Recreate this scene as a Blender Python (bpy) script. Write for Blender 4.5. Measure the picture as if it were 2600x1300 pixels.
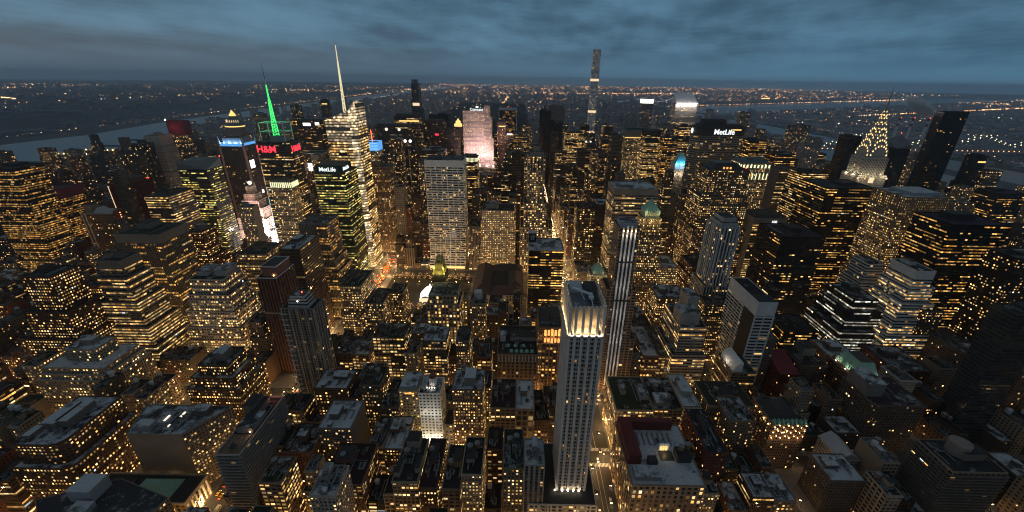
import bpy, math, random
from mathutils import Vector, Matrix
D=bpy.data; SC=bpy.context.scene; COL=SC.collection
for _o in list(D.objects): D.objects.remove(_o)
# ------------------------------------------------------------------ camera, sky, sun, exposure
CC=(-5.9881,15.2387,320.7501)
CR=(0.9998227,0.0122032,0.0143407)
CU=(-0.0180237,0.3997067,0.9164659)
CF=(-0.0054518,0.9165619,-0.3998557)
CFX,CPX,CPY=1045.868,1308.003,658.090
LAMPW=6500; HAZE=0.000055
cam_d=D.cameras.new('camera'); cam=D.objects.new('camera',cam_d); COL.objects.link(cam); SC.camera=cam
cam.matrix_world=Matrix(((CR[0],CU[0],-CF[0],CC[0]),(CR[1],CU[1],-CF[1],CC[1]),(CR[2],CU[2],-CF[2],CC[2]),(0,0,0,1)))
cam_d.sensor_width=36; cam_d.lens=CFX/2600*36; cam_d.shift_x=-(CPX-1300)/2600; cam_d.shift_y=(CPY-650)/2600
cam_d.clip_start=1; cam_d.clip_end=200000
SC.view_settings.view_transform='Standard'; SC.view_settings.look='None'; SC.view_settings.exposure=0; SC.view_settings.gamma=1
SC.cycles.max_bounces=4; SC.cycles.diffuse_bounces=2; SC.cycles.glossy_bounces=2; SC.cycles.transmission_bounces=2; SC.cycles.volume_bounces=1; SC.cycles.transparent_max_bounces=6
SC.cycles.filter_width=1.1; SC.cycles.sample_clamp_indirect=2; SC.cycles.use_denoising=True
try: SC.cycles.denoising_input_passes='RGB_ALBEDO_NORMAL'
except Exception: pass

class NT:
    def __init__(s,tree): s.t=tree; s.n=tree.nodes; s.l=tree.links
    def new(s,t,**k):
        n=s.n.new(t)
        for a,v in k.items(): setattr(n,a,v)
        return n
    def put(s,sock,v):
        if isinstance(v,bpy.types.NodeSocket): s.l.new(v,sock)
        elif v is not None: sock.default_value=v
    def m(s,op,a,b=None,c=None,clamp=False):
        n=s.new('ShaderNodeMath',operation=op,use_clamp=clamp)
        s.put(n.inputs[0],a); s.put(n.inputs[1],b); s.put(n.inputs[2],c); return n.outputs[0]
    def mix(s,f,a,b):
        n=s.new('ShaderNodeMix',data_type='RGBA'); s.put(n.inputs[0],f); s.put(n.inputs[6],a); s.put(n.inputs[7],b); return n.outputs[2]
    def mixf(s,f,a,b):
        n=s.new('ShaderNodeMix',data_type='FLOAT'); s.put(n.inputs[0],f); s.put(n.inputs[2],a); s.put(n.inputs[3],b); return n.outputs[0]
    def noise(s,vec,scale,detail=3,rough=.5):
        n=s.new('ShaderNodeTexNoise'); s.put(n.inputs['Vector'],vec); n.inputs['Scale'].default_value=scale; n.inputs['Detail'].default_value=detail; n.inputs['Roughness'].default_value=rough; return n.outputs['Fac']
    def white(s,x,y,z):
        c=s.new('ShaderNodeCombineXYZ'); s.put(c.inputs[0],x); s.put(c.inputs[1],y); s.put(c.inputs[2],z)
        n=s.new('ShaderNodeTexWhiteNoise',noise_dimensions='3D'); s.l.new(c.outputs[0],n.inputs['Vector']); return n
    def ramp(s,f,a,b): # smooth step
        n=s.new('ShaderNodeMapRange',interpolation_type='SMOOTHSTEP'); s.put(n.inputs[0],f); n.inputs[1].default_value=a; n.inputs[2].default_value=b; return n.outputs[0]
def rgb(c,a=1): return (c[0],c[1],c[2],a)

SUN_EL=math.radians(-3.0); SUN_ROT=math.radians(-75)
w=D.worlds.new('World'); SC.world=w; w.use_nodes=True
T=NT(w.node_tree); T.n.clear()
sky=T.new('ShaderNodeTexSky',sky_type='NISHITA'); sky.sun_disc=False; sky.sun_elevation=SUN_EL; sky.sun_rotation=SUN_ROT
sky.altitude=320; sky.dust_density=2.0
tc=T.new('ShaderNodeTexCoord'); sp=T.new('ShaderNodeSeparateXYZ'); T.l.new(tc.outputs['Generated'],sp.inputs[0])
zz=T.m('MAXIMUM',sp.outputs[2],0.0)
den=T.m('ADD',zz,.085)
cv=T.new('ShaderNodeCombineXYZ'); T.put(cv.inputs[0],T.m('DIVIDE',sp.outputs[0],den)); T.put(cv.inputs[1],T.m('DIVIDE',sp.outputs[1],den))
rot=T.new('ShaderNodeVectorRotate',rotation_type='Z_AXIS'); T.l.new(cv.outputs[0],rot.inputs['Vector']); rot.inputs['Angle'].default_value=.25
mp=T.new('ShaderNodeMapping'); T.l.new(rot.outputs[0],mp.inputs[0]); mp.inputs['Scale'].default_value=(1.7,1.15,1)
n1=T.noise(mp.outputs[0],.36,5,.55); n2=T.noise(mp.outputs[0],1.5,7,.62)
cl=T.m('ADD',T.m('MULTIPLY',n1,.7),T.m('MULTIPLY',n2,.3))
cf=T.ramp(cl,.33,.66)
cloud=T.mix(cf,rgb((.025,.066,.107)),rgb((.074,.170,.258)))
hz=T.ramp(sp.outputs[2],.0,.085)      # toward the horizon the overcast closes to an even dusk blue
east=T.ramp(sp.outputs[0],-.7,.75)
hcol=T.mix(east,rgb((.052,.082,.112)),rgb((.056,.134,.206)))
base=T.mix(hz,hcol,cloud)
glowv=T.new('ShaderNodeVectorMath',operation='SCALE'); T.l.new(base,glowv.inputs[0]); T.l.new(T.mixf(T.ramp(sp.outputs[2],.0,.05),1.32,1.0),glowv.inputs['Scale']); base=glowv.outputs[0]
zen=T.ramp(sp.outputs[2],.16,.45)          # unseen overhead sky, greyed so the ambient light is less blue
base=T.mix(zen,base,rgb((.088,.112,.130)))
low=T.ramp(sp.outputs[2],-.08,-.01)
base=T.mix(low,rgb((.035,.05,.07)),base)
skyc=T.new('ShaderNodeMix',data_type='RGBA',blend_type='ADD'); skyc.inputs[0].default_value=.12
T.l.new(base,skyc.inputs[6]); T.l.new(sky.outputs[0],skyc.inputs[7])
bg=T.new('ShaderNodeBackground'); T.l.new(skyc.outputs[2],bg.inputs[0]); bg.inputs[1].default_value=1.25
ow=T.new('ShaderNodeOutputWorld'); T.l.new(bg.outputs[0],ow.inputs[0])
sd=D.lights.new('sun','SUN'); sd.energy=.03; sd.angle=math.radians(25); sd.color=(1,.82,.7)
so=D.objects.new('sun',sd); COL.objects.link(so); so.rotation_euler=(math.radians(78),0,math.radians(-75)); so.location=(0,0,900)

# ------------------------------------------------------------------ materials
M={}
def mat(name):
    m=D.materials.new(name); m.use_nodes=True; t=NT(m.node_tree); M[name]=m
    b=t.n['Principled BSDF']; return m,t,b
def plain(name,c,rough=.8,emis=None,es=0,spec=.3,metal=0,var=.15,scale=.3):
    m,t,b=mat(name)
    tc=t.new('ShaderNodeTexCoord'); n=t.noise(tc.outputs['Object'],scale,4)
    k=t.m('ADD',t.m('MULTIPLY',n,2*var),1-var)
    mm=t.new('ShaderNodeMix',data_type='RGBA',blend_type='MULTIPLY'); mm.inputs[0].default_value=1; mm.inputs[6].default_value=rgb(c)
    cx=t.new('ShaderNodeCombineXYZ'); [t.put(cx.inputs[i],k) for i in range(3)]; t.l.new(cx.outputs[0],mm.inputs[7]); t.l.new(mm.outputs[2],b.inputs['Base Color'])
    b.inputs['Roughness'].default_value=rough; b.inputs['Specular IOR Level'].default_value=spec; b.inputs['Metallic'].default_value=metal
    if emis: b.inputs['Emission Color'].default_value=rgb(emis); b.inputs['Emission Strength'].default_value=es
    return m
def objcol(t):
    oi=t.new('ShaderNodeObjectInfo'); return oi
def wallmat():
    m,t,b=mat('plain_wall'); oi=objcol(t); tc=t.new('ShaderNodeTexCoord')
    n=t.noise(tc.outputs['Object'],.11,5,.65); k=t.m('ADD',t.m('MULTIPLY',n,.6),.7)
    mm=t.new('ShaderNodeVectorMath',operation='SCALE'); t.l.new(oi.outputs['Color'],mm.inputs[0]); t.l.new(k,mm.inputs['Scale'])
    t.l.new(mm.outputs[0],b.inputs['Base Color']); b.inputs['Roughness'].default_value=.85; b.inputs['Specular IOR Level'].default_value=.2
wallmat()
WARM=((1,.44,.08),(1,.60,.20),(1,.78,.42))
def facade(name,wx,hy,E=1.0,group=1,gmix=0.,fl=.3,span=None,cols=WARM,glass=(.018,.02,.024),shop=True,vtop=.5,sub=1):
    """window grid in bay/floor units (UV map); wall colour = object colour, lit share = its alpha"""
    m,t,b=mat('facade_'+name); oi=objcol(t)
    uv=t.new('ShaderNodeUVMap',uv_map='UVMap'); sp=t.new('ShaderNodeSeparateXYZ'); t.l.new(uv.outputs[0],sp.inputs[0])
    u,v=sp.outputs[0],sp.outputs[1]
    fu=t.m('FRACT',u); fv=t.m('FRACT',v); cu=t.m('FLOOR',u); cv=t.m('FLOOR',v)
    seed=t.m('MULTIPLY',oi.outputs['Random'],517.3)
    mu=t.m('LESS_THAN',t.m('ABSOLUTE',t.m('SUBTRACT',fu,.5)),wx/2)
    mv=t.m('LESS_THAN',t.m('ABSOLUTE',t.m('SUBTRACT',fv,vtop)),hy/2)
    win=t.m('MULTIPLY',mu,mv)
    w1=t.white(t.m('FLOOR',t.m('MULTIPLY',u,float(sub))) if sub>1 else cu,cv,seed); wg=t.white(t.m('FLOOR',t.m('DIVIDE',u,float(group))),cv,t.m('ADD',seed,7.7)); wf=t.white(3.3,cv,t.m('ADD',seed,1.9))
    r=t.mixf(gmix,w1.outputs['Value'],wg.outputs['Value'])
    pr=t.m('MULTIPLY',oi.outputs['Alpha'],t.m('ADD',1.,t.m('MULTIPLY',t.m('SUBTRACT',wf.outputs['Value'],.5),fl*4)))
    sf=t.m('LESS_THAN',v,1.0)
    if shop: pr=t.m('MAXIMUM',pr,t.m('MULTIPLY',sf,t.m('MULTIPLY',oi.outputs['Alpha'],1.9)))
    lit=t.m('LESS_THAN',r,pr)
    cs=t.new('ShaderNodeSeparateColor'); t.l.new(w1.outputs['Color'],cs.inputs[0])
    cg=t.new('ShaderNodeSeparateColor'); t.l.new(wg.outputs['Color'],cg.inputs[0])
    br=t.m('ADD',t.m('MULTIPLY',t.m('POWER',t.mixf(.5*gmix,cs.outputs[1],cg.outputs[1]),3.0),1.9),.10)
    # furnished rooms: uneven light inside each pane
    nz=t.noise(uv.outputs[0],2.3,2); br=t.m('MULTIPLY',br,t.m('ADD',t.m('MULTIPLY',nz,1.3),.35))
    br=t.m('MULTIPLY',br,t.m('ADD',.75,t.m('MULTIPLY',fv,.5)))
    if shop: br=t.m('MULTIPLY',br,t.m('ADD',1,t.m('MULTIPLY',sf,.9)))
    hue=t.mixf(.6,cs.outputs[2],cg.outputs[2])
    c=t.mix(t.m('MULTIPLY',hue,2,clamp=True),rgb(cols[0]),rgb(cols[1])); c=t.mix(t.m('SUBTRACT',t.m('MULTIPLY',hue,2),1,clamp=True),c,rgb(cols[2]))
    tc=t.new('ShaderNodeTexCoord'); n=t.noise(tc.outputs['Object'],.09,5,.65); k=t.m('ADD',t.m('MULTIPLY',n,.7),.65)
    k=t.m('MULTIPLY',k,t.m('ADD',.86,t.m('MULTIPLY',wf.outputs['Value'],.28)))      # floors weathered unevenly
    k=t.m('MULTIPLY',k,t.m('ADD',1,t.m('MULTIPLY',t.m('LESS_THAN',t.m('FRACT',t.m('DIVIDE',t.m('ADD',u,.12),4.)),.06),.3)))   # stone pilasters
    wc=t.new('ShaderNodeVectorMath',operation='SCALE'); t.l.new(oi.outputs['Color'],wc.inputs[0]); t.l.new(k,wc.inputs['Scale'])
    wallc=wc.outputs[0]
    if span is not None:
        s2=t.new('ShaderNodeVectorMath',operation='SCALE'); t.l.new(wallc,s2.inputs[0]); s2.inputs['Scale'].default_value=span
        wallc=t.mix(mu,wallc,s2.outputs[0])
    blind=t.m('GREATER_THAN',cs.outputs[0],.82)
    gl=t.mix(t.m('MULTIPLY',blind,.45),rgb(glass),rgb((.10,.095,.085)))
    t.l.new(t.mix(win,wallc,gl),b.inputs['Base Color'])
    t.l.new(t.mixf(win,.85,.10),b.inputs['Roughness']); t.l.new(t.mixf(win,.15,.5),b.inputs['Specular IOR Level'])
    half=t.m('MULTIPLY',t.m('GREATER_THAN',cs.outputs[0],.6),t.m('ADD',vtop-hy*.12,t.m('MULTIPLY',t.m('SUBTRACT',cs.outputs[0],.8),hy)))   # blinds drawn part of the way
    br=t.m('MULTIPLY',br,t.mixf(t.m('GREATER_THAN',fv,half),.3,1.0))
    c=t.mix(t.m('GREATER_THAN',hue,.955),c,rgb((.80,.95,1)))
    es=t.m('MULTIPLY',t.m('MULTIPLY',win,lit),t.m('MULTIPLY',br,E))
    t.l.new(c,b.inputs['Emission Color']); t.l.new(es,b.inputs['Emission Strength'])
    m.cycles.emission_sampling='NONE'
    return m
AMB=((1,.38,.055),(1,.50,.11),(1,.64,.24)); GRN=((1,.55,.09),(.95,.75,.18),(.85,.9,.35)); WHT=((1,.8,.5),(1,.92,.72),(.95,1,.9))
# style: (material args, bay, floor)
ST={
'P':(dict(wx=.48,hy=.44,E=1.7,fl=.42),2.4,3.4),'Q':(dict(wx=.68,hy=.5,E=1.3,group=2,gmix=.5,fl=.4),3.9,3.8),'PP':(dict(wx=.7,hy=.5,E=1.4,group=2,gmix=.6,fl=.45),3.6,3.9),
'PW':(dict(wx=.62,hy=.52,E=1.35,fl=.5),3.0,3.7),'P2':(dict(wx=.5,hy=.6,E=1.),5,4.5),'PO':(dict(wx=.6,hy=.55,E=1.3,cols=AMB),4,4),'PB':(dict(wx=.74,hy=.72,E=.8,glass=(.03,.026,.022)),6,7),
'S':(dict(wx=.5,hy=.42,E=1.8,fl=.15,group=3,gmix=.45),2.6,3.4),'SQ':(dict(wx=.5,hy=.42,E=1.7),4.4,4.0),
'R':(dict(wx=.93,hy=.46,E=1.25,group=4,gmix=.8,fl=.45),3.4,3.8),'RG':(dict(wx=.93,hy=.46,E=1.2,group=4,gmix=.75,fl=.35,cols=GRN),3.4,3.9),'RD':(dict(wx=.9,hy=.4,E=1.3,group=4,gmix=.75,fl=.3,cols=AMB),3.2,3.9),
'RW':(dict(wx=.95,hy=.46,E=1.05,group=6,gmix=.85,fl=.6,cols=WHT),3.2,4.2),'RW2':(dict(wx=.96,hy=.46,E=1.4,group=4,gmix=.8,fl=.4),3.2,3.8),'RM':(dict(wx=.9,hy=.5,E=.85,group=3,gmix=.7,fl=.25),3.0,4.1),
'C':(dict(wx=.92,hy=.56,E=.72,group=3,gmix=.6,fl=.45,cols=AMB),2.5,3.6),'CB':(dict(wx=.95,hy=.6,E=1.7,group=4,gmix=.7,fl=.45),3.4,4.4),
'V':(dict(wx=.5,hy=.56,E=1.2,span=.35,fl=.25,group=3,gmix=.5),2.6,3.8),'VR':(dict(wx=.66,hy=.55,E=1.1,span=.3,group=7,gmix=.85,fl=.35,cols=AMB),2.0,3.8),'V5':(dict(wx=.5,hy=.55,E=1.6,span=.45,fl=.2),3.4,3.7),'V2':(dict(wx=.5,hy=.6,E=1.2,span=.12),3.6,3.6),
'G':(dict(wx=.9,hy=.5,E=1.0,group=1,gmix=.3,fl=.3,sub=5,glass=(.008,.008,.01)),9.4,4.3),'GS':(dict(wx=.8,hy=.62,E=1.0),2.6,3.9),
'H':(dict(wx=.55,hy=.42,E=.8,glass=(.04,.04,.04),group=2,gmix=.4),3.2,3.4),'APT':(dict(wx=.7,hy=.62,E=1.3,span=.6,shop=False),3.6,2.9),'APT2':(dict(wx=.5,hy=.6,E=1.,span=.4),4.2,3.0),
'BALC':(dict(wx=.8,hy=.7,E=.9,shop=False),4,3.1),'BALC2':(dict(wx=.8,hy=.6,E=.9,cols=AMB),4,3.2),'B425':(dict(wx=.7,hy=.55,E=1.2,glass=(.03,.026,.024)),4.5,3.5),
'ARC':(dict(wx=.5,hy=.62,E=1.2),4.4,4.6),'FH':(dict(wx=.78,hy=.52,E=.9,cols=AMB,glass=(.022,.02,.02)),1.6,3.45),'WB':(dict(wx=.86,hy=.5,E=1.0,group=3,gmix=.7),9,3.9),
'ROCK':(dict(wx=.5,hy=.5,E=1.4,span=.6,fl=.4,group=4,gmix=.5),2.8,3.8),'P432':(dict(wx=.5,hy=.5,E=1.2,glass=(.05,.06,.07),shop=False),4.7,4.7),'BL':(dict(wx=.6,hy=.3,E=1.0,shop=False),3.5,3.5),
'FAR':(dict(wx=.5,hy=.45,E=1.6,shop=False,fl=.06),6.0,5.0)}
for k,(a,b_,f_) in ST.items(): facade(k,**a)
def roofmat():
    m,t,b=mat('roof'); oi=objcol(t); tc=t.new('ShaderNodeTexCoord')
    ad=t.new('ShaderNodeVectorMath',operation='ADD'); t.l.new(tc.outputs['Object'],ad.inputs[0])
    cx=t.new('ShaderNodeCombineXYZ'); t.put(cx.inputs[0],t.m('MULTIPLY',oi.outputs['Random'],300)); t.l.new(cx.outputs[0],ad.inputs[1])
    n=t.noise(ad.outputs[0],.10,6,.66); n2=t.noise(ad.outputs[0],.7,5,.75)
    th=t.m('SUBTRACT',.80,t.m('MULTIPLY',oi.outputs['Alpha'],.40))
    f=t.new('ShaderNodeMapRange'); t.l.new(t.m('ADD',t.m('MULTIPLY',n,.75),t.m('MULTIPLY',n2,.3)),f.inputs[0]); t.l.new(t.m('SUBTRACT',th,.05),f.inputs[1]); t.l.new(t.m('ADD',th,.07),f.inputs[2])
    k=t.m('ADD',t.m('MULTIPLY',n2,.8),.25)
    tar=t.new('ShaderNodeVectorMath',operation='SCALE'); t.l.new(oi.outputs['Color'],tar.inputs[0]); t.l.new(k,tar.inputs['Scale'])
    c=t.mix(f.outputs[0],tar.outputs[0],t.mix(n2,rgb((.20,.22,.25)),rgb((.58,.61,.64))))
    t.l.new(c,b.inputs['Base Color']); b.inputs['Roughness'].default_value=.8; b.inputs['Specular IOR Level'].default_value=.25
roofmat()
plain('asphalt',(.045,.045,.047),.7,scale=.05,var=.3); plain('paving',(.14,.135,.13),.85,scale=.2)
plain('land',(.075,.08,.085),.95,scale=.002,var=.5); plain('park_soil',(.03,.03,.022),1,scale=.02)
plain('paint_white',(.6,.6,.58),.6); plain('steel',(.3,.31,.33),.5,metal=.3); plain('white_metal',(.65,.66,.67),.5); plain('dark_metal',(.03,.03,.032),.5)
plain('tank_wood',(.16,.105,.07),.85,scale=1.2,var=.3); plain('tank_pale',(.4,.42,.44),.7); plain('vent_metal',(.17,.18,.19),.5,var=.35)
plain('copper',(.23,.42,.34),.6,var=.25); plain('brick_red',(.16,.05,.04),.85); plain('bark',(.04,.03,.022),.9); plain('foliage',(.035,.04,.022),.95,scale=.01,var=.4)
plain('twigs',(.07,.055,.035),.95)
def water():
    m,t,b=mat('water'); tc=t.new('ShaderNodeTexCoord'); n=t.noise(tc.outputs['Object'],.03,4)
    bp=t.new('ShaderNodeBump'); bp.inputs['Strength'].default_value=.25; bp.inputs['Distance'].default_value=4; t.l.new(n,bp.inputs['Height']); t.l.new(bp.outputs[0],b.inputs['Normal'])
    b.inputs['Base Color'].default_value=(.03,.045,.055,1); b.inputs['Roughness'].default_value=.28; b.inputs['Specular IOR Level'].default_value=.6
water()
def glow(name,c,s,sample=False):
    m,t,b=mat(name); b.inputs['Base Color'].default_value=rgb((.05,.05,.05)); b.inputs['Emission Color'].default_value=rgb(c); b.inputs['Emission Strength'].default_value=s
    if not sample: m.cycles.emission_sampling='NONE'
glow('lamp_amber',(1,.55,.18),22); glow('lamp_white',(1,.88,.68),22); glow('lamp_red',(1,.08,.03),7); glow('far_amber',(1,.42,.13),4.2); glow('far_white',(1,.75,.5),4.2)
glow('head_light',(1,.74,.4),22); glow('tail_light',(1,.07,.02),12); glow('sign_white',(.95,1,.98),1.35); glow('sign_red',(1,.035,.06),1.7); glow('led_cyan',(.35,.85,1),1.6); glow('led_green',(.06,1,.18),1.3)
glow('screen_white',(1,.93,.86),2.1,True); glow('blue_glow',(.12,.45,1),.9); glow('gold_glow',(1,.62,.18),1.5); glow('warm_panel',(1,.72,.42),1.1); glow('orange_panel',(1,.42,.10),1.5); glow('white_panel',(1,.86,.66),1.5); glow('yellow_panel',(.9,.95,.55),1.3)
glow('bridge_bulb',(1,.85,.5),4); glow('cable_lit',(.6,.75,.95),.5); plain('stack_pale',(.55,.53,.5),.8)
glow('fairy',(1,.5,.16),4)

# ------------------------------------------------------------------ mesh helpers
class MB:
    def __init__(s): s.v=[];s.f=[];s.uv=[];s.mi=[]
    def q(s,pts,uv=None,mi=0):
        b=len(s.v); s.v+= [tuple(p) for p in pts]; s.f.append(tuple(range(b,b+len(pts)))); s.uv.append(uv or [(0,0)]*len(pts)); s.mi.append(mi)
    def box(s,x0,x1,y0,y1,z0,z1,mi=0,bottom=False):
        a=[(x0,y0),(x1,y0),(x1,y1),(x0,y1)]
        for i in range(4):
            p,q=a[i],a[(i+1)%4]; s.q([(*p,z0),(*q,z0),(*q,z1),(*p,z1)],mi=mi)
        s.q([(*p,z1) for p in a],mi=mi)
        if bottom: s.q([(*p,z0) for p in reversed(a)],mi=mi)
    def cyl(s,cx,cy,z0,z1,r0,r1,n=10,mi=0,cap=True):
        for i in range(n):
            a,b=2*math.pi*i/n,2*math.pi*(i+1)/n
            s.q([(cx+r0*math.cos(a),cy+r0*math.sin(a),z0),(cx+r0*math.cos(b),cy+r0*math.sin(b),z0),(cx+r1*math.cos(b),cy+r1*math.sin(b),z1),(cx+r1*math.cos(a),cy+r1*math.sin(a),z1)],mi=mi)
        if cap and r1>.01: s.q([(cx+r1*math.cos(2*math.pi*i/n),cy+r1*math.sin(2*math.pi*i/n),z1) for i in range(n)],mi=mi)
    def beam(s,a,b,w,mi=0):
        a,b=Vector(a),Vector(b); d=(b-a).normalized(); u=d.cross(Vector((0,0,1)));
        if u.length<.01: u=Vector((1,0,0))
        u.normalize(); v=d.cross(u); c=[u*w+v*w,-u*w+v*w,-u*w-v*w,u*w-v*w]
        for i in range(4):
            p,q=c[i]/2,c[(i+1)%4]/2; s.q([a+p,b+p,b+q,a+q],mi=mi)
        s.q([b+x/2 for x in c],mi=mi); s.q([a+x/2 for x in reversed(c)],mi=mi)
    def build(s,name,mats,parent=None,color=None,loc=None):
        me=D.meshes.new(name); me.from_pydata(s.v,[],s.f)
        ul=me.uv_layers.new(name='UVMap'); k=0; fl=[]
        for u in s.uv:
            for a in u: fl+=a
        ul.data.foreach_set('uv',fl); me.polygons.foreach_set('material_index',s.mi)
        for m in (mats if isinstance(mats,(list,tuple)) else [mats]): me.materials.append(M[m])
        me.update(); o=D.objects.new(name,me); COL.objects.link(o)
        if parent: o.parent=parent
        if loc: o.location=loc
        if color: o.color=color
        return o
def thing(name,label,cat,loc=(0,0,0),group=None,rz=0):
    o=D.objects.new(name,None); COL.objects.link(o); o.location=loc; o.rotation_euler=(0,0,rz); o.empty_display_size=.1
    o['label']=label; o['category']=cat
    if group: o['group']=group
    return o
def tag(o,label,cat,group=None):
    o['label']=label; o['category']=cat
    if group: o['group']=group
    return o
def kind(o,k,label=None):
    o['kind']=k
    if label: o['label']=label
    return o
def rect(x0,x1,y0,y1): return [(x0,y0),(x1,y0),(x1,y1),(x0,y1)]
def roundrect(x0,x1,y0,y1,r):   # south-east corner rounded
    p=[(x0,y0)]+[(x1-r+r*math.sin(a),y0+r-r*math.cos(a)) for a in [i*math.pi/12 for i in range(7)]]+[(x1,y1),(x0,y1)]
    return p
def inset(foot,d):
    n=len(foot); out=[]
    for i in range(n):
        a,b,c=Vector(foot[i-1]),Vector(foot[i]),Vector(foot[(i+1)%n])
        e1=(b-a).normalized(); e2=(c-b).normalized(); n1=Vector((-e1.y,e1.x)); n2=Vector((-e2.y,e2.x))
        k=n1+n2; k=k/max(.3,(1+n1.dot(n2))); out.append((b.x+k.x*d,b.y+k.y*d))
    return out
def warm(c): return (min(1,c[0]*1.08),c[1]*.98,c[2]*.88)
def prism(foot,z0,z1,style,par,color,name='wall',blank=0,v0=0,blanksides=(),parapet=.9,roofcol=None,snow=.3,bay=None,roof=True):
    """walls with a window grid, a parapet and a sunk roof"""
    a,b_,f_=ST[style]; bay=bay or b_; zb=z1-blank; nf=max(1,round((zb-z0)/f_)); mb=MB(); n=len(foot); uacc=random.Random(len(D.objects)).randrange(50)*40.
    zt=z1+parapet
    for i in range(n):
        p,q=foot[i],foot[(i+1)%n]; L=math.hypot(q[0]-p[0],q[1]-p[1])
        nb=L/bay if L<bay*1.2 else max(1,round(L/bay))
        bl=i in blanksides
        mb.q([(*p,z0),(*q,z0),(*q,zb),(*p,zb)],[(uacc,v0),(uacc+nb,v0),(uacc+nb,v0+nf),(uacc,v0+nf)],1 if bl else 0); uacc+=nb+3
        if L<bay*1.2: uacc-=3
        else: uacc=math.ceil(uacc)
        mb.q([(*p,zb),(*q,zb),(*q,zt),(*p,zt)],mi=1)
    if roof:
        ins=inset(foot,.45); zr=z1
        for i in range(n):
            p,q=foot[i],foot[(i+1)%n]; s,r=ins[i],ins[(i+1)%n]
            mb.q([(*p,zt),(*q,zt),(*r,zt),(*s,zt)],mi=1); mb.q([(*s,zr),(*s,zt),(*r,zt),(*r,zr)],mi=1)
        rb=MB(); rb.q([(*p,zr+.0) for p in ins]); rb.build('roof','roof',par,(*(roofcol or (.04,.04,.042)),snow))
    return mb.build(name,['facade_'+style,'plain_wall'],par,color)
def water_tank(par,x,y,z,s=1,pale=False):
    mb=MB(); r=2.0*s
    for a in (.8,2.4,3.9,5.5): mb.beam((x+r*.75*math.cos(a),y+r*.75*math.sin(a),z),(x+r*.75*math.cos(a),y+r*.75*math.sin(a),z+2.6*s),.25,1)
    mb.cyl(x,y,z+2.5*s,z+6*s,r,r*.96,12); mb.cyl(x,y,z+6*s,z+7.4*s,r*1.06,.05,12,2)
    return mb.build('water_tank',['tank_pale' if pale else 'tank_wood','dark_metal','tank_pale' if pale else 'vent_metal'],par)
def bulkhead(par,x0,x1,y0,y1,z0,h,color,snow=.5):
    mb=MB(); mb.box(x0,x1,y0,y1,z0,z0+h); o=mb.build('roof_house','plain_wall',par,color)
    rb=MB(); e=.15; rb.box(x0-e,x1+e,y0-e,y1+e,z0+h,z0+h+.25,bottom=True); rb.build('roof_cap','roof',o,(.05,.05,.052,snow)); return o
def ac_unit(par,x,y,z,r):
    mb=MB(); w=r.uniform(1,2.2); l=r.uniform(1.2,3); h=r.uniform(.9,1.8); mb.box(x-w,x+w,y-l,y+l,z,z+h)
    mb.cyl(x,y-l*.4,z+h,z+h+.4,w*.6,w*.6,8,1); mb.cyl(x,y+l*.4,z+h,z+h+.4,w*.6,w*.6,8,1)
    return mb.build('cooling_unit',['vent_metal','dark_metal'],par)
def duct(par,a,b,z,w=.8):
    mb=MB(); mb.beam((a[0],a[1],z+.6),(a[0],b[1],z+.6),w); mb.beam((a[0],b[1],z+.6),(b[0],b[1],z+.6),w*.8); return mb.build('duct','vent_metal',par)
def sign(par,text,size,loc,rz=0,m='sign_white',ext=.15,name='sign_lettering',align='CENTER'):
    c=D.curves.new(name,'FONT'); c.body=text; c.size=size; c.extrude=ext; c.align_x=align; c.offset=size*.012; c.materials.append(M[m])
    q=D.objects.new('x',c); COL.objects.link(q); me=D.meshes.new_from_object(q.evaluated_get(bpy.context.evaluated_depsgraph_get())); D.objects.remove(q); D.curves.remove(c)
    if not me.materials: me.materials.append(M[m])
    o=D.objects.new(name,me); COL.objects.link(o); o.parent=par; o.location=loc; o.rotation_euler=(math.pi/2,0,rz); return o
def lamp(par,loc,w,color=(1,.8,.5),kind_='POINT',rot=None,size=.5,spot=None,name='lamp_light'):
    l=D.lights.new(name,kind_); l.energy=w; l.color=color
    if kind_=='AREA': l.size=size
    else: l.shadow_soft_size=size
    if spot: l.spot_size=spot; l.spot_blend=.6
    o=D.objects.new(name,l); COL.objects.link(o); o.location=loc
    if par: o.parent=par
    if rot: o.rotation_euler=rot
    return o
def aim(o,target):
    d=Vector(target)-o.location; o.rotation_euler=d.to_track_quat('-Z','Y').to_euler()

# ------------------------------------------------------------------ ground, water, streets
def rowY(n): return 294+78*(n-37)
g=MB(); g.q([(32500*math.cos(i*math.pi/48),32500*math.sin(i*math.pi/48),-1.2) for i in range(96)]); kind(g.build('ground','land'),'structure','dark land reaching the horizon')
def sheet(name,pts,z,m,label): 
    mb=MB(); mb.q([(x,y,z) for x,y in pts]); return kind(mb.build(name,m),'structure',label)
HUD_E=[(-1760,-500),(-1740,1400),(-1690,1650),(-1900,2300),(-2060,2900),(-2150,3500),(-2300,4700),(-2340,6500),(-2430,8800),(-2600,14000),(-2700,24000)]
HUD_W=[(-2500,-500),(-2480,2000),(-2440,2400),(-2590,3070),(-2640,3700),(-2720,4900),(-2850,6500),(-3000,9000),(-3300,12500),(-3600,24000)]
sheet('river',HUD_E+HUD_W[::-1],-.8,'water','broad grey river west of the city')
sheet('river',[(1290,-500),(2050,-500),(2100,700),(2060,1500),(2050,2400),(2050,3600),(2000,4600),(1950,5600),(1750,5600),(1600,4600),(1420,3300),(1320,2200),(1270,1200)],-.8,'water','narrow eastern river under the bridge')
sheet('river',[(2150,4900),(3600,5700),(5200,6900),(9000,9400),(16000,13200),(22000,15200),(22000,16400),(15000,14800),(8500,10700),(4600,7900),(2700,6500),(1950,5500)],-.8,'water','pale strait beyond the far boroughs')
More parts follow.
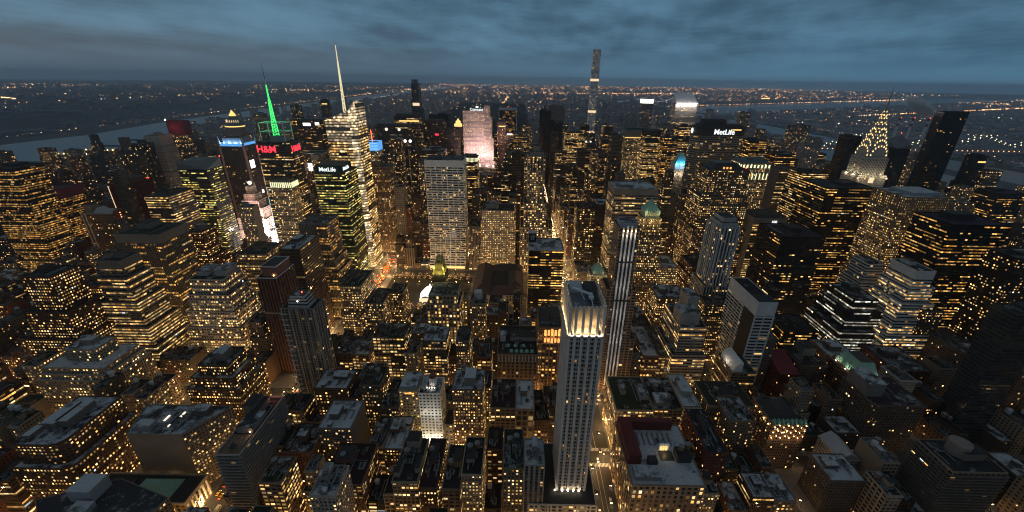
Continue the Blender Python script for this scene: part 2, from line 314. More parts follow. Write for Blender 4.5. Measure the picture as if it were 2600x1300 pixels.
isl=MB(); isl.q([(1640,300,-.6),(1790,300,-.6),(1800,1500,-.6),(1830,2700,-.6),(1740,2700,-.6),(1680,1500,-.6)]); kind(isl.build('island','land'),'structure','thin island in the eastern river')
sheet('road',[(-1740,-200),(1240,-200),(1240,2040),(-1740,2040)],-.004-.3,'asphalt','street network asphalt')
AVX=[(-1740,15),(-1620,15),(-1345,15),(-1070,15),(-795,15),(-520,15),(-245,15),(73,15),(222,12),(372,20),(520,13),(675,15),(880,15),(1085,15),(1235,12)]
def broadway(y): return -245-.32*(y-60)
pv=MB()
for n in range(33,59):
    y0=rowY(n)+(11 if n in(34,42,57) else 6); y1=rowY(n+1)-(11 if n+1 in(42,57) else 6)
    for k in range(len(AVX)-1):
        x0=AVX[k][0]+AVX[k][1]-4; x1=AVX[k+1][0]-AVX[k+1][1]+4
        if n<46 and x0<broadway((y0+y1)/2)<x1:
            a,b=broadway(y0),broadway(y1)
            pv.q([(x0,y0,-.15),(a-11,y0,-.15),(b-11,y1,-.15),(x0,y1,-.15)]); pv.q([(a+11,y0,-.15),(x1,y0,-.15),(x1,y1,-.15),(b+11,y1,-.15)])
        else: pv.box(x0,x1,y0,y1,-.3,-.15)
kind(pv.build('pavement','paving'),'structure','pavements of the city blocks')
mk=MB()
for x in (68.2,71.8,): 
    for n in range(35,60): mk.q([(x-.12,rowY(n)+8,-.29),(x+.12,rowY(n)+8,-.29),(x+.12,rowY(n+1)-8,-.29),(x-.12,rowY(n+1)-8,-.29)])
for n in range(36,46):
    yc=rowY(n)
    for s in (-8.5,8.5):
        for i in range(17): 
            x=63.2+i*1.25; mk.q([(x,yc+s-1.8,-.29),(x+.6,yc+s-1.8,-.29),(x+.6,yc+s+1.8,-.29),(x,yc+s+1.8,-.29)])
    for i in range(9):
        y=yc-5.4+i*1.25; mk.q([(84.5,y,-.29),(88.5,y,-.29),(88.5,y+.6,-.29),(84.5,y+.6,-.29)])
kind(mk.build('road_markings','paint_white'),'structure','white zebra crossings and lane lines')
# ------------------------------------------------------------------ buildings
CAT={'loft_building':'loft building','office_building':'office building','apartment_tower':'apartment tower','office_tower':'office tower','glass_tower':'glass tower','hotel_tower':'hotel','apartment_building':'apartment house','department_store':'department store','library':'library','skyscraper':'skyscraper'}
def cxy(r): return ((r[0]+r[1])/2,(r[2]+r[3])/2)
def ring(par,name,x0,x1,y0,y1,z0,z1,m,t=.35,color=None,sides='SENW'):
    mb=MB()
    if 'S' in sides: mb.box(x0-t,x1+t,y0-t,y0,z0,z1,bottom=True)
    if 'N' in sides: mb.box(x0-t,x1+t,y1,y1+t,z0,z1,bottom=True)
    if 'W' in sides: mb.box(x0-t,x0,y0,y1,z0,z1,bottom=True)
    if 'E' in sides: mb.box(x1,x1+t,y0,y1,z0,z1,bottom=True)
    return mb.build(name,m,par,color)
def pyramid(par,name,x0,x1,y0,y1,z0,z1,m,top=.02,color=None,rx=None,ry=None):
    cx,cy=(x0+x1)/2,(y0+y1)/2; tx=rx if rx is not None else (x1-x0)/2*top; ty=ry if ry is not None else (y1-y0)/2*top
    b=[(x0,y0,z0),(x1,y0,z0),(x1,y1,z0),(x0,y1,z0)]; t=[(cx-tx,cy-ty,z1),(cx+tx,cy-ty,z1),(cx+tx,cy+ty,z1),(cx-tx,cy+ty,z1)]; mb=MB()
    for i in range(4): mb.q([b[i],b[(i+1)%4],t[(i+1)%4],t[i]])
    mb.q(t); return mb.build(name,m,par,color)
def bulb(par,x,y,z,m,r=.6,name='lamp'):
    mb=MB(); mb.cyl(x,y,z-r,z,r*.6,r,6,cap=False); mb.cyl(x,y,z,z+r,r,r*.5,6); return mb.build(name,m,par)
def panel(par,x0,x1,y0,y1,z0,z1,m,name='lit_panel'):
    mb=MB(); mb.box(x0,x1,y0,y1,z0,z1,bottom=True); return mb.build(name,m,par)

def balconies(root,X0,X1,Y0,Y1,h,col,floor=3.1,out=1.3,base=9):
    z=base
    while z<h-1:
        mb=MB(); e=out
        for (a,b,c,d) in ((X0-e,X1+e,Y0-e,Y0),(X0-e,X1+e,Y1,Y1+e),(X0-e,X0,Y0,Y1),(X1,X1+e,Y0,Y1)): mb.box(a,b,c,d,z,z+1.15,bottom=True)
        mb.build('balcony_band','plain_wall',root,(*col,1)); z+=floor

def crown(c,root,X0,X1,Y0,Y1,h,col,R):
    W=X1-X0; Dp=Y1-Y0; cx,cy=(X0+X1)/2,(Y0+Y1)/2; C4=(*col,1)
    if c=='tiered':
        for i,(e,z0,z1) in enumerate(((6,0,3),(6.8,4,6),(7.6,7,9),(9,9,12))): bulkhead(root,X0+e,X1-e,Y0+e*.45,Y1-e*.45,h+z0,z1-z0,(.5,.48,.45,1),.5)
        panel(root,X0+6,X1-6,Y0+2,Y1-2,h+3,h+4,'dark_metal','vent_band'); bulb(root,cx,Y0+3.2,h+6.5,'lamp_white',.5); bulb(root,cx+2,cy,h+13,'lamp_red',.6)
        for i in range(5): 
            x=X0+W*(i+.1)/4.2; mb=MB(); mb.box(x-.35,x+.35,Y0-.6,Y0,4,h+.3); mb.build('pier','plain_wall',root,(.36,.34,.33,1))
        for i in range(5):
            y=Y0+Dp*(i+.1)/4.2; mb=MB(); mb.box(X1,X1+.6,y-.35,y+.35,4,h+.3); mb.build('pier','plain_wall',root,(.36,.34,.33,1))
        z=12
        while z<h-3:
            mb=MB(); mb.box(X0-1.4,X0-.02,Y0+2,Y1-2,z,z+1.1,bottom=True); mb.box(X0-.9,X0+W*.18,Y0-1.3,Y0-.02,z,z+1.1,bottom=True); mb.build('balcony','plain_wall',root,(.34,.32,.31,1)); z+=5.8
    elif c=='brickbox':
        bulkhead(root,X0+3,X1-1.5,Y0+6,Y1-3,h,11,(.2,.1,.08,1),.1); ring(root,'white_rim',X0+3,X1-1.5,Y0+6,Y1-3,h+10.7,h+11.5,'white_metal',.5)
        ring(root,'white_rim',X0,X1,Y0,Y1,h+.4,h+1.1,'white_metal',.4); bulb(root,X1-5,Y0+5,h+1.5,'lamp_amber',.6)
        for i in range(7):
            x=X0+W*i/6; mb=MB(); mb.box(x-.3,x+.3,Y0-.5,Y0,5,h); mb.build('rib','plain_wall',root,(.22,.12,.10,1))
        for i in range(8):
            y=Y0+Dp*i/7; mb=MB(); mb.box(X1,X1+.5,y-.3,y+.3,5,h); mb.build('rib','plain_wall',root,(.22,.12,.10,1))
        ring(root,'white_band',X0,X1,Y0,Y1,h*.66,h*.66+.5,'white_metal',.55)
    elif c=='maroon':
        ring(root,'maroon_crown',X0,X1,Y0,Y1,h-3,h+13,'plain_wall',.3,(.17,.035,.05,1)); bulkhead(root,X0+1,X1-1,Y0+1,Y1-1,h+.1,10,(.1,.03,.03,1),.05); panel(root,X1-6,X1-3,Y0-.75,Y0-.35,h+5,h+10,'warm_panel')
    elif c=='pierlines':
        for x in (X0+3,X0+9): 
            mb=MB(); mb.box(x-.9,x+.9,Y0-.9,Y0,5,h+2); mb.build('pier','plain_wall',root,(.55,.5,.45,1))
        pyramid(root,'hipped_roof',X0+W*.3,X0+W*.62,Y0+6,Y0+26,h+.2,h+9,'tank_pale',rx=2,ry=6); pyramid(root,'hipped_roof',X0+W*.66,X1-2,Y0+3,Y0+20,h+.2,h+7,'tank_pale',rx=2,ry=5); bulkhead(root,X0+2,X0+W*.28,Y0+8,Y0+22,h,14,(.26,.2,.17,1),.1)
        mb=MB(); mb.box(X1+.5,X1+9,Y0+4,Y0+20,0,h+6); mb.build('red_wing','plain_wall',root,(.25,.06,.05,1))
        for i in range(14): bulb(root,X1+9.4,Y0+7,h+2-i*4,'far_amber',.7)
    elif c=='lightline':
        mb=MB(); mb.box(X0-.6,X0+.3,Y0-.6,Y0-.02,h*.42,h-4); mb.build('light_line','warm_panel',root); bulkhead(root,X0+W*.25,X1-4,Y0+6,Y1-8,h,8,(.12,.05,.05,1),.05)
        for i in range(5): bulb(root,X0+W*(.5+.1*i),Y1-3,h+2,'lamp_red',.8)
    elif c in('wedge','wedge2'):
        k=14 if c=='wedge' else 26; mb=MB(); zt=h+.9
        P=[(X0,Y0),(X1,Y0),(X1,Y1),(X0,Y1)]; Z=[zt+k*.75,zt,zt+k,zt+k] if c=='wedge' else [zt,zt+k*.3,zt+k,zt+k*.5]
        for i in range(4):
            a,b=P[i],P[(i+1)%4]; mb.q([(*a,zt),(*b,zt),(*b,Z[(i+1)%4]),(*a,Z[i])])
        mb.q([(*P[0],Z[0]),(*P[1],Z[1]),(*P[2],Z[2])]); mb.q([(*P[0],Z[0]),(*P[2],Z[2]),(*P[3],Z[3])]); mb.build('sloped_crown','plain_wall',root,(.13,.14,.15,1)); bulb(root,X1,Y1,h+k+3,'lamp_red',.9)
    elif c=='bluefin':
        for x,y in ((X0,Y0),(X1,Y0),(X1,Y1),(X0,Y1)):
            mb=MB(); mb.box(x-1.6,x+1.6,y-1.6,y+1.6,0,h+3); mb.build('corner_fin','plain_wall',root,(.42,.24,.2,1)); pyramid(root,'fin_tip',x-1.6,x+1.6,y-1.6,y+1.6,h+3,h+16,'tank_pale')
        bulkhead(root,X0+5,X1-5,Y0+5,Y1-5,h,12,(.2,.2,.22,1),.2)
        ring(root,'blue_light_band',X0+2,X1-2,Y0,Y1,h-3,h+1.6,'blue_glow',.5,sides='S'); ring(root,'blue_light_band',X0,X1,Y0+2,Y1-2,h-2,h+3,'blue_glow',.5,sides='EW')
        for i in range(4): lamp(root,(X0+5+i*(W-10)/3,Y0+2.5,h+2),9000,(.3,.6,1),size=1)
        panel(root,X1+.05,X1+.8,Y0+8,Y0+22,h-48,h-32,'screen_white','screen')
        panel(root,X1+.05,X1+.8,Y0+26,Y0+32,h-104,h-97,'screen_white','screen')
    elif c=='finband':
        n=max(5,int(W/3))
        for i in range(n): panel(root,X0+(i+.2)*W/n,X0+(i+.62)*W/n,Y0-.7,Y0-.02,h-9,h-.5,'yellow_panel','lit_fin')
        n=max(4,int(Dp/3))
        for i in range(n): panel(root,X1+.02,X1+.7,Y0+(i+.2)*Dp/n,Y0+(i+.62)*Dp/n,h-9,h-.5,'yellow_panel','lit_fin')
        bulkhead(root,X0+4,X1-4,Y0+4,Y1-3,h,4,C4,.2)
    elif c=='conde':
        panel(root,X0+3,X0+29,Y0-.9,Y0-.05,h-24,h+1,'dark_metal','sign_board'); panel(root,X1+.05,X1+.9,Y0+4,Y0+26,h-24,h+1,'dark_metal','sign_board')
        sign(root,'H&M',15.5,(X0+15.5,Y0-1.4,h-16.5),m='sign_red',ext=.4); sign(root,'H&M',13.5,(X1+1.4,Y0+15,h-15.5),rz=math.pi/2,m='sign_red',ext=.4)
        mb=MB()
        for x in (X0+8,X1-8):
            for y in (Y0+4,Y1-4): mb.beam((x,y,h),(x,y,h+30),1.1)
        for z in (h+16,h+30):
            mb.beam((X0+8,Y0+4,z),(X1-8,Y0+4,z),1.1); mb.beam((X0+8,Y1-4,z),(X1-8,Y1-4,z),1.1); mb.beam((X0+8,Y0+4,z),(X0+8,Y1-4,z),1.1); mb.beam((X1-8,Y0+4,z),(X1-8,Y1-4,z),1.1)
        mb.build('steel_frame','white_metal',root)
        ax,ay=cx-1,cy
        def seg(n_,z0,z1,r0,r1,m,t):
            mb=MB()
            for a in range(3):
                t0=a*2.094; mb.beam((ax+r0*math.cos(t0),ay+r0*math.sin(t0),z0),(ax+r1*math.cos(t0),ay+r1*math.sin(t0),z1),t)
            k=max(2,int((z1-z0)/4))
            for i in range(k):
                z=z0+(z1-z0)*i/k; zz=z0+(z1-z0)*(i+1)/k; r=r0+(r1-r0)*i/k; rr=r0+(r1-r0)*(i+1)/k
                for a in range(3):
                    t0=a*2.094;t1=(a+1)*2.094; mb.beam((ax+r*math.cos(t0),ay+r*math.sin(t0),z),(ax+rr*math.cos(t1),ay+rr*math.sin(t1),zz),t*.7)
            mb.build(n_,m,root)
        seg('lit_mast_section',h,h+34,5.5,3.6,'led_green',.9); seg('lit_mast_section',h+34,h+66,3.2,1.6,'led_green',.8); panel(root,ax-2.2,ax+2.2,ay-2.2,ay+2.2,h+34,h+35.2,'led_green','mast_collar')
        mb=MB(); mb.cyl(ax,ay,h+66,h+88,1.3,1.0,8); mb.build('lit_mast_section','led_green',root); mb=MB(); mb.cyl(ax,ay,h+88,h+97,.9,.7,8); mb.build('white_mast_section','white_metal',root); mb=MB(); mb.cyl(ax,ay,h+97,h+122,.55,.12,6); mb.build('mast_tip','dark_metal',root)
        for i in range(3): lamp(root,(ax,ay-7,h+8+i*18),9000,(.1,1,.2),size=1)
        bulkhead(root,X0+20,X1-12,Y0+8,Y1-6,h,9,(.3,.3,.3,1),.4)
        # coloured screens climb the corner by the square
        for i in range(9): panel(root,X0-1.2,X0-.05,Y0+1,Y0+5,20+i*18,34+i*18,('led_cyan','screen_white','led_cyan')[i%3] if i<6 else 'warm_panel','led_strip')
    elif c=='metsign':
        bulkhead(root,X0+2,X1-5,Y0+4,Y1-8,h,11,(.012,.05,.04,1),.05); sign(root,'MetLife',8.2,(cx-3,Y0+3.4,h+3),m='sign_white',ext=.2); sign(root,'MetLife',7.2,(X1-4.4,cy-5,h+3),rz=math.pi/2,ext=.2); panel(root,X1-.2,X1+.4,Y0+6,Y0+20,h-.5,h+.5,'white_panel','ledge_light')
        ring(root,'roof_rail',X0+2,X1-5,Y0+4,Y1-8,h+10.6,h+11.6,'plain_wall',.3,(.02,.06,.05,1))
    elif c=='gold':
        z=h
        for i,(e,hh) in enumerate(((1.5,8),(3.2,8),(5,6))): 
            mb=MB(); mb.box(X0+e,X1-e,Y0+e,Y1-e,z,z+hh); mb.build('crown_tier','plain_wall',root,(.35,.27,.1,1))
            for x in (X0+e,X1-e):
                for y in (Y0+e,Y1-e): pyramid(root,'pinnacle',x-.8,x+.8,y-.8,y+.8,z,z+hh+4,'plain_wall',color=(.5,.4,.14,1))
            z+=hh
        for x,y in ((X0-1,Y0-2.5),(X1+1,Y0-2.5),(cx,Y0-3),(X1+3,cy),(X0-3,cy)): lamp(root,(x,y,h+1),1500,(.95,.9,.3),size=.5)
        for x,y in ((X0+2,Y0+.5),(X1-2,Y0+.5)): lamp(root,(x,y,h+10),1000,(.95,.9,.35),size=.5)
    elif c=='five':
        bulkhead(root,X0+3,X1-3,Y0+5,Y1-5,h,7,C4,.1); bulkhead(root,X0+9,X1-9,Y0+10,Y1-10,h+7.2,8,C4,.1)
        for i in range(4): 
            x=X0+W*(.2+.2*i); panel(root,x-1,x+1,Y0-.12,Y0-.02,h-24,h-3,'dark_metal','crown_groove')
        mb=MB(); mb.beam((cx,cy,h+15),(cx,cy,h+27),.5); mb.build('aerial','dark_metal',root)
    elif c=='hsbc':
        ring(root,'white_rim',X0,X1,Y0,Y1,h+.2,h+1.2,'tank_pale',.3); bulkhead(root,X0+.2,X0+11,Y1-13,Y1-1,h,13,(.02,.02,.02,1),.9); bulkhead(root,X0+22,X1-12,cy-8,cy+4,h,2.5,(.2,.22,.24,1),.6)
        mb=MB()
        for a,b in (((3,0),(5.5,2.2)),((5.5,2.2),(3,4.4)),((3,4.4),(5.5,6.6)),((7.4,0),(7.4,4)),((7.4,4),(6.2,6.8)),((7.4,4),(8.8,6.8))): mb.beam((X0+a[0],Y1-13.3,h+3+a[1]),(X0+b[0],Y1-13.3,h+3+b[1]),.75)
        mb.build('logo','white_metal',root)
    elif c=='hip': 
        mb=MB(); e=2; z0=h-38; b=[(X0+e,Y0+30),(X1-e,Y0+30),(X1-e,Y1-e),(X0+e,Y1-e)]
    elif c=='orange':
        n=5
        for zz,hh in ((h-9.5,7),(h-18,5)):
            for i in range(n): panel(root,X0+W*(.24+i*.15),X0+W*(.34+i*.15),Y0-.25,Y0-.02,zz,zz+hh,'orange_panel','lit_bay')
        for i in range(3): lamp(root,(X0+W*(.3+.3*i),Y0-2.2,h-10),900,(1,.45,.12),size=.4)
        ring(root,'cornice',X0,X1,Y0,Y1,h-20,h-19,'plain_wall',.9,(.26,.18,.13,1)); bulkhead(root,X0+2,X0+W*.5,Y0+8,Y1-6,h,3,(.2,.2,.21,1),.35); bulkhead(root,X0+W*.55,X1-2,Y0+12,Y1-4,h,4,(.1,.1,.1,1),.1)
        for x in (X0+2,X0+W*.5,X1-2): 
            mb=MB(); mb.box(x-.8,x+.8,Y0-.7,Y0,4,h-20); mb.build('pier','plain_wall',root,(.3,.18,.12,1))
    elif c=='skylights':
        for i in range(5): 
            pyramid(root,'skylight',X0+W*(.3+.13*i),X0+W*(.39+.13*i),Y0+4,Y0+9,h,h+2,'copper',.4)
        for i in range(3): pyramid(root,'skylight',X0+W*(.2+.2*i),X0+W*(.3+.2*i),Y0+14,Y0+19,h,h+2,'copper',.4)
        bulkhead(root,X0+W*.3,X1-1,Y0+26,Y0+40,h,5,(.25,.26,.28,1),.4); bulkhead(root,X0+2,X0+8,Y0+24,Y0+34,h,8,(.4,.4,.42,1),.8)
        for i in range(12): panel(root,X0+W*(i+.3)/12,X0+W*(i+.6)/12,Y0-.3,Y0-.02,h-9,h-1,'tank_pale','column')
    elif c=='goldwash':
        for i in range(3): lamp(root,(X0+W*(i+.5)/3,Y0-3,9),2600,(1,.72,.18),size=.6)
        bulkhead(root,X0+1,X1-1,Y0+2,Y1-8,h,3,(.3,.28,.25,1),.8); panel(root,X0+W*.3,X0+W*.8,Y0-.3,Y0-.02,h-3.5,h-2,'orange_panel','eave_light')
    elif c=='drum':
        mb=MB(); mb.cyl(cx+1,cy+2,h,h+9,3.6,3.6,16); mb.build('drum','plain_wall',root,(.66,.66,.66,1)); mb=MB(); mb.cyl(cx+1,cy+2,h+9,h+11,3.7,2.6,16); mb.build('drum_roof','brick_red',root)
        bulkhead(root,X0+1,X0+6,Y0+6,Y1-2,h,4,(.6,.6,.6,1),.8)
        for i in range(4): bulb(root,cx-3+i*2.2,Y0+6,h+2,'lamp_white',.35)
        for i in range(3): lamp(root,(X0+W*(i+.5)/3,Y0-6,8),2400,(1,.9,.72),size=.6)
        for i in range(2): lamp(root,(X0+W*(.25+.5*i),Y0-9,40),1300,(.95,.95,.85),size=.6)
        panel(root,X0+1,X1-1,Y0-5,Y0-.1,0,5,'warm_panel','lobby_canopy')
    elif c=='stripes':
        mb=MB(); mb.box(cx-7.4,cx+7.4,Y0-.5,Y0-.02,10,h-2); mb.build('dark_glass_bay','dark_metal',root)
        for i in range(4):
            x=cx-5.7+3.8*i; top=h+(3 if i in(1,2) else 1); mb=MB(); mb.box(x-.8,x+.8,Y0-1.3,Y0-.52,10,top); mb.build('white_stripe','plain_wall',root,(.82,.80,.78,1))
            bulb(root,x,Y0-1.6,h-2,'lamp_amber',.4)
            lamp(root,(x,Y0-4,h-6),240,(1,.86,.7),size=.3)
            for f in (.2,.36,.52,.68,.84): lamp(root,(x,Y0-9,h*f),230,(1,.88,.78),size=.3)
        bulkhead(root,X0+2,X1-2,Y0+3,Y1-4,h,5,(.4,.4,.42,1),.6)
        for f in (.82,.6): panel(root,cx-6.6,cx+6.6,Y0-1.5,Y0-1.32,h*f,h*f+1.8,'dark_metal','stripe_band')
        for k in range(40):
            z=16+k*4.4
            if z>h-6: break
            mb=MB()
            for s in (-1,1):
                xx=X0 if s<0 else X1
                pts=[(xx+s*1.6*math.cos(a),Y0+1.5+2*math.sin(a)) for a in (-1.6,-.9,-.2,.5,1.2)]
                for j in range(4): mb.q([(*pts[j],z),(*pts[j+1],z),(*pts[j+1],z+1.1),(*pts[j],z+1.1)])
                mb.q([(p[0],p[1],z+1.1) for p in pts])
            if k%2==0: mb.build('curved_balcony','plain_wall',root,(.3,.22,.16,1))
    elif c in('greenpyr','greenpyr2'):
        e=2.5 if c=='greenpyr' else 3.2; hb=9 if c=='greenpyr' else 4
        mb=MB(); mb.box(X0+e,X1-e,Y0+e,Y1-e,h,h+hb); mb.build('lantern_base','plain_wall',root,(.45,.42,.28,1))
        for i in range(4): 
            x=X0+e+(W-2*e)*(i+.5)/4; pyramid(root,'dormer',x-1,x+1,Y0+e-.8,Y0+e+1,h+hb-2,h+hb+2.5,'plain_wall',color=(.5,.47,.35,1))
        pyramid(root,'green_roof',X0+e-.5,X1-e+.5,Y0+e-.5,Y1-e+.5,h+hb,h+hb+(13 if c=='greenpyr' else 11),'copper',.16)
        mb=MB(); mb.cyl(cx,cy,h+hb+(13 if c=='greenpyr' else 11),h+hb+17,1.3,.3,8); mb.build('finial','white_metal' if c!='greenpyr' else 'copper',root)
        for x in (X0-1,cx,X1+1): lamp(root,(x,Y0-2.5,h-2),1500 if c=='greenpyr' else 500,(1,.85,.4),size=.4)
        for x in (X0+1,X1-1): lamp(root,(x,Y0-1,h+hb),1300 if c=='greenpyr' else 700,(.9,.95,.6),size=.4)
    elif c=='redcourt':
        bulkhead(root,X0+3,X0+W*.42,Y0+4,Y0+14,h,4,(.2,.2,.21,1),.9); bulkhead(root,X0+W*.3,X0+W*.42,Y0+15,Y0+21,h,6,(.05,.05,.05,1),.1)
        mb=MB(); mb.box(X0+W*.52,X0+W*.72,Y0+22,Y0+31,h-.3,h+.3); mb.build('light_court','dark_metal',root); panel(root,X0+W*.53,X0+W*.68,Y0+31,Y0+32,h+.3,h+7,'plain_wall','court_wall'); 
        for i in range(3): panel(root,X0+W*(.55+.04*i),X0+W*(.575+.04*i),Y0+30.8,Y0+30.98,h+1,h+5,'gold_glow','court_window')
        lamp(root,(X0+W*.6,Y0+27,h+3),350,(1,.7,.3),size=.4)
        bulkhead(root,X0+W*.74,X1-3,Y0+20,Y0+30,h,6,(.05,.05,.05,1),.05); water_tank(root,X0+W*.8,Y0+25,h+6,1.1); water_tank(root,X0+W*.9,Y0+27,h+6,1.1)
        mb=MB(); mb.box(X0+.6,X0+W*.2,Y0+18,Y1-.6,h,h+9); mb.box(X0+W*.2,X1-W*.15,Y1-6,Y1-.6,h,h+9); mb.build('red_party_wall','plain_wall',root,(.12,.028,.03,1))
        for i in range(7): duct(root,(X0+W*(.28+.08*i),Y0+36),(X0+W*(.3+.08*i),Y0+48),h,.9)
    elif c=='whitecap':
        bulkhead(root,X0+.3,X1-.3,Y0+.3,Y0+16,h+.1,2,(.5,.5,.52,1),.2); ring(root,'white_top',X0,X1,Y0,Y1,h-14,h+2.2,'plain_wall',.4,(.55,.56,.58,1),sides='SW')
        for x in (X0,X1): 
            mb=MB(); mb.box(x-.7,x+.7,Y0-.5,Y0,4,h-14); mb.build('white_frame','plain_wall',root,(.55,.56,.58,1))
        mb=MB(); mb.box(X0-.3,X0-.02,Y0+1,Y0+22,20,h-14); mb.build('dark_flank','dark_metal',root)
    elif c=='hood':
        mb=MB(); n=6
        for i in range(n):
            a,b=math.pi/2*i/n,math.pi/2*(i+1)/n; p=lambda t:(X0+2+9*(1-math.cos(t)),h+11*math.sin(t)); (xa,za),(xb,zb)=p(a),p(b)
            mb.q([(xa,Y0+2,za),(xa,Y1-4,za),(xb,Y1-4,zb),(xb,Y0+2,zb)]); mb.q([(xa,Y0+2,h),(xa,Y0+2,za),(xb,Y0+2,zb),(xb,Y0+2,h)])
        mb.build('curved_skylight','white_metal',root); lamp(root,(X0-2,cy,h+4),900,(1,.85,.65),size=.5)
    elif c=='notch':
        for e,z in ((2.5,6),(5,11)): bulkhead(root,X0+e,X1-e,Y0+e,Y1-e,h+(0 if z==6 else 6.2),6 if z==6 else 5,C4,.5)
        n=6
        for i in range(n):
            x=X0+W*(i+.5)/n; mb=MB(); mb.box(x-.5,x+.5,Y0-.7,Y0-.02,h*.38,h+2); mb.build('white_stripe','plain_wall',root,(.6,.62,.68,1))
        for i in range(7):
            y=Y0+Dp*(i+.5)/7; mb=MB(); mb.box(X0-.7,X0-.02,y-.5,y+.5,h*.38,h+2); mb.build('white_stripe','plain_wall',root,(.5,.5,.52,1))
    elif c=='hundred':
        sign(root,'100',5.6,(X0+W*.62,Y0-.25,h-7),ext=.15); bulkhead(root,X0+4,X1-4,Y0+6,Y1-8,h,4,(.1,.1,.1,1),.2)
    elif c=='ribs':
        n=22
        for i in range(n):
            x=X0+W*(i+.5)/n; mb=MB(); mb.box(x-.5,x+.5,Y0-.9,Y0-.02,h-19,h+.8); mb.build('crown_rib','plain_wall',root,C4)
        for i in range(n-6):
            y=Y0+Dp*(i+.5)/(n-6); mb=MB(); mb.box(X0-.9,X0-.02,y-.5,y+.5,h-19,h+.8); mb.build('crown_rib','plain_wall',root,C4)
        bulkhead(root,X0+16,X1-6,Y0+10,Y1-10,h,4,(.3,.32,.34,1),.95)
    elif c=='mansard':
        mb=MB(); ring(root,'terrace_parapet',X0-3,X1+3,Y0-3,Y1+3,h-1,h+1,'plain_wall',.6,(.22,.15,.12,1)); pyramid(root,'green_mansard',X0,X1,Y0,Y1,h,h+14,'copper',.62); mb=MB(); mb.box(X0+5,X1-5,Y0+8,Y1-8,h+14,h+14.6); mb.build('roof_deck','dark_metal',root)
        for x,y in ((X0-2.5,Y0+3),(X0-2.5,Y0+14),(X0-2.5,Y1-6),(X0+5,Y0-2),(X1-3,Y0-2)): bulb(root,x,y,h+1,'lamp_white',.5); lamp(root,(x,y,h+2),420,(1,.93,.6),size=.3)
        for i in range(3): pyramid(root,'dormer',X0-.2,X0+2.5,Y0+5+i*9,Y0+8+i*9,h+1,h+7,'copper',.7)
    elif c=='redroof':
        mb=MB(); zt=h+.9; mb.q([(X0-1,Y0-1,zt),(X1+1,Y0-1,zt),(X1+1,Y1+1,zt+9),(X0-1,Y1+1,zt+9)]); mb.q([(X1+1,Y0-1,zt),(X1+1,Y1+1,zt),(X1+1,Y1+1,zt+9)]); mb.q([(X0-1,Y1+1,zt),(X0-1,Y0-1,zt),(X0-1,Y1+1,zt+9)]); mb.q([(X1+1,Y1+1,zt),(X0-1,Y1+1,zt),(X0-1,Y1+1,zt+9),(X1+1,Y1+1,zt+9)]); mb.build('red_roof','plain_wall',root,(.15,.03,.035,1))
    elif c=='lamps':
        for i in range(8):
            x=X0+W*(i+.5)/8; pyramid(root,'gable',x-1.4,x+1.4,Y0-.6,Y0+5,h-.5,h+5,'copper',.05); 
            for zz in (h-2,h-8,h-14): bulb(root,x,Y0-1,zz+(i%2)*2,'lamp_amber',.34)
        for i in range(4): bulb(root,X0-1,Y0+4+i*7,h-3,'lamp_amber',.4); lamp(root,(X0+W*(i+.5)/4,Y0-3,h-16),300,(1,.55,.3),size=.3)
        pyramid(root,'hipped_roof',X0+2,X1-2,Y0+6,Y1-3,h,h+6,'dark_metal',.5)
    elif c=='gable':
        mb=MB(); zt=h+.9; mb.q([(X0,Y0,zt),(cx,Y0,zt+6),(cx,Y1,zt+6),(X0,Y1,zt)]); mb.q([(cx,Y0,zt+6),(X1,Y0,zt),(X1,Y1,zt),(cx,Y1,zt+6)]); mb.q([(X0,Y0,zt),(X1,Y0,zt),(cx,Y0,zt+6)]); mb.build('gable_roof','tank_pale',root); lamp(root,(X1+2,Y0-3,6),900,(1,.6,.25),size=.4); bulb(root,X1+1,Y0-2,5,'lamp_amber',.6)
    elif c=='belts':
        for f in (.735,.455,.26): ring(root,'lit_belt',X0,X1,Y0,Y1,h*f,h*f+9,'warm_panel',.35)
        ring(root,'open_top',X0,X1,Y0,Y1,h-.5,h+1.2,'plain_wall',.1,C4)
    elif c=='one57':
        bulkhead(root,X0+3,X1-9,Y0+4,Y1-6,h,16,(.14,.16,.19,1),.1); mb=MB(); mb.box(X0-7,X0-.02,Y0+4,Y1,0,h*.78); mb.box(X1+.02,X1+9,Y0+4,Y1,0,h*.66); mb.build('side_shaft','plain_wall',root,(.1,.1,.11,1)); panel(root,X0+1,X1-1,Y0-.3,Y0-.02,h*.7,h*.74,'warm_panel','lit_belt')
    elif c=='citi':
        mb=MB(); zt=h+.9; k=34; P=[(X0,Y0),(X1,Y0),(X1,Y1),(X0,Y1)]
        mb.q([(X0,Y0,zt),(X1,Y0,zt),(X1-W*.12,Y1-8,zt+k),(X0+W*.05,Y1-8,zt+k)]); mb.q([(X0,Y0,zt),(X0+W*.05,Y1-8,zt+k),(X0,Y1,zt)]); mb.q([(X1,Y0,zt),(X1,Y1,zt),(X1-W*.12,Y1-8,zt+k)]); mb.q([(X1,Y1,zt),(X0,Y1,zt),(X0+W*.05,Y1-8,zt+k),(X1-W*.12,Y1-8,zt+k)])
        mb.build('slanted_roof','plain_wall',root,(.7,.7,.7,1))
        for i in range(4): o=lamp(root,(X0+W*(i+.5)/4,Y0-8,h-4),26000,(1,.88,.82),size=2)
    elif c=='lantern':
        ring(root,'lantern_storey',X0,X1,Y0,Y1,h-16,h+.5,'screen_white',.4); mb=MB(); mb.beam((X0+W*.4,cy,h),(X0+W*.4,cy,h+48),1.2); mb.build('aerial','dark_metal',root)
    elif c=='darkhip':
        pyramid(root,'dark_roof',X0+8,X1-8,Y0+6,Y1-6,h+.2,h+9,'dark_metal',.7); 
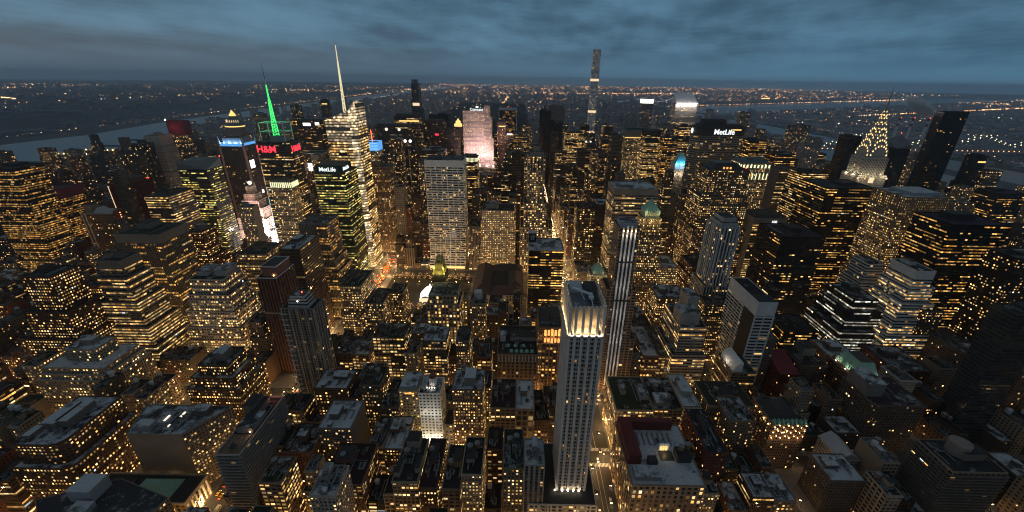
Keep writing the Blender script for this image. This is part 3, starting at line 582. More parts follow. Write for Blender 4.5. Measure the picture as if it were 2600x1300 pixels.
        for i in range(3): panel(root,X0+W*(.38+.08*i),X0+W*(.42+.08*i),Y0+5.4,Y0+5.7,h+1,h+4,'orange_panel','crown_window')
        bulb(root,X1-6,Y0+2,h+4,'lamp_red',.9)
    elif c=='bluecupola':
        mb=MB(); mb.box(X0+1,X1-1,Y0+1,Y1-1,h,h+14); mb.build('attic','plain_wall',root,(.6,.55,.48,1)); pyramid(root,'blue_roof',X0+1,X1-1,Y0+1,Y1-1,h+14,h+34,'copper',.3)
        mb=MB(); mb.cyl(cx,cy,h+34,h+41,2.5,.4,8); mb.build('cupola','copper',root)
        for x in (X0+3,cx,X1-3): lamp(root,(x,Y0-3,h+15),9000,(.1,.5,1),size=1); lamp(root,(x,Y0-5,h-8),5500,(1,.9,.7),size=1)
    elif c=='litcrown':
        n=8
        for i in range(n): panel(root,X0+W*(i+.25)/n,X0+W*(i+.7)/n,Y0-.4,Y0-.02,h-7,h-2,'yellow_panel','crown_light'); panel(root,X0+W*(i+.3)/n,X0+W*(i+.55)/n,Y0-.4,Y0-.02,h-26,h-16,'yellow_panel','crown_light')
        for i in range(6): panel(root,X0-.4,X0-.02,Y0+Dp*(i+.25)/6,Y0+Dp*(i+.7)/6,h-7,h-2,'yellow_panel','crown_light')
        bulkhead(root,X0+4,X1-4,Y0+5,Y1-5,h,5,(.2,.22,.24,1),.5)
    elif c=='wwp':
        cx-=0; 
        def octa(name,r,z0,z1,r1,m,col_=None):
            mb=MB(); mb.cyl(cx,cy,z0,z1,r,r1,12); return mb.build(name,m,root,col_)
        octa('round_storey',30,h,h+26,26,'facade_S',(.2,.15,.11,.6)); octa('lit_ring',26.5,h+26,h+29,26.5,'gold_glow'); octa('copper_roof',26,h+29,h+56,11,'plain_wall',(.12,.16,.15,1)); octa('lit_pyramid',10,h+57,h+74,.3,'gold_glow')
        for i in range(10):
            a=math.pi*(1.05+.09*i); panel(root,cx+20*math.cos(a)-.5,cx+20*math.cos(a)+.5,cy+20*math.sin(a)-.5,cy+20*math.sin(a)+.5,h+38,h+46,'warm_panel','dormer_light')
        ring(root,'shoulder_parapet',X0,X1,Y0,Y1,h,h+4,'plain_wall',.4,C4)
    elif c=='bluecube':
        ring(root,'blue_cube',X0,X1,Y0,Y1,h-15,h+3,'blue_glow',.5); 
        for i in range(5): panel(root,X0-.6,X1+.6,Y0-.75,Y0-.55,h-13+i*3.2,h-12.6+i*3.2,'led_cyan','cube_rib')
        mb=MB(); mb.beam((cx,cy,h),(cx-1,cy,h+26),.9); mb.build('red_mast','lamp_red',root)
    elif c=='glowline': panel(root,X0+W*.2,X1-1,Y0-.4,Y0-.02,h-14,h-10.5,'gold_glow','lit_floor'); bulkhead(root,X0+4,X1-4,Y0+5,Y1-5,h,5,C4,.2)
    elif c=='pale2':
        for x in (X0+W*.18,X0+W*.6): 
            mb=MB(); mb.box(x-1.2,x+1.2,Y0-1,Y0,0,h+1); mb.build('pale_pier','plain_wall',root,(.5,.47,.45,1))
        bulkhead(root,X0+3,X1-3,Y0+5,Y1-5,h,5,C4,.2)
    elif c=='discs':
        for i in range(2):
            mb=MB(); x=X0+W*(.3+.38*i); pts=[(x+4*math.cos(a*math.pi/8),Y0-.6,h-6+4*math.sin(a*math.pi/8)) for a in range(16)]; mb.q(pts); mb.q([(p[0],Y0-.1,p[2]) for p in reversed(pts)])
            for a in range(16): p,q=pts[a],pts[(a+1)%16]; mb.q([q,p,(p[0],Y0-.1,p[2]),(q[0],Y0-.1,q[2])])
            mb.build('roof_disc','screen_white' if W<60 else 'white_panel',root)
        bulkhead(root,X0+4,X1-4,Y0+5,Y1-5,h,6,C4,.3)
    elif c=='redsign': panel(root,X0+W*.55,X0+W*.72,Y0-.5,Y0-.02,h-38,h-33,'sign_red','red_sign'); bulkhead(root,X0+4,X1-4,Y0+5,Y1-5,h,6,C4,.1)
    elif c=='goldtip':
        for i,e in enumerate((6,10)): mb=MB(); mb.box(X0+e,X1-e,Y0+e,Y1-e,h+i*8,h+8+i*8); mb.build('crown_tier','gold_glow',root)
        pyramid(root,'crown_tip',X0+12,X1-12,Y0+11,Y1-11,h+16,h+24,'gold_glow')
    elif c=='frame':
        ring(root,'white_edge',X0,X1,Y0,Y1,h-7,h+2,'plain_wall',.5,(.55,.57,.6,1))
        for x in (X0,X1): mb=MB(); mb.box(x-1.3,x+1.3,Y0-1,Y0-.02,0,h-7); mb.build('white_edge','plain_wall',root,(.5,.5,.52,1))
        bulb(root,cx,cy,h+5,'lamp_red',1)
    elif c=='whitesign': panel(root,X0+2,X0+18,Y0-.5,Y0-.02,h-3,h+1,'screen_white','roof_sign'); bulkhead(root,X0+26,X1-3,Y0+4,Y1-4,h,5,C4,.2)
    elif c=='whitesign2': panel(root,X0+W*.4,X0+W*.66,Y0-.5,Y0-.02,h-12,h-5,'screen_white','roof_sign'); panel(root,X0+W*.82,X0+W*.96,Y0-.5,Y0-.02,h-10,h-3,'screen_white','roof_sign'); mb=MB(); mb.beam((cx,cy,h),(cx,cy,h+22),.6); mb.beam((cx+9,cy,h),(cx+9,cy,h+22),.6); mb.build('aerial','dark_metal',root)
    elif c=='lamp2':
        for x in (X0+2,X1-2): bulb(root,x,Y0-1,h-6,'screen_white',2)
        bulkhead(root,X0+4,X1-4,Y0+5,Y1-5,h,6,C4,.1)
    elif c=='ledge': 
        ring(root,'lit_ledge',X0,X1,Y0,Y1,h-20,h-18.6,'gold_glow',1,sides='SE')
        mb=MB(); mb.box(X0+2,X1-2,Y0+2,Y1-2,h,h+5); mb.build('crown','plain_wall',root,(.05,.1,.1,1))
    elif c=='redtop': ring(root,'red_crown',X0,X1,Y0,Y1,h-30,h+3,'plain_wall',.4,(.2,.045,.055,1)); lamp(root,(cx,Y0-14,h-12),2600,(1,.15,.15),size=2); bulb(root,X0,Y0,h+5,'lamp_white',1.2)
    elif c=='edgeglow':
        mb=MB(); mb.box(X0-1.4,X0+.6,Y0-1.2,Y0-.02,0,h-8); mb.build('lit_edge','warm_panel',root); ring(root,'roof_rim',X0,X1,Y0,Y1,h,h+1.4,'white_metal',.3); panel(root,X0+6,X0+20,Y0-.6,Y0-.02,h-36,h-20,'screen_white','screen')
        panel(root,X0-3,X0-1.5,Y0-8,Y0+10,20,62,'screen_white','screen')

def hero(key,kd,label,x0,x1,y0,y1,h,style,col,lit,o):
    R=random.Random(hash_(key)); mx,my=(x0+x1)/2,(y0+y1)/2
    root=thing(kd,label,CAT[kd],(mx,my,-.15)); X0,X1,Y0,Y1=x0-mx,x1-mx,y0-my,y1-my; H=h+.15
    if key in CUSTOM: CUSTOM[key](root,X0,X1,Y0,Y1,H,style,col,lit,o,R); return root
    if style not in('G','P432','H','RW2','WB'): col=warm(tuple(k*.82 for k in col)); lit=min(.95,lit*1.2) if h>60 else lit
    c4=(*col,lit); snow=o.get('snow',R.uniform(.05,.6)); rc=tuple(R.uniform(.012,.04)*k for k in (1,1,1.05))
    T=o.get('tiers',[]); zt=H; prev=0
    bs=[]
    if o.get('blankeast'): bs.append(1)
    if o.get('blankwest'): bs.append(3)
    for i in range(len(T)+1):
        z0=T[i][0]*H if i<len(T) else 0
        e=prev; r=(X0-e,X1+e,Y0-(0 if o.get('flatfront') else e*.8),Y1+e*.5)
        ft=roundrect(*r,o['round']) if 'round' in o else rect(*r)
        prism(ft,z0,zt,style,root,c4,blank=o.get('blanktop',0) if i==0 else 0,v0=0 if z0==0 else 200+100*i,blanksides=bs,snow=snow,roofcol=rc,bay=o.get('bay') or (ST[style][1]*R.uniform(.85,1.3) if style in('P','PP','S','R','RD','Q') else None))
        if i<len(T): prev=T[i][1]; zt=z0
    W,Dp=X1-X0,Y1-Y0
    if style in('P','Q','PP','PW','PB','S','PO','ARC','P2') and h<95:
        e=.5; ring(root,'cornice',X0,X1,Y0,Y1,H-.9,H+.25,'plain_wall',e,(*[min(1,c*1.25) for c in col],1))
    for p in o.get('pents',[]): bulkhead(root,X0+W*p[0],X0+W*p[2],Y0+Dp*p[1],Y0+Dp*p[3],H,p[4],(*[.6*c+.12 for c in col],1),min(1,snow+.2))
    if not o.get('pents') and not o.get('crown') and W>9:
        a=R.uniform(.1,.45); b=R.uniform(.3,.5); bulkhead(root,X0+W*a,X0+W*(a+R.uniform(.25,.45)),Y0+Dp*b,Y0+Dp*min(.92,b+R.uniform(.25,.45)),H,R.uniform(3,7),(*[.7*c+.03 for c in col],1),snow)
    if not o.get('crown') and h<150 and W>11:
        a=R.uniform(.08,.75); b=R.choice((.06,.7)); bulkhead(root,X0+W*a,X0+W*a+3.2,Y0+Dp*b,Y0+Dp*b+3.6,H,2.7,(*[.8*c+.02 for c in col],1),snow)
        mb=MB(); ax_,ay_=X0+W*R.uniform(.1,.9),Y0+Dp*R.uniform(.2,.8); mb.beam((ax_,ay_,H),(ax_,ay_,H+R.uniform(4,8)),.18); mb.beam((ax_-1,ay_,H+3.6),(ax_+1,ay_,H+3.6),.12); mb.build('aerial','dark_metal',root)
    nt=o.get('tanks',1 if (h<90 and style in('P','PP','S') and not o.get('crown') and R.random()<.6) else 0)
    for i in range(nt): water_tank(root,X0+W*(.3+.35*i),Y0+Dp*R.uniform(.5,.75),H,1.1)
    if o.get('bigtank'): 
        mb=MB(); mb.cyl((X0+X1)/2,(Y0+Y1)/2,H,H+11,5,5,14); mb.build('round_tank','tank_pale',root); bulkhead(root,X0+1,X0+6,Y0+1,Y0+8,H,5,c4,.4)
    if not o.get('crown') and h<150:
        for i in range(3): duct(root,(X0+W*R.uniform(.08,.9),Y0+Dp*R.uniform(.1,.4)),(X0+W*R.uniform(.08,.9),Y0+Dp*R.uniform(.5,.9)),H,R.uniform(.35,.9))
    for i in range(o.get('ac',1 if h>110 else 4)): ac_unit(root,X0+W*R.uniform(.12,.88),Y0+Dp*R.uniform(.15,.88),H,R)
    if style in('BALC','BALC2'):
        balconies(root,X0,X1,Y0,Y1,H,(.19,.18,.17) if style=='BALC' else (.12,.10,.085))
        if style=='BALC':
            ring(root,'roof_wall',X0,X1,Y0,Y1,H,H+1.6,'plain_wall',.6,(.33,.29,.27,1)); bulkhead(root,X0+2,X1-2,Y0+20,Y0+38,H,5,(.2,.19,.19,1),.6); bulkhead(root,X0-3,X0+5,Y0+38,Y0+52,H,9,(.12,.11,.11,1),.1)
            rb=MB(); rb.q([(X0+.6,Y0+.6,H+.15),(X1-.6,Y0+.6,H+.15),(X1-.6,Y0+19,H+.15),(X0+.6,Y0+19,H+.15)]); rb.build('brown_terrace','tank_wood',root); bulb(root,X1-3,Y0+18.5,H+3,'lamp_amber',.4); lamp(root,(X1-4,Y0+16.5,H+3.4),90,(1,.6,.3),size=.3)
            for i in range(3): lamp(root,(X1-3-i*3,Y1-4,H+3),160,(1,.35,.2),size=.3)
        else:
            mb=MB(); mb.cyl(0,4,H,H+10,7,7,16); mb.build('round_roof_house','plain_wall',root,(.22,.19,.17,1))
    if o.get('crown'): crown(o['crown'],root,X0,X1,Y0,Y1,H,col,R)
    return root
def hash_(s):
    k=7
    for ch in str(s): k=(k*131+ord(ch))%1000003
    return k
# ---- one-off towers
def c_grace(root,X0,X1,Y0,Y1,H,st,col,lit,o,R):
    c4=(*col,lit); prism(rect(X0,X1,Y0,Y1),46,H,'G',root,c4,blank=10,v0=200,snow=.3,blanksides=(1,3))
    pr=[(Y0,46),(Y0-1.2,36),(Y0-3.6,26),(Y0-8,16),(Y0-15,7),(Y0-19,3)]   # the flaring foot
    mb=MB(); nb=7
    for i in range(len(pr)-1):
        (ya,za),(yb,zb)=pr[i],pr[i+1]; mb.q([(X0,yb,zb),(X1,yb,zb),(X1,ya,za),(X0,ya,za)],[(0,5+zb/3.9),(nb,5+zb/3.9),(nb,5+za/3.9),(0,5+za/3.9)]); mb.q([(X1,yb,zb),(X1,Y1,zb),(X1,Y1,za),(X1,ya,za)],mi=1); mb.q([(X0,Y1,zb),(X0,yb,zb),(X0,ya,za),(X0,Y1,za)],mi=1)
    mb.build('flared_base',['facade_G','plain_wall'],root,c4)
    mb=MB(); n=15; F=(H-56)/3.9; nf=round(F)
    mb.q([(X1+.02,Y0+1,46),(X1+.02,Y1-1,46),(X1+.02,Y1-1,H-10),(X1+.02,Y0+1,H-10)],[(0,300),(n,300),(n,300+nf),(0,300+nf)]); mb.build('side_wall','facade_GS',root,(*col,.25))
    panel(root,X0+1,X1-1,Y0-18.6,Y0-18.2,-.2,4.4,'gold_glow','lobby_glass'); 
    for i in range(4): lamp(root,(X0+(X1-X0)*(i+.5)/4,Y0-21,3),500,(1,.7,.3),size=.6)
    bulkhead(root,X0+3,X0+24,Y0+8,Y1-6,H,3.5,(.1,.1,.11,1),.2); bulkhead(root,X0+28,X1-4,Y0+10,Y1-4,H,2.5,(.2,.21,.22,1),.5)
def c_boa(root,X0,X1,Y0,Y1,H,st,col,lit,o,R):
    W=X1-X0; zS=H+14
    P=[(X0,Y0),(X1-W*.2,Y0),(X1,Y0+7),(X1,Y1),(X0,Y1)]; Zt=[H+14,H+29,H+44,H+38,H+14]
    mb=MB(); bay=3.4; fl=4.4
    def strip(lo,hi,mi,j):
        pass
    n=5
    for i in range(n):
        p,q=P[i],P[(i+1)%n]; L=math.hypot(q[0]-p[0],q[1]-p[1]); nb=round(L/bay); z0s=0; za,zb=Zt[i],Zt[(i+1)%n]; zc=min(za,zb)-34
        if i in (1,):   # the lit facet runs full height
            nf=round((za-6)/fl); mb.q([(*p,0),(*q,0),(*q,zb),(*p,za)],[(i*60,0),(i*60+nb,0),(i*60+nb,zb/fl),(i*60,za/fl)],1)
        else:
            mb.q([(*p,0),(*q,0),(*q,zc),(*p,zc)],[(i*60,0),(i*60+nb,0),(i*60+nb,zc/fl),(i*60,zc/fl)],0)
            mb.q([(*p,zc),(*q,zc),(*q,zb),(*p,za)],[(i*60,zc/fl+300),(i*60+nb,zc/fl+300),(i*60+nb,zb/fl+300),(i*60,za/fl+300)],2)
    mb.build('crystal_shaft',['facade_CB','facade_BOAF','facade_BOAT'],root,(*col,lit))
    rb=MB(); z=H-2; rb.q([(p[0],p[1],z) for p in inset(P,.4)]); rb.build('roof','roof',root,(.2,.19,.18,.2)); bulkhead(root,X0+4,X1-8,Y0+14,Y1-8,z,12,(.4,.38,.36,1),.3)
    for i in range(2): lamp(root,(X0+12+i*16,Y0+12,z+14),6000,(1,.9,.8),size=1.5)
    rim=MB()
    for i in range(n): 
        p,q=P[i],P[(i+1)%n]; rim.beam((*p,Zt[i]),(*q,Zt[(i+1)%n]),.8)
    rim.build('glass_rim','white_metal',root)
    bx,by=X0+W*.42,Y1-16; z0=H-14; zt=377-H+H-.0
    mb=MB(); N=17; r0,r1=3.2,.7; top=374
    for a in range(4):
        t=a*math.pi/2+.78; mb.beam((bx+r0*math.cos(t),by+r0*math.sin(t),z0),(bx+r1*math.cos(t),by+r1*math.sin(t),top-30),.6)
    for i in range(N):
        za=z0+(top-30-z0)*i/N; zb=z0+(top-30-z0)*(i+1)/N; ra=r0+(r1-r0)*i/N; rb_=r0+(r1-r0)*(i+1)/N
        for a in range(4):
            t=a*math.pi/2+.78;t2=t+math.pi/2; mb.beam((bx+ra*math.cos(t),by+ra*math.sin(t),za),(bx+rb_*math.cos(t2),by+rb_*math.sin(t2),zb),.45)
    mb.build('lattice_spire','spire_lit',root); mb=MB(); mb.cyl(bx,by,top-30,top-8,.9,.5,8); mb.build('spire_tip','spire_lit',root); mb=MB(); mb.cyl(bx,by,top-8,top,.4,.08,6); mb.build('spire_needle','white_metal',root)
    bulb(root,bx+4,by-3,H-2,'blue_glow',2)
def c_fourhundred(root,X0,X1,Y0,Y1,H,st,col,lit,o,R):
    c4=(*col,lit); W=X1-X0; Dp=Y1-Y0; zc=H-21; zb=30
    prism(rect(X0+.9,X1-.9,Y0+.9,Y1-.9),zb,zc,'FH',root,(*[k*.72 for k in col],lit),v0=200,roof=False,parapet=0)
    def pier(name,a,b,c,d,z0,z1):
        mb=MB(); mb.box(a,b,c,d,z0,z1); mb.build(name,'plain_wall',root,(*[min(1,k*1.08) for k in col],1))
    nb=5
    xs=[X0+W*i/nb for i in range(nb+1)]
    for i,x in enumerate(xs):
        w=.85 if 0<i<nb else .9; a,b=(x-w,x+w) if 0<i<nb else ((x,x+2*w) if i==0 else (x-2*w,x)); pier('pier',a,b,Y0,Y0+1.2,zb,H+.4)
        pier('pier',a,b,Y1-1.2,Y1,zb,H+.4)
    ys=[Y0+Dp*i/16 for i in range(17)]
    for i,y in enumerate(ys):
        for (a,b) in ((X0,X0+1.1),(X1-1.1,X1)): pier('pier',a,b,max(Y0+1.21,y-.42),min(Y1-1.21,y+.42),zb,H+.4)
    z=zb+3.45*4
    while z<zc-4:
        ring(root,'spandrel',X0+.9,X1-.9,Y0+.9,Y1-.9,z,z+.5,'plain_wall',.25,(.3,.27,.25,1)); z+=3.45*2
    # crown: recessed lit wall behind the piers
    mb=MB(); e=3.4; mb.box(X0+e,X1-e,Y0+e,Y1-e,zc,H); mb.build('crown_wall','plain_wall',root,(.5,.42,.33,1))
    ring(root,'crown_sill',X0+.4,X1-.4,Y0+.4,Y1-.4,zc-.6,zc+.4,'plain_wall',.5,(.4,.37,.33,1))
    for i in range(nb):
        for y in (Y0+1.0,): 
            o_=lamp(root,(X0+W*(i+.5)/nb,y-.6,zc+1.2),900,(1,.74,.40),'AREA',size=2.6); aim(o_,(X0+W*(i+.5)/nb,y+2.4,zc+7)); o_=lamp(root,(X0+W*(i+.5)/nb,y+.2,zc+8),170,(1,.72,.36),'AREA',size=2.4); aim(o_,(X0+W*(i+.5)/nb,y+2.4,zc+14)); panel(root,X0+W*(i+.22)/nb,X0+W*(i+.78)/nb,y-.35,y+.05,zc+.45,zc+1.1,'screen_white','uplight')
    for i in range(6):
        for x in (X0+.2,X1-.2): aim(lamp(root,(x+(-.6 if x<0 else .6),Y0+Dp*(i+.5)/6,zc+1.2),700,(1,.72,.36),'AREA',size=3),(x+(3 if x<0 else -3),Y0+Dp*(i+.5)/6,zc+8))
    # sunk roof with crenellated parapet and a maintenance crane
    rb=MB(); rb.q([(X0+2,Y0+2,H+.05),(X1-2,Y0+2,H+.05),(X1-2,Y1-2,H+.05),(X0+2,Y1-2,H+.05)]); rb.build('roof','roof',root,(.16,.19,.22,.45))
    n=12
    for i in range(n): 
        y=Y0+Dp*(i+.5)/n
        for x0 in (X0,X1-.9): pier('merlon',x0,x0+.9,y-.9,y+.9,H+.4,H+1.7)
    for i in range(9):
        x=X0+W*(i+.5)/9
        for y0 in (Y0,Y1-.9): pier('merlon',x-.75,x+.75,y0,y0+.9,H+.4,H+1.7)
    bulkhead(root,1,X1-3,2,Y1-4,H+.06,3,(.09,.1,.11,1),.1); bulkhead(root,1,X1-4,Y0+4,-1,H+.06,1.5,(.14,.15,.16,1),.1); bulkhead(root,X0+3,-1,4,Y1-3,H+.06,2.2,(.4,.43,.46,1),.95)
    mb=MB(); mb.beam((X0+4,2.5,H+4),(3,-7.5,H+4.6),1.2); mb.beam((3,-7.5,H+.5),(3,-7.5,H+5.5),1.5); mb.box(1.6,4.6,-9.2,-6,H+.4,H+3.4); mb.beam((3,-7.5,H+3),(2.6,Y0-1.2,H+2.6),.4); mb.beam((-1,-8,H+1),(-3,3,H+3),.4); mb.build('roof_crane','white_metal',root)
    # podium
    prism(rect(X0-21,X1+6.5,Y0-12,Y1+9),0,zb,'PP',root,(*[k*.95 for k in col],.35),snow=.2,bay=4.2)
    for i in range(8): pier('podium_pier',X0-21+(W+27.5)*i/7-.7,X0-21+(W+27.5)*i/7+.7,Y0-12.5,Y0-12.02,4,zb)
    for i in range(4): bulb(root,X0+W*(.22+i*.18),Y0-.8,zb+1.2,'lamp_white',.45); lamp(root,(X0+W*(.22+i*.18),Y0-1.3,zb+2.5),170,(1,.8,.55),size=.3)
    bulb(root,X0-.8,Y0-.4,zb+1.5,'lamp_white',.5); lamp(root,(X0-1,Y0-1,zb+3),150,(1,.8,.6),size=.3)
def c_metlife(root,X0,X1,Y0,Y1,H,st,col,lit,o,R):
    W=X1-X0; m=X0+W*.2; n=X0+W*.8; f=[(X0,Y0+15),(X0+2,Y0+11),(m-7,Y0),(n+7,Y0),(X1-2,Y0+11),(X1,Y0+15),(X1,Y1-6),(n,Y1+8),(m,Y1+8),(X0,Y1-6)]
    c4=(*col,lit); prism(f,118,H,'RM',root,c4,blank=17,v0=200); mb=MB()
    g=inset(f,1.5); prism(g,108,118,'BL',root,(.03,.028,.03,.0),v0=500,roof=False,parapet=0); prism(f,0,108,'RM',root,c4,v0=0,roof=True,parapet=.2)
    h2=[(p[0],p[1]) for p in inset(f,-.35)]; mb=MB()
    for i in range(len(h2)):
        p,q=h2[i],h2[(i+1)%len(h2)]; mb.q([(*p,H-16.5),(*q,H-16.5),(*q,H+1.4),(*p,H+1.4)])
    mb.build('dark_crown_band','plain_wall',root,(.05,.045,.042,1))
    sign(root,'MetLife',13.2,(5,Y0-1.0,H-13.2),ext=.4); 
    mb=MB(); mb.cyl(0,0,0,.6,5.2,5.2,14); o_=mb.build('round_sign','sign_white',root); o_.location=(X0-1.2,Y0+13.2,H-8); o_.rotation_euler=(math.pi/2,0,-math.pi/2)
    panel(root,X1-30,X1-14,Y0-.9,Y0-.4,H-5.5,H-3.6,'gold_glow','lit_cornice'); bulkhead(root,X0+18,X1-42,Y0+8,Y1,H,13,(.05,.05,.055,1),.05); bulkhead(root,X0+12,X1-12,Y0+5,Y1+2,H,4,(.06,.06,.06,1),.1)
def c_rock(root,X0,X1,Y0,Y1,H,st,col,lit,o,R):
    W=X1-X0
    segs=[(X0,X1-24,Y0+2,Y1,H-9,0),(X1-24,X1-8,Y0,Y1+3,H+6,0),(X1-8,X1-2,Y0-2,Y1+2,H-26,0),(X1-2,X1+3,Y0-1,Y1,H-84,0),(X1+3,X1+7,Y0-2,Y1,H-150,0)]
    for i,(a,b,c,d,hh,_) in enumerate(segs): prism(rect(a,b,c,d),0,hh,'ROCK',root,(*col,lit),v0=50*i+10,snow=.1)
    prism(rect(X0+4,X1-8,Y0-57,Y0-24),0,66,'P',root,(.3,.26,.22,.4),v0=500)
    sign(root,'Comcast',10.5,(X0+40,Y0+1,H-7.2),m='sign_white',ext=.3,name='roof_sign_lettering'); panel(root,X0+38,X0+46,Y0+.8,Y0+1.6,H+1,H+5,'sign_white','roof_sign_emblem')
    for x,y,z,w in ((X1-2,Y0-55,69,520000),(X1-22,Y0-55,69,430000),(X1-44,Y0-55,69,360000),(X0+26,Y0-55,69,300000),(X0+6,Y0-55,69,240000)):
        for an in (122,146): o_=lamp(root,(x,y,z),w*(1 if an>130 else .35),(1,.64,.62),'SPOT',size=2,spot=math.radians(64),name='floodlight'); o_.rotation_euler=(math.radians(an),0,0)
def c_chrysler(root,X0,X1,Y0,Y1,H,st,col,lit,o,R):
    W=X1-X0; zt=320.0; cx=4; cy=0
    prism(rect(X0,X1,Y0,Y1),0,H-30,'P',root,(*[k*.7 for k in col],.12),v0=0); hw=19; c4=(.42,.41,.40,.12)
    prism(rect(cx-hw-5,cx+hw+5,cy-hw,cy+hw),H-30,H+8,'P',root,c4,v0=200); prism(rect(cx-hw+1,cx+hw-1,cy-hw+1,cy+hw-1),H+8,H+36,'V',root,c4,v0=300)
    # sunburst crown: stacked arched tiers narrowing to the needle
    tiers=[(16,H+36,26),(13.6,H+46,25),(11.2,H+56,23),(8.8,H+66,22),(6.4,H+76,20),(4.2,H+86,19),(2.5,H+96,16)]
    for k,(r,z,hh) in enumerate(tiers):
        mb=MB()
        for side in range(4):
            ca,sa=math.cos(side*math.pi/2),math.sin(side*math.pi/2); pts=[(-r,0)]+[(r*math.cos(math.pi*(1-i/10.)),hh*.9*math.sin(math.pi*i/10.)**.8) for i in range(1,10)]+[(r,0)]
            tr=lambda u,d:(cx+u*ca-(-d)*sa*1,cy+u*sa+(-d)*ca)
            mb.q([(*tr(u,r),z+v) for u,v in pts]); mb.q([(*tr(u,0),z+v) for u,v in reversed(pts)])
            for i in range(len(pts)-1): mb.q([(*tr(pts[i+1][0],r),z+pts[i+1][1]),(*tr(pts[i][0],r),z+pts[i][1]),(*tr(pts[i][0],0),z+pts[i][1]),(*tr(pts[i+1][0],0),z+pts[i+1][1])])
        mb.build('crown_arch','plain_wall',root,(.34,.33,.31,1))
        n=9 if k<2 else 7 if k<4 else 5 if k<6 else 3
        for side in (0,3,1):
            ca,sa=math.cos(side*math.pi/2),math.sin(side*math.pi/2); tr=lambda u,d:(cx+u*ca+d*sa,cy+u*sa-d*ca)
            mb=MB()
            for i in range(n):
                a=math.pi*(i+.5)/n; u=r*.80*math.cos(a); v=hh*.74*math.sin(a)**.8+1.2; s=1.45 if k<4 else 1.1
                mb.q([(*tr(u-s*.75,r+.12),z+v-s),(*tr(u+s*.75,r+.12),z+v-s),(*tr(u+s*.35*math.cos(a),r+.12),z+v+s*1.25)])
                if side!=1: mb.build('triangular_window','crown_lamp',root); mb=MB()
            if side==1: mb.build('triangular_window','crown_lamp',root)['kind']='stuff'
    mb=MB(); mb.cyl(cx,cy,H+104,zt-10,1.9,.6,8); mb.cyl(cx,cy,zt-10,zt,.6,.06,6); mb.build('needle_spire','steel',root)
    for x,y in ((cx-hw,cy-hw-6),(cx+hw,cy-hw-6),(cx,cy-hw-8),(cx-hw-6,cy+8),(cx-hw-6,cy-8)): lamp(root,(x,y,H+9),3500,(1,.8,.45),size=1)
    for x in (-24,24): bulb(root,cx+x,cy-hw-1,H+4,'warm_panel',1.6)
    panel(root,cx-4,cx+4,cy-hw-.6,cy-hw-.05,H-4,H+5,'warm_panel','lit_bay')
def c_library(root,X0,X1,Y0,Y1,H,st,col,lit,o,R):
    h=20; c4=(*col,lit); prism(rect(X0,X1,Y0,Y1),0,h,'ARC',root,c4)
    def hip(a,b,c,d,z0,z1,ax):
        mb=MB(); w=min(b-a,d-c)/2
        if ax=='y': r0,r1=((a+b)/2,c+w,z1),((a+b)/2,d-w,z1); mb.q([(a,c,z0),(b,c,z0),r0]); mb.q([(b,c,z0),(b,d,z0),r1,r0]); mb.q([(b,d,z0),(a,d,z0),r1]); mb.q([(a,d,z0),(a,c,z0),r0,r1])
        else: r0,r1=(a+w,(c+d)/2,z1),(b-w,(c+d)/2,z1); mb.q([(a,c,z0),(b,c,z0),r1,r0]); mb.q([(b,c,z0),(b,d,z0),r1]); mb.q([(b,d,z0),(a,d,z0),r0,r1]); mb.q([(a,d,z0),(a,c,z0),r0])
        mb.build('hipped_roof','plain_wall',root,(.085,.06,.055,1))
    hip(X0+1,X0+28,Y0+1,Y1-1,h+1,h+13,'y'); hip(X0+28.2,X1-1,Y0+2,Y0+26,h+1,h+11,'x'); hip(X0+28.2,X1-1,Y1-26,Y1-2,h+1,h+11,'x'); hip(X1-24,X1-1,Y0+26.2,Y1-26.2,h+1,h+9,'y')
    lamp(root,(X0+40,Y0-4,6),700,(1,.6,.3),size=.5)
def poly_tower(name,label,pts,h,style,col,lit,snow,extra=None,blank=()):
    mx=sum(p[0] for p in pts)/len(pts); my=sum(p[1] for p in pts)/len(pts); root=thing(name,label,CAT[name],(mx,my,-.15)); f=[(p[0]-mx,p[1]-my) for p in pts]
    prism(f,0,h,style,root,(*warm([k*.7 for k in col]),lit),snow=snow,blanksides=blank,roofcol=(.05,.05,.055))
    if extra: extra(root,h,f)
    return root
CUSTOM={'grace':c_grace,'boa':c_boa,'fourhundred':c_fourhundred,'metlife':c_metlife,'rock':c_rock,'chrysler':c_chrysler,'library':c_library}
facade('BOAF',.98,.76,E=1.6,group=30,gmix=.95,fl=.15,cols=((1,.66,.32),(1,.76,.44),(1,.84,.56)),glass=(.25,.22,.16))
facade('BOAT',.98,.7,E=1.1,group=30,gmix=.9,fl=.5,cols=((1,.62,.30),(1,.72,.42),(1,.82,.58)),glass=(.25,.22,.2))
glow('spire_lit',(1,.86,.5),.9); glow('crown_lamp',(1,.62,.24),3.2)
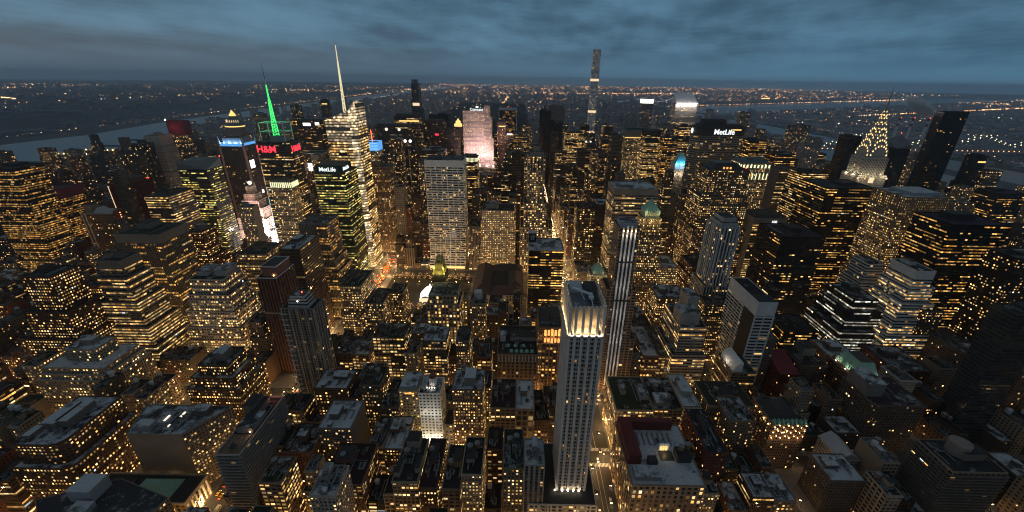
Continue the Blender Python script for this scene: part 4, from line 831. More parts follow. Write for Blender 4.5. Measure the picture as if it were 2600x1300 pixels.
HERO=[
('curved','loft_building','brown brick loft block with rounded corner and white penthouse sheds beside the lit diagonal street',-380.9,-345.4,237.0,289.0,65.1,'P',(0.11,0.07,0.05),0.42,{'tiers':[(0.7,5)],'round':9,'pents':[(0.2,0.3,0.5,0.75,6),(0.45,0.35,0.7,0.8,6),(0.1,0.1,0.25,0.3,4)],'snow':0.75}),
('stepped','office_building','wide stepped office block with tiered terraces and square snow topped penthouse',-441.9,-410.7,338.0,360.0,76.3,'P',(0.34,0.3,0.25),0.3,{'tiers':[(0.83,14),(0.75,17),(0.68,20)],'snow':0.9,'bay':3,'ac':3}),
('garment','loft_building','tiered brown tower block with small grey cabin on its stepped roof, beside red lit avenue',-299.2,-270.8,320.0,346.0,75.1,'P',(0.11,0.07,0.05),0.42,{'tiers':[(0.86,6),(0.72,10)],'snow':0.6,'pents':[(0.4,0.3,0.75,0.8,8)]}),
('balcony','apartment_tower','long apartment slab wrapped in dark balcony bands with bare brown roof terrace',-216.9,-200.6,225.0,283.0,73.3,'BALC',(0.2,0.19,0.18),0.03,{'snow':0}),
('residential','apartment_tower','grey concrete apartment high rise with ribbed balconies and white tiered roof house',-225.4,-194.2,345.0,365.0,122.2,'APT',(0.25,0.24,0.23),0.03,{'crown':'tiered','snow':0.2}),
('browntower','office_tower','slim dark brown tower with vertical ribs and square brick crown edged in white',-281.2,-260.7,403.0,439.0,123.9,'V',(0.1,0.05,0.04),0.02,{'crown':'brickbox','snow':0.3}),
('navarre','office_tower','pale stone stepped tower with notched terraces and rows of yellow windows',-388.2,-348.2,440.0,476.0,101.8,'PW',(0.5,0.49,0.47),0.6,{'tiers':[(0.82,5),(0.62,9),(0.42,13)],'snow':0.5,'pents':[(0.05,0.3,0.4,0.9,6),(0.6,0.3,0.95,0.9,8)]}),
('greengold','office_tower','banded tower with grey blank crown, black roof and terraces stepping toward the street',-455.4,-431.3,412.0,438.0,136.2,'R',(0.2,0.2,0.18),0.62,{'tiers':[(0.86,4),(0.66,9),(0.45,16),(0.28,20)],'blanktop':8,'snow':0}),
('striped','office_tower','finely pin striped grey tower with bright edge pier and scattered orange floors',-481.6,-428.5,465.0,511.0,146.6,'VR',(0.27,0.24,0.21),0.3,{'blanktop':10,'snow':0.05}),
('elevents','glass_tower','amber lit glass tower cut by the picture edge with dark belt floor',-844.7,-784.5,640.0,686.0,183.3,'C',(0.05,0.045,0.04),0.66,{'amber':1,'snow':0}),
('westin','glass_tower','faceted glass tower with maroon crown and golden floors beside the amber tower',-832.5,-789.1,693.0,737.0,125.8,'C',(0.08,0.03,0.03),0.62,{'crown':'maroon','amber':1}),
('hotelwest','hotel_tower','tan hotel with two pale vertical pier lines and white roof sheds',-773.8,-718.2,699.0,735.0,93.6,'S',(0.2,0.14,0.1),0.2,{'crown':'pierlines','snow':0.8}),
('darkred','hotel_tower','dark red theatre district slab with one glowing vertical light line',-778.5,-735.4,771.0,821.0,130.1,'BL',(0.09,0.015,0.015),0.03,{'crown':'lightline'}),
('fivets','office_tower','dark office tower with slanted grey roof and copper floors, west of screen lit square',-570.0,-534.2,615.0,667.0,151.1,'R',(0.06,0.05,0.045),0.5,{'amber':1}),
('greenblack','glass_tower','black and green glass tower with wedge roof and reflecting flank facing the square',-575.7,-527.4,699.0,737.0,174.6,'RG',(0.03,0.032,0.03),0.42,{'crown':'wedge'}),
('astor','office_tower','brown tower with pale corner fins and blue lit roof edge',-602.0,-554.8,849.0,891.0,193.9,'V',(0.1,0.06,0.05),0.12,{'crown':'bluefin'}),
('condelow','office_tower','masonry office block with bright white fin band round its top',-423.5,-387.8,694.0,718.0,157.5,'P',(0.3,0.27,0.22),0.5,{'crown':'finband'}),
('conde','office_tower','tower carrying red lettered signs and a green lit mast inside a steel frame',-446.2,-390.1,719.0,753.0,218.8,'R',(0.07,0.06,0.05),0.42,{'crown':'conde'}),
('boa','glass_tower','crystal glass tower with slanted white lit crown and pale lattice spire',-316.0,-267.3,699.0,749.0,243.0,'CB',(0.1,0.09,0.07),0.85,{'crown':'boa'}),
('green1095','glass_tower','dark green glass office tower with white lettering on its black roof box',-306.4,-262.4,615.0,667.0,190.1,'RG',(0.012,0.045,0.032),0.55,{'crown':'metsign'}),
('greystepped','office_tower','grey vertically striped tower stepping down toward the red lit avenue',-300.9,-263.3,537.0,577.0,138.9,'VR',(0.2,0.2,0.19),0.4,{'tiers':[(0.62,4),(0.5,8),(0.4,12)]}),
('orangeglass','glass_tower','brown banded glass block with roof machinery reflecting an orange glow',-287.0,-262.8,461.0,511.0,133.5,'R',(0.09,0.06,0.05),0.12,{'snow':0.7,'ac':4}),
('concslab','office_tower','blank pale concrete slab tower with a thin edge of lit windows',-432.5,-410.2,615.0,631.0,136.8,'P',(0.36,0.33,0.29),0.35,{'blankeast':1}),
('flatoffice','office_building','wide flat roofed stone office with arcaded top floor below the concrete slab',-396.2,-356.7,537.0,585.0,92.3,'PP',(0.28,0.24,0.19),0.35,{'snow':0.2}),
('redstrip','office_building','dark brick stepped tower with small white roof plant and scattered gold windows',-465.7,-441.7,545.0,575.0,121.5,'P',(0.11,0.05,0.04),0.4,{'tiers':[(0.7,7),(0.5,13)],'pents':[(0.4,0.2,0.8,0.7,6)]}),
('darkbrick','office_building','dark brick stepped tower with a blank brown flank and bright square windows',-499.2,-470.1,377.0,407.0,133.4,'S',(0.1,0.06,0.045),0.5,{'tiers':[(0.72,8),(0.5,14)],'snow':0.2}),
('redsquare','loft_building','small red brick tower with large square lit windows beside banded tower',-542.2,-513.5,459.0,489.0,80.9,'S',(0.15,0.06,0.04),0.55,{'snow':0.1}),
('whitegrid','office_building','plain stone office with rows of square gold windows on the red lit avenue',-221.9,-196.4,459.0,505.0,86.9,'S',(0.2,0.17,0.14),0.5,{'snow':0.3,'tiers':[(0.6,3)]}),
('dimloft','loft_building','grey loft with dim gold windows between avenue office and park tent',-193.1,-170.3,455.0,495.0,65.6,'P',(0.14,0.135,0.13),0.4,{'snow':0.4}),
('narrowgold','loft_building','narrow brick building with gold windows facing the glowing tent',-168.0,-149.6,471.0,497.0,72.2,'P',(0.11,0.07,0.05),0.45,{'snow':0.2}),
('radiator','office_tower','black brick tower with glowing gothic golden crown at the park edge',-116.2,-99.8,497.0,519.0,85.3,'P',(0.03,0.026,0.024),0.06,{'crown':'gold'}),
('engineers','office_building','stone clubhouse with arched top windows and stepped cornice before the black tower',-113.2,-78.7,455.0,489.0,78.5,'ARC',(0.3,0.26,0.21),0.5,{'tiers':[(0.86,3)],'snow':0.5,'ac':3}),
('grace','office_tower','white gridded slab tower flaring outward at its base beside the park',-167.6,-101.4,722.0,764.0,192.4,'G',(0.88,0.86,0.82),0.26,{'crown':'grace'}),
('w42a','office_building','narrow pale stone building with deep vertical window slots next to white gridded slab',-93.9,-70.3,699.0,749.0,82.4,'V',(0.34,0.3,0.26),0.35,{}),
('salmon','office_tower','broad limestone building wholly speckled with warm windows opposite the library',-69.1,-12.7,699.0,744.0,112.5,'S',(0.42,0.36,0.29),0.72,{'tiers':[(0.85,2)],'pents':[(0.1,0.3,0.5,0.8,8)],'snow':0.4}),
('slimtan','office_tower','slim blank topped tan tower between speckled building and tall setback tower',-24.2,-1.9,771.0,807.0,115.0,'P',(0.36,0.29,0.24),0.3,{'blanktop':6}),
('five00','office_tower','tall limestone setback tower with crown grooves beside the gold traffic canyon',8.5,37.4,699.0,735.0,206.0,'V5',(0.36,0.32,0.28),0.5,{'tiers':[(0.62,5),(0.42,10)],'crown':'five'}),
('hsbc','office_tower','black glass slab with white rimmed roof and dark logo box',9.6,57.5,537.0,583.0,106.5,'RD',(0.016,0.014,0.014),0.38,{'crown':'hsbc','snow':0.8}),
('library','library','low stone library with long dark hipped roof beside the park',-74.9,3.8,566.0,676.0,58.9,'ARC',(0.3,0.27,0.23),0.3,{'crown':'hip'}),
('orangecrown','office_building','stone tower with orange lit columned top storeys beside the tall hotel tower',18.0,41.8,381.0,423.0,83.7,'PO',(0.2,0.13,0.09),0.3,{'crown':'orange','snow':0.35}),
('lordtaylor','department_store','broad dark roofed store with green skylights and columned top floor',-25.7,17.6,381.0,437.0,48.8,'P2',(0.22,0.17,0.13),0.1,{'ac':9,'snow':0.1,'crown':'skylights'}),
('c1','loft_building','slim grey loft with lit rows and white sign on its parapet',-70.0,-55.8,381.0,409.0,65.0,'P',(0.14,0.135,0.13),0.5,{'snow':0.3}),
('c2','loft_building','arched red brick loft with tall yellow windows beside the broad store',-47.9,-32.5,381.0,409.0,44.1,'PP',(0.16,0.07,0.05),0.6,{}),
('c3','loft_building','dark glass fronted loft with cluttered snowy roof machines',-105.7,-80.6,381.0,409.0,64.2,'PP',(0.09,0.09,0.09),0.4,{'snow':0.8,'ac':6}),
('c4','loft_building','cylinder tank topped tan brick tower with few gold windows behind the lofts',-63.0,-44.2,453.0,479.0,69.4,'P',(0.25,0.2,0.16),0.3,{'bigtank':1}),
('c5','loft_building','tan loft with bright window pairs under two pale roof tanks',-158.7,-141.5,381.0,409.0,67.4,'PP',(0.2,0.15,0.11),0.5,{'tanks':2}),
('c6','loft_building','black fronted loft with one white cornice line and gold lower windows',-141.5,-125.1,381.0,409.0,67.7,'PP',(0.05,0.05,0.05),0.35,{'snow':0.5}),
('c7','loft_building','squat grey stone loft under a dark roof by the black fronted loft',-125.9,-112.3,379.0,405.0,49.2,'P',(0.25,0.24,0.23),0.15,{'snow':0.3}),
('c8','loft_building','corner loft with rooftop white frames beside the concrete high rise',-196.8,-182.0,377.0,405.0,49.1,'PP',(0.16,0.11,0.08),0.45,{'snow':0.6}),
('c9','loft_building','brick loft with snowy terrace and broad lit windows, next to framed roof loft',-181.8,-163.6,377.0,405.0,47.5,'PP',(0.2,0.13,0.09),0.5,{'snow':0.7}),
('b1','loft_building','dark loft crowned by a jagged snowy parapet of blue white edges',-187.5,-157.9,307.0,333.0,62.7,'P',(0.11,0.07,0.05),0.4,{'snow':0.9}),
('b2','loft_building','old brick loft with water tanks and dim gold windows in mid block',-143.6,-125.5,303.0,329.0,70.5,'P',(0.13,0.1,0.08),0.35,{'tanks':2}),
('b3','loft_building','lower brick loft with white skylight strip beside old tank loft',-125.5,-109.3,297.0,321.0,51.3,'P',(0.15,0.11,0.09),0.45,{'snow':0.5}),
('goldside','apartment_building','tall building washed in golden floodlight beside the white hotel',-109.5,-92.7,303.0,329.0,65.6,'P',(0.36,0.3,0.2),0.3,{'snow':0.9,'crown':'goldwash'}),
('whitehotel','hotel_tower','bright white hotel with drum roof house and scattered dark windows',-92.3,-72.6,303.0,325.0,62.5,'H',(0.8,0.78,0.72),0.25,{'crown':'drum','snow':0.7,'crownwash':1}),
('b4','loft_building','brown brick loft with snow rimmed roof and black roof house',-62.1,-34.9,303.0,331.0,67.7,'P',(0.18,0.13,0.1),0.45,{'snow':0.8,'pents':[(0.4,0.2,0.75,0.7,9)]}),
('b5','loft_building','yellow lit loft with twin window rows under a black snow patched roof',-28.1,-5.2,303.0,343.0,47.3,'PP',(0.26,0.2,0.14),0.5,{'snow':0.25,'ac':4,'tanks':2}),
('b6','loft_building','stone framed loft with big dark bays and pale roof, next to yellow loft',-4.9,11.6,303.0,343.0,46.5,'PB',(0.3,0.24,0.17),0.12,{'snow':0.9,'ac':3}),
('a1','loft_building','snow roofed grey loft with blank east wall and thin window row',-165.3,-138.5,264.0,296.0,59.5,'P',(0.16,0.15,0.14),0.25,{'snow':0.95,'blankeast':1,'tanks':1}),
('a2','loft_building','loft with two round brown tanks and white machinery beside bright alley',-126.3,-113.6,262.0,296.0,42.5,'PP',(0.24,0.19,0.13),0.5,{'snow':0.5,'tanks':2,'ac':5}),
('a3','loft_building','snow covered loft with a pair of dark tanks on steel frames',-113.6,-96.3,262.0,298.0,40.3,'P',(0.13,0.09,0.07),0.5,{'snow':0.95,'tanks':2,'ac':3}),
('f1','loft_building','broad brick warehouse with black roof and large gold window panes',-148.4,-117.6,225.0,263.0,45.3,'PP',(0.2,0.11,0.075),0.55,{'snow':0}),
('f2','loft_building','cream fronted loft with white roof huts and tall lit windows',-94.8,-76.1,225.0,265.0,49.7,'PP',(0.3,0.25,0.19),0.5,{'snow':0.05,'pents':[(0.2,0.75,0.75,1,8),(0.05,0.1,0.25,0.4,5),(0.8,0.2,1,0.5,5)]}),
('f3','loft_building','brown loft with a single pale tank on its black roof',-76.0,-63.1,227.0,273.0,41.1,'P',(0.11,0.07,0.05),0.5,{'snow':0,'tanks':1}),
('f4','loft_building','gable fronted loft with orange lit attic windows and black roof',-58.6,-45.2,225.0,265.0,42.9,'PP',(0.2,0.15,0.11),0.35,{}),
('f5','loft_building','cream stone loft with arched pediment and glowing roof skylight',-43.7,-29.0,225.0,259.0,58.6,'P',(0.34,0.29,0.23),0.5,{'ac':2,'tanks':2}),
('f6','loft_building','taller dark loft with yellow lower rows and two brown roof tanks',-13.6,1.0,225.0,261.0,65.8,'P',(0.19,0.16,0.13),0.45,{'tanks':2}),
('f7','apartment_tower','slim grey and white apartment tower with snowy roof plant beside the hotel podium',1.5,16.3,225.0,249.0,69.0,'APT2',(0.3,0.3,0.3),0.04,{'snow':0.9,'ac':5}),
('f8','loft_building','white topped tower block with pale slanting side wall near picture bottom',-140.9,-123.9,200.6,224.6,66.0,'P',(0.36,0.34,0.32),0.15,{'snow':0.7,'ac':4}),
('f9','loft_building','small tan loft with six lit windows beneath two white domed tanks',-185.1,-169.2,215.0,237.0,58.7,'PP',(0.25,0.18,0.12),0.6,{'tanks':2}),
('f10','loft_building','brick factory with tall saw edged facade beside balcony slab',-190.7,-166.6,251.0,281.0,47.3,'P',(0.18,0.1,0.08),0.08,{'snow':0.6}),
('fourhundred','hotel_tower','tall slim stone hotel tower with glowing crown bays and roof crane arm',26.8,49.8,236.0,272.0,191.8,'FH',(0.62,0.57,0.52),0.05,{'crown':'fourhundred'}),
('four25','apartment_tower','slender tower with white vertical stripes and curved balcony corners',89.1,109.1,383.0,407.0,193.8,'B425',(0.24,0.18,0.14),0.05,{'tiers':[(0.66,5),(0.36,11)],'crown':'stripes','flatfront':1}),
('tenE40','office_tower','brown brick setback tower with lit green pyramid roof',160.2,184.2,539.0,567.0,153.7,'P',(0.24,0.18,0.12),0.45,{'tiers':[(0.88,3),(0.6,5)],'crown':'greenpyr'}),
('knox','office_tower','small stone tower with green lit pyramid cap and white lantern',98.5,120.9,543.0,567.0,67.1,'ARC',(0.36,0.32,0.27),0.35,{'crown':'greenpyr2'}),
('black5','office_tower','dark tower with paired bright square windows behind green capped tower',95.7,126.8,701.0,735.0,118.4,'SQ',(0.05,0.045,0.04),0.4,{}),
('black5b','office_tower','lower black slab with pale roof next to paired window tower',129.0,157.6,709.0,749.0,123.7,'RD',(0.03,0.02,0.02),0.1,{'snow':0.9}),
('three00','office_tower','grey ribbon windowed tower with flat snowy roof behind green pyramid tower',137.6,202.8,623.0,673.0,172.8,'R',(0.3,0.28,0.25),0.45,{'blanktop':8,'snow':0.85}),
('whitecorner','loft_building','ivory corner store with broad grey roof and lit arched windows on the avenue',85.9,119.7,303.0,349.0,47.9,'PP',(0.42,0.38,0.31),0.4,{'snow':0.35,'pents':[(0.25,0.45,0.4,0.75,5),(0.75,0.3,0.98,0.7,5)],'ac':3}),
('midcorner','loft_building','darker middle store with glass roof vault between two ivory blocks',120.6,146.2,304.0,348.0,48.8,'PP',(0.22,0.18,0.13),0.3,{'pents':[(0.1,0.1,0.6,0.4,4)],'ac':2}),
('eastcorner','loft_building','ivory framed loft with snow patched roof and orange lit lower rows',145.9,162.1,303.0,349.0,52.2,'PP',(0.38,0.34,0.28),0.4,{'snow':0.95,'pents':[(0.2,0.35,0.8,0.7,5)]}),
('redroof','department_store','palazzo like block with snow roof, light court and dark red party wall',80.6,133.7,225.0,283.0,51.7,'ARC',(0.26,0.21,0.17),0.35,{'snow':0.95,'crown':'redcourt'}),
('murray','apartment_building','stepped brick apartment house with white trimmed terraces',169.2,211.0,305.0,339.0,52.8,'P',(0.22,0.17,0.13),0.28,{'tiers':[(0.82,3),(0.66,6)],'snow':0.3,'ac':3}),
('e1','loft_building','long loft with snow strip roof and gold end windows below the striped tower',132.1,149.2,385.0,445.0,46.9,'PP',(0.16,0.1,0.07),0.5,{'snow':0.8,'ac':3}),
('e2','loft_building','narrow loft with pale roof beside the snow strip loft',149.7,161.3,385.0,445.0,46.3,'PP',(0.18,0.13,0.1),0.5,{'snow':0.5}),
('tanblock','office_building','pale banded block with blank roof box and setback lit floors',164.7,192.0,381.0,431.0,87.0,'R',(0.4,0.37,0.34),0.35,{'tiers':[(0.62,4)],'pents':[(0,0.1,0.75,0.5,14),(0.5,0.5,0.95,0.95,22)],'snow':0.5}),
('litblock','office_building','dark stone block with full rows of gold windows and snowy roof',167.1,202.1,459.0,495.0,78.2,'P',(0.15,0.12,0.1),0.5,{'snow':0.7,'ac':3}),
('chevron','office_building','brick setback building with glowing cornice edges curving round its corner',238.7,273.8,541.0,587.0,83.1,'P',(0.18,0.1,0.07),0.4,{'tiers':[(0.85,4),(0.7,7)]}),
('litgable','office_building','stone building with mansard snow roof and dense yellow windows',190.1,217.3,537.0,577.0,84.0,'S',(0.24,0.2,0.15),0.6,{'snow':0.9}),
('madwhite','office_tower','black glass tower with white framed front and blank pale top',240.7,259.9,385.0,445.0,114.4,'WB',(0.55,0.55,0.56),0.2,{'crown':'whitecap','snow':0.1}),
('madlow','office_building','glossy low block with curved pale skylight hood beside white framed tower',215.7,240.6,358.0,392.0,48.0,'R',(0.2,0.18,0.15),0.5,{'crown':'hood'}),
('setback10','apartment_building','rough dark setback building filled with small gold windows',219.7,256.2,447.0,469.0,78.5,'S',(0.14,0.11,0.09),0.42,{'tiers':[(0.8,4),(0.6,7)]}),
('bluestripe','apartment_tower','blue grey tower with bright vertical stripes and chamfered stepped crown',227.7,253.2,471.0,505.0,165.6,'V2',(0.42,0.43,0.46),0.15,{'tiers':[(0.55,4),(0.38,9)],'crown':'notch'}),
('hundred','office_tower','grey concrete tower with blank flank and white number on its top',351.4,401.2,615.0,661.0,133.5,'R',(0.24,0.24,0.24),0.42,{'blankwest':1,'blanktop':9,'crown':'hundred','snow':0.3}),
('black90a','office_tower','black tower with flat roof before the numbered tower',339.3,397.3,525.0,581.0,136.8,'RD',(0.022,0.022,0.025),0.2,{'snow':0.1}),
('black90','office_tower','broad black glass tower with scattered orange floor strips',437.9,510.1,605.0,665.0,183.7,'RD',(0.012,0.012,0.013),0.42,{'snow':0.3}),
('park101','office_tower','tan faceted tower with ribbed blank crown and hundreds of dot windows',497.3,557.3,543.0,599.0,187.5,'S',(0.27,0.22,0.17),0.5,{'tiers':[(0.35,4)],'crown':'ribs','snow':0.8}),
('blackright','office_tower','black octagonal tower with golden floor dashes beside ribbed crown tower',483.2,549.1,461.0,511.0,177.6,'RD',(0.012,0.012,0.012),0.38,{}),
('dotright','apartment_tower','dark tower at the picture edge dotted with white gold windows',532.0,585.5,425.0,459.0,151.7,'S',(0.03,0.03,0.03),0.3,{}),
('edgeglass','glass_tower','tilting teal glass tower fading into darkness at the right picture edge',416.7,447.7,319.5,339.5,145.0,'R',(0.05,0.06,0.065),0.02,{}),
('glassstep','office_building','bright stepped glass office with white roof edges and long lit strips',399.9,428.0,453.0,497.0,84.3,'RW',(0.035,0.04,0.045),0.5,{'tiers':[(0.84,7),(0.55,14)],'snow':0.6}),
('goldhall','office_building','dark terrace block with golden strip floors and a glowing hall window',308.7,350.2,429.0,469.0,53.5,'RD',(0.04,0.035,0.03),0.55,{'snow':0.1}),
('whitestep','apartment_building','white ziggurat office with lit terraces and arched crown windows',445.7,466.9,441.0,477.0,128.5,'RW2',(0.6,0.58,0.55),0.5,{'tiers':[(0.85,4),(0.7,8),(0.55,12),(0.4,16)],'blanktop':9}),
('whitestep2','apartment_building','small white terraced tower between tan dotted tower and stepped glass',432.1,454.1,489.0,517.0,115.3,'RW2',(0.5,0.5,0.5),0.12,{'tiers':[(0.8,4),(0.6,8)]}),
('mansard','apartment_building','dark brick building with floodlit green copper mansard roof',333.0,354.0,345.7,379.7,54.0,'P',(0.1,0.05,0.045),0.03,{'crown':'mansard'}),
('gramercy1','apartment_building','twin topped dark apartment house with white rimmed parapets in the dim quarter',295.9,323.1,371.8,407.8,48.0,'P',(0.12,0.1,0.09),0.04,{'pents':[(0.4,0.5,0.9,0.95,10)]}),
('gramercy2','apartment_building','pale cornered brick apartment with snow roof lit from the street below',339.2,370.1,390.6,424.6,46.0,'P',(0.2,0.15,0.12),0.03,{'snow':0.9}),
('redhouse','apartment_building','red sloped metal roof building in the dim quarter',271.7,289.7,365.8,395.8,42.0,'P',(0.1,0.03,0.03),0.02,{'crown':'redroof'}),
('darklong','apartment_building','long dark red slab with snowy cluttered roof and white cornice',400.1,440.4,377.2,423.2,40.0,'P',(0.1,0.04,0.04),0.05,{'snow':0.6,'ac':6}),
('darkpair','apartment_building','dark brown apartment slab with ragged snow roof at far side of dim quarter',478.5,506.6,391.3,441.3,55.0,'P',(0.13,0.1,0.085),0.03,{'snow':0.5,'ac':3}),
('smallbrick','apartment_building','brown brick block speckled with gold windows below white ziggurat',461.5,483.8,428.4,458.4,84.0,'P',(0.13,0.085,0.06),0.3,{'snow':0.4}),
('whitecube','apartment_building','black and white cube topped house among dim roofs',384.3,401.8,353.3,377.3,46.0,'P',(0.45,0.45,0.46),0.03,{}),
('parkhouse','apartment_building','broad brown apartment house with square roof tower',319.2,366.0,307.7,347.7,55.0,'P',(0.13,0.105,0.09),0.04,{'pents':[(0,0.3,0.35,0.9,14)]}),
('lionhotel','hotel_tower','ornate little hotel ablaze with orange lamps along its gabled top',216.1,246.4,285.7,319.7,52.0,'P',(0.2,0.15,0.11),0.12,{'crown':'lamps','snow':0.5}),
('white13','apartment_building','white gabled studio house with lit street corner below',272.4,289.9,273.3,299.3,26.0,'P',(0.55,0.55,0.56),0.02,{'crown':'gable'}),
('stoneflat','apartment_building','pinnacled stone clubhouse with flat snow roof',242.6,270.2,244.3,270.3,36.0,'P',(0.11,0.1,0.1),0.02,{'snow':0.9}),
('terraced','apartment_building','curved terrace apartment house with stacked balconies and round roof house',315.2,355.2,232.7,262.7,62.0,'BALC2',(0.26,0.22,0.18),0.04,{}),
('redslab1','loft_building','dark red party walled loft with narrow snow roof',146.8,163.9,254.7,304.7,52.0,'P',(0.12,0.05,0.045),0.06,{'snow':0.4,'ac':2}),
('brickpair','apartment_building','tan brick flank building with cluttered snow roof and red lit front',178.4,200.1,284.3,314.3,56.0,'P',(0.2,0.15,0.11),0.15,{'snow':0.6,'ac':4}),
('rock','skyscraper','pink floodlit slab skyscraper with notched top and white roof sign',-171.9,-85.8,1272.0,1302.0,243.9,'ROCK',(0.5,0.44,0.4),0.45,{'crown':'rock'}),
('fourthirtytwo','skyscraper','extremely slender white gridded tower rising above the horizon with glowing belts',282.7,312.3,1850.0,1878.0,433.8,'P432',(0.72,0.71,0.7),0.2,{'crown':'belts'}),
('one57','skyscraper','slim dark tower with curved top standing before the far river',-477.9,-445.8,1935.0,1975.0,298.4,'C',(0.12,0.13,0.15),0.1,{'crown':'one57'}),
('citi','skyscraper','white tower with floodlit slanted wedge roof',552.1,631.0,1600.0,1646.0,251.1,'R',(0.55,0.55,0.55),0.35,{'crown':'citi'}),
('bloomberg','skyscraper','grey tower with bright white lantern storey on top',516.6,561.7,1900.0,1940.0,251.4,'R',(0.25,0.25,0.27),0.1,{'crown':'lantern'}),
('metlife','skyscraper','huge eight sided office slab with white lettering across its dark top',334.6,436.0,850.0,880.0,242.0,'RM',(0.25,0.22,0.18),0.28,{'crown':'metlife'}),
('lincoln','office_tower','massive brown gabled setback tower in front of the lettered slab',277.2,338.7,635.0,681.0,200.9,'S',(0.2,0.15,0.11),0.42,{'tiers':[(0.8,6),(0.55,10)],'crown':'darkhip'}),
('helmsley','office_tower','ornate tower with blue lit cupola roof beside the lettered slab',338.0,367.6,935.0,965.0,141.7,'V',(0.4,0.36,0.3),0.2,{'crown':'bluecupola'}),
('bowery','office_building','ivory building crowned with rows of bright yellow green lights',360.4,407.9,701.0,741.0,200.0,'P',(0.36,0.31,0.24),0.5,{'crown':'litcrown'}),
('chrysler','skyscraper','art deco tower with sunburst crown of lit triangular windows and needle spire',547.1,621.1,712.0,752.0,172.8,'P',(0.34,0.33,0.32),0.1,{'crown':'chrysler'}),
('trump','skyscraper','black monolith slab rising above the river bridge',1036.9,1098.6,1100.0,1124.0,263.0,'C',(0.008,0.008,0.009),0.06,{'crown':'flat'}),
('wwp','skyscraper','brown tower with lit ring storey and glowing pyramid cap near the river',-907.8,-845.4,1302.0,1342.0,150.8,'P',(0.16,0.12,0.1),0.3,{'crown':'wwp'}),
('silvercup','skyscraper','blue lit cube crowned tower beside crystal tower',-333.8,-304.0,900.0,930.0,193.4,'P',(0.3,0.28,0.26),0.6,{'crown':'bluecube'}),
('towerA','office_tower','brown ribbed office tower with pale roof by crystal tower',-288.8,-247.4,775.0,815.0,168.4,'V',(0.2,0.15,0.12),0.35,{}),
('towerB','office_tower','wide dark slab with copper top floor line behind white gridded slab',-361.1,-290.0,1235.0,1275.0,221.1,'R',(0.13,0.1,0.09),0.22,{'crown':'glowline'}),
('towerC','office_tower','black ribbed slab with pale twin piers left of white gridded slab',-314.3,-271.0,1087.0,1127.0,152.3,'V',(0.06,0.055,0.05),0.25,{'crown':'pale2'}),
('towerD','office_tower','narrow dark tower with two glowing white roof discs',-326.3,-290.1,1161.0,1191.0,169.9,'V',(0.13,0.12,0.11),0.25,{'crown':'discs'}),
('towerE','office_tower','brown tower with feathered white roof plant beside twin disc tower',-323.9,-294.4,1040.0,1070.0,185.3,'V',(0.11,0.09,0.08),0.3,{'snow':0.9}),
('towerF','office_tower','dim tower with small round lamps along its roof line',-401.2,-309.0,1195.0,1229.0,195.9,'R',(0.1,0.085,0.08),0.14,{'crown':'discs'}),
('towerG','office_tower','maroon lit broad tower with small red sign',-300.8,-234.2,1317.0,1357.0,198.8,'V',(0.13,0.08,0.09),0.15,{'crown':'redsign'}),
('towerH','office_tower','black roofed tower behind maroon tower',-313.2,-247.0,1473.0,1513.0,207.2,'C',(0.03,0.03,0.035),0.06,{}),
('towerI','office_tower','dark flat office with pale tanks and gold lower floors',-240.6,-183.0,1005.0,1045.0,164.2,'R',(0.05,0.05,0.05),0.35,{'snow':0.7}),
('towerJ','office_tower','thin towered building with gold crown flames',-212.5,-178.8,1327.0,1357.0,185.5,'V',(0.13,0.11,0.1),0.2,{'crown':'goldtip'}),
('towerK','office_building','yellow windowed block with lantern lit top row beside pink slab',-143.7,-106.1,1013.0,1053.0,147.9,'R',(0.12,0.11,0.09),0.6,{'crown':'finband'}),
('towerL','office_tower','black framed tower with white rimmed edges beside pink slab',-91.4,-19.8,1785.0,1825.0,212.9,'RD',(0.04,0.04,0.045),0.3,{'crown':'frame'}),
('towerM','office_tower','dusty pink slab with orange roof line next to white rimmed tower',-75.8,-49.4,1337.0,1377.0,200.5,'P',(0.22,0.16,0.16),0.15,{'crown':'glowline'}),
('towerN','office_tower','ribbed pale office slab with small white sign at its roof corner',-46.2,23.5,1321.0,1351.0,168.0,'VR',(0.26,0.24,0.22),0.4,{'crown':'whitesign'}),
('towerO','office_tower','teal banded small tower before ribbed pale slab',-43.7,-21.2,1007.0,1033.0,143.2,'R',(0.06,0.09,0.09),0.3,{}),
('towerP','office_tower','black bronze tower standing dark at the head of the avenue',60.6,98.8,1479.0,1513.0,225.0,'C',(0.012,0.012,0.014),0.02,{}),
('towerQ','office_tower','lower black block beside the black bronze tower',77.3,132.7,1401.0,1441.0,197.1,'C',(0.015,0.015,0.017),0.03,{}),
('towerR','office_tower','pale broad slab standing behind the black pair near the park',103.8,198.7,2015.0,2045.0,213.8,'V',(0.25,0.25,0.26),0.08,{}),
('towerS','office_tower','olive tower with bright yellow green strip floors',134.0,189.1,1323.0,1363.0,174.1,'R',(0.05,0.05,0.04),0.6,{'crown':'none'}),
('towerT','office_tower','slim grey tower with two bright lamps at its shoulders',184.6,201.6,1245.0,1271.0,165.2,'P',(0.25,0.22,0.2),0.25,{'crown':'lamp2'}),
('towerU','office_tower','dark ribbed office slab with striped grey top floors',233.7,273.2,1241.0,1277.0,166.5,'RD',(0.06,0.05,0.045),0.4,{'crown':'none','blanktop':12}),
('towerV','office_tower','grey green square tower with glowing ledge line and blank top',275.9,327.9,1155.0,1195.0,202.4,'P',(0.24,0.24,0.22),0.35,{'crown':'ledge','blanktop':18}),
('towerW','office_tower','amber striped tower with full bright bands beside grey green tower',312.3,349.9,1101.0,1137.0,206.9,'R',(0.05,0.04,0.03),0.82,{'crown':'none','amber':1,'blanktop':10}),
('towerX','office_tower','dark office block before the eight sided slab with orange dashes',354.4,389.7,1083.0,1123.0,192.6,'RD',(0.03,0.028,0.026),0.5,{}),
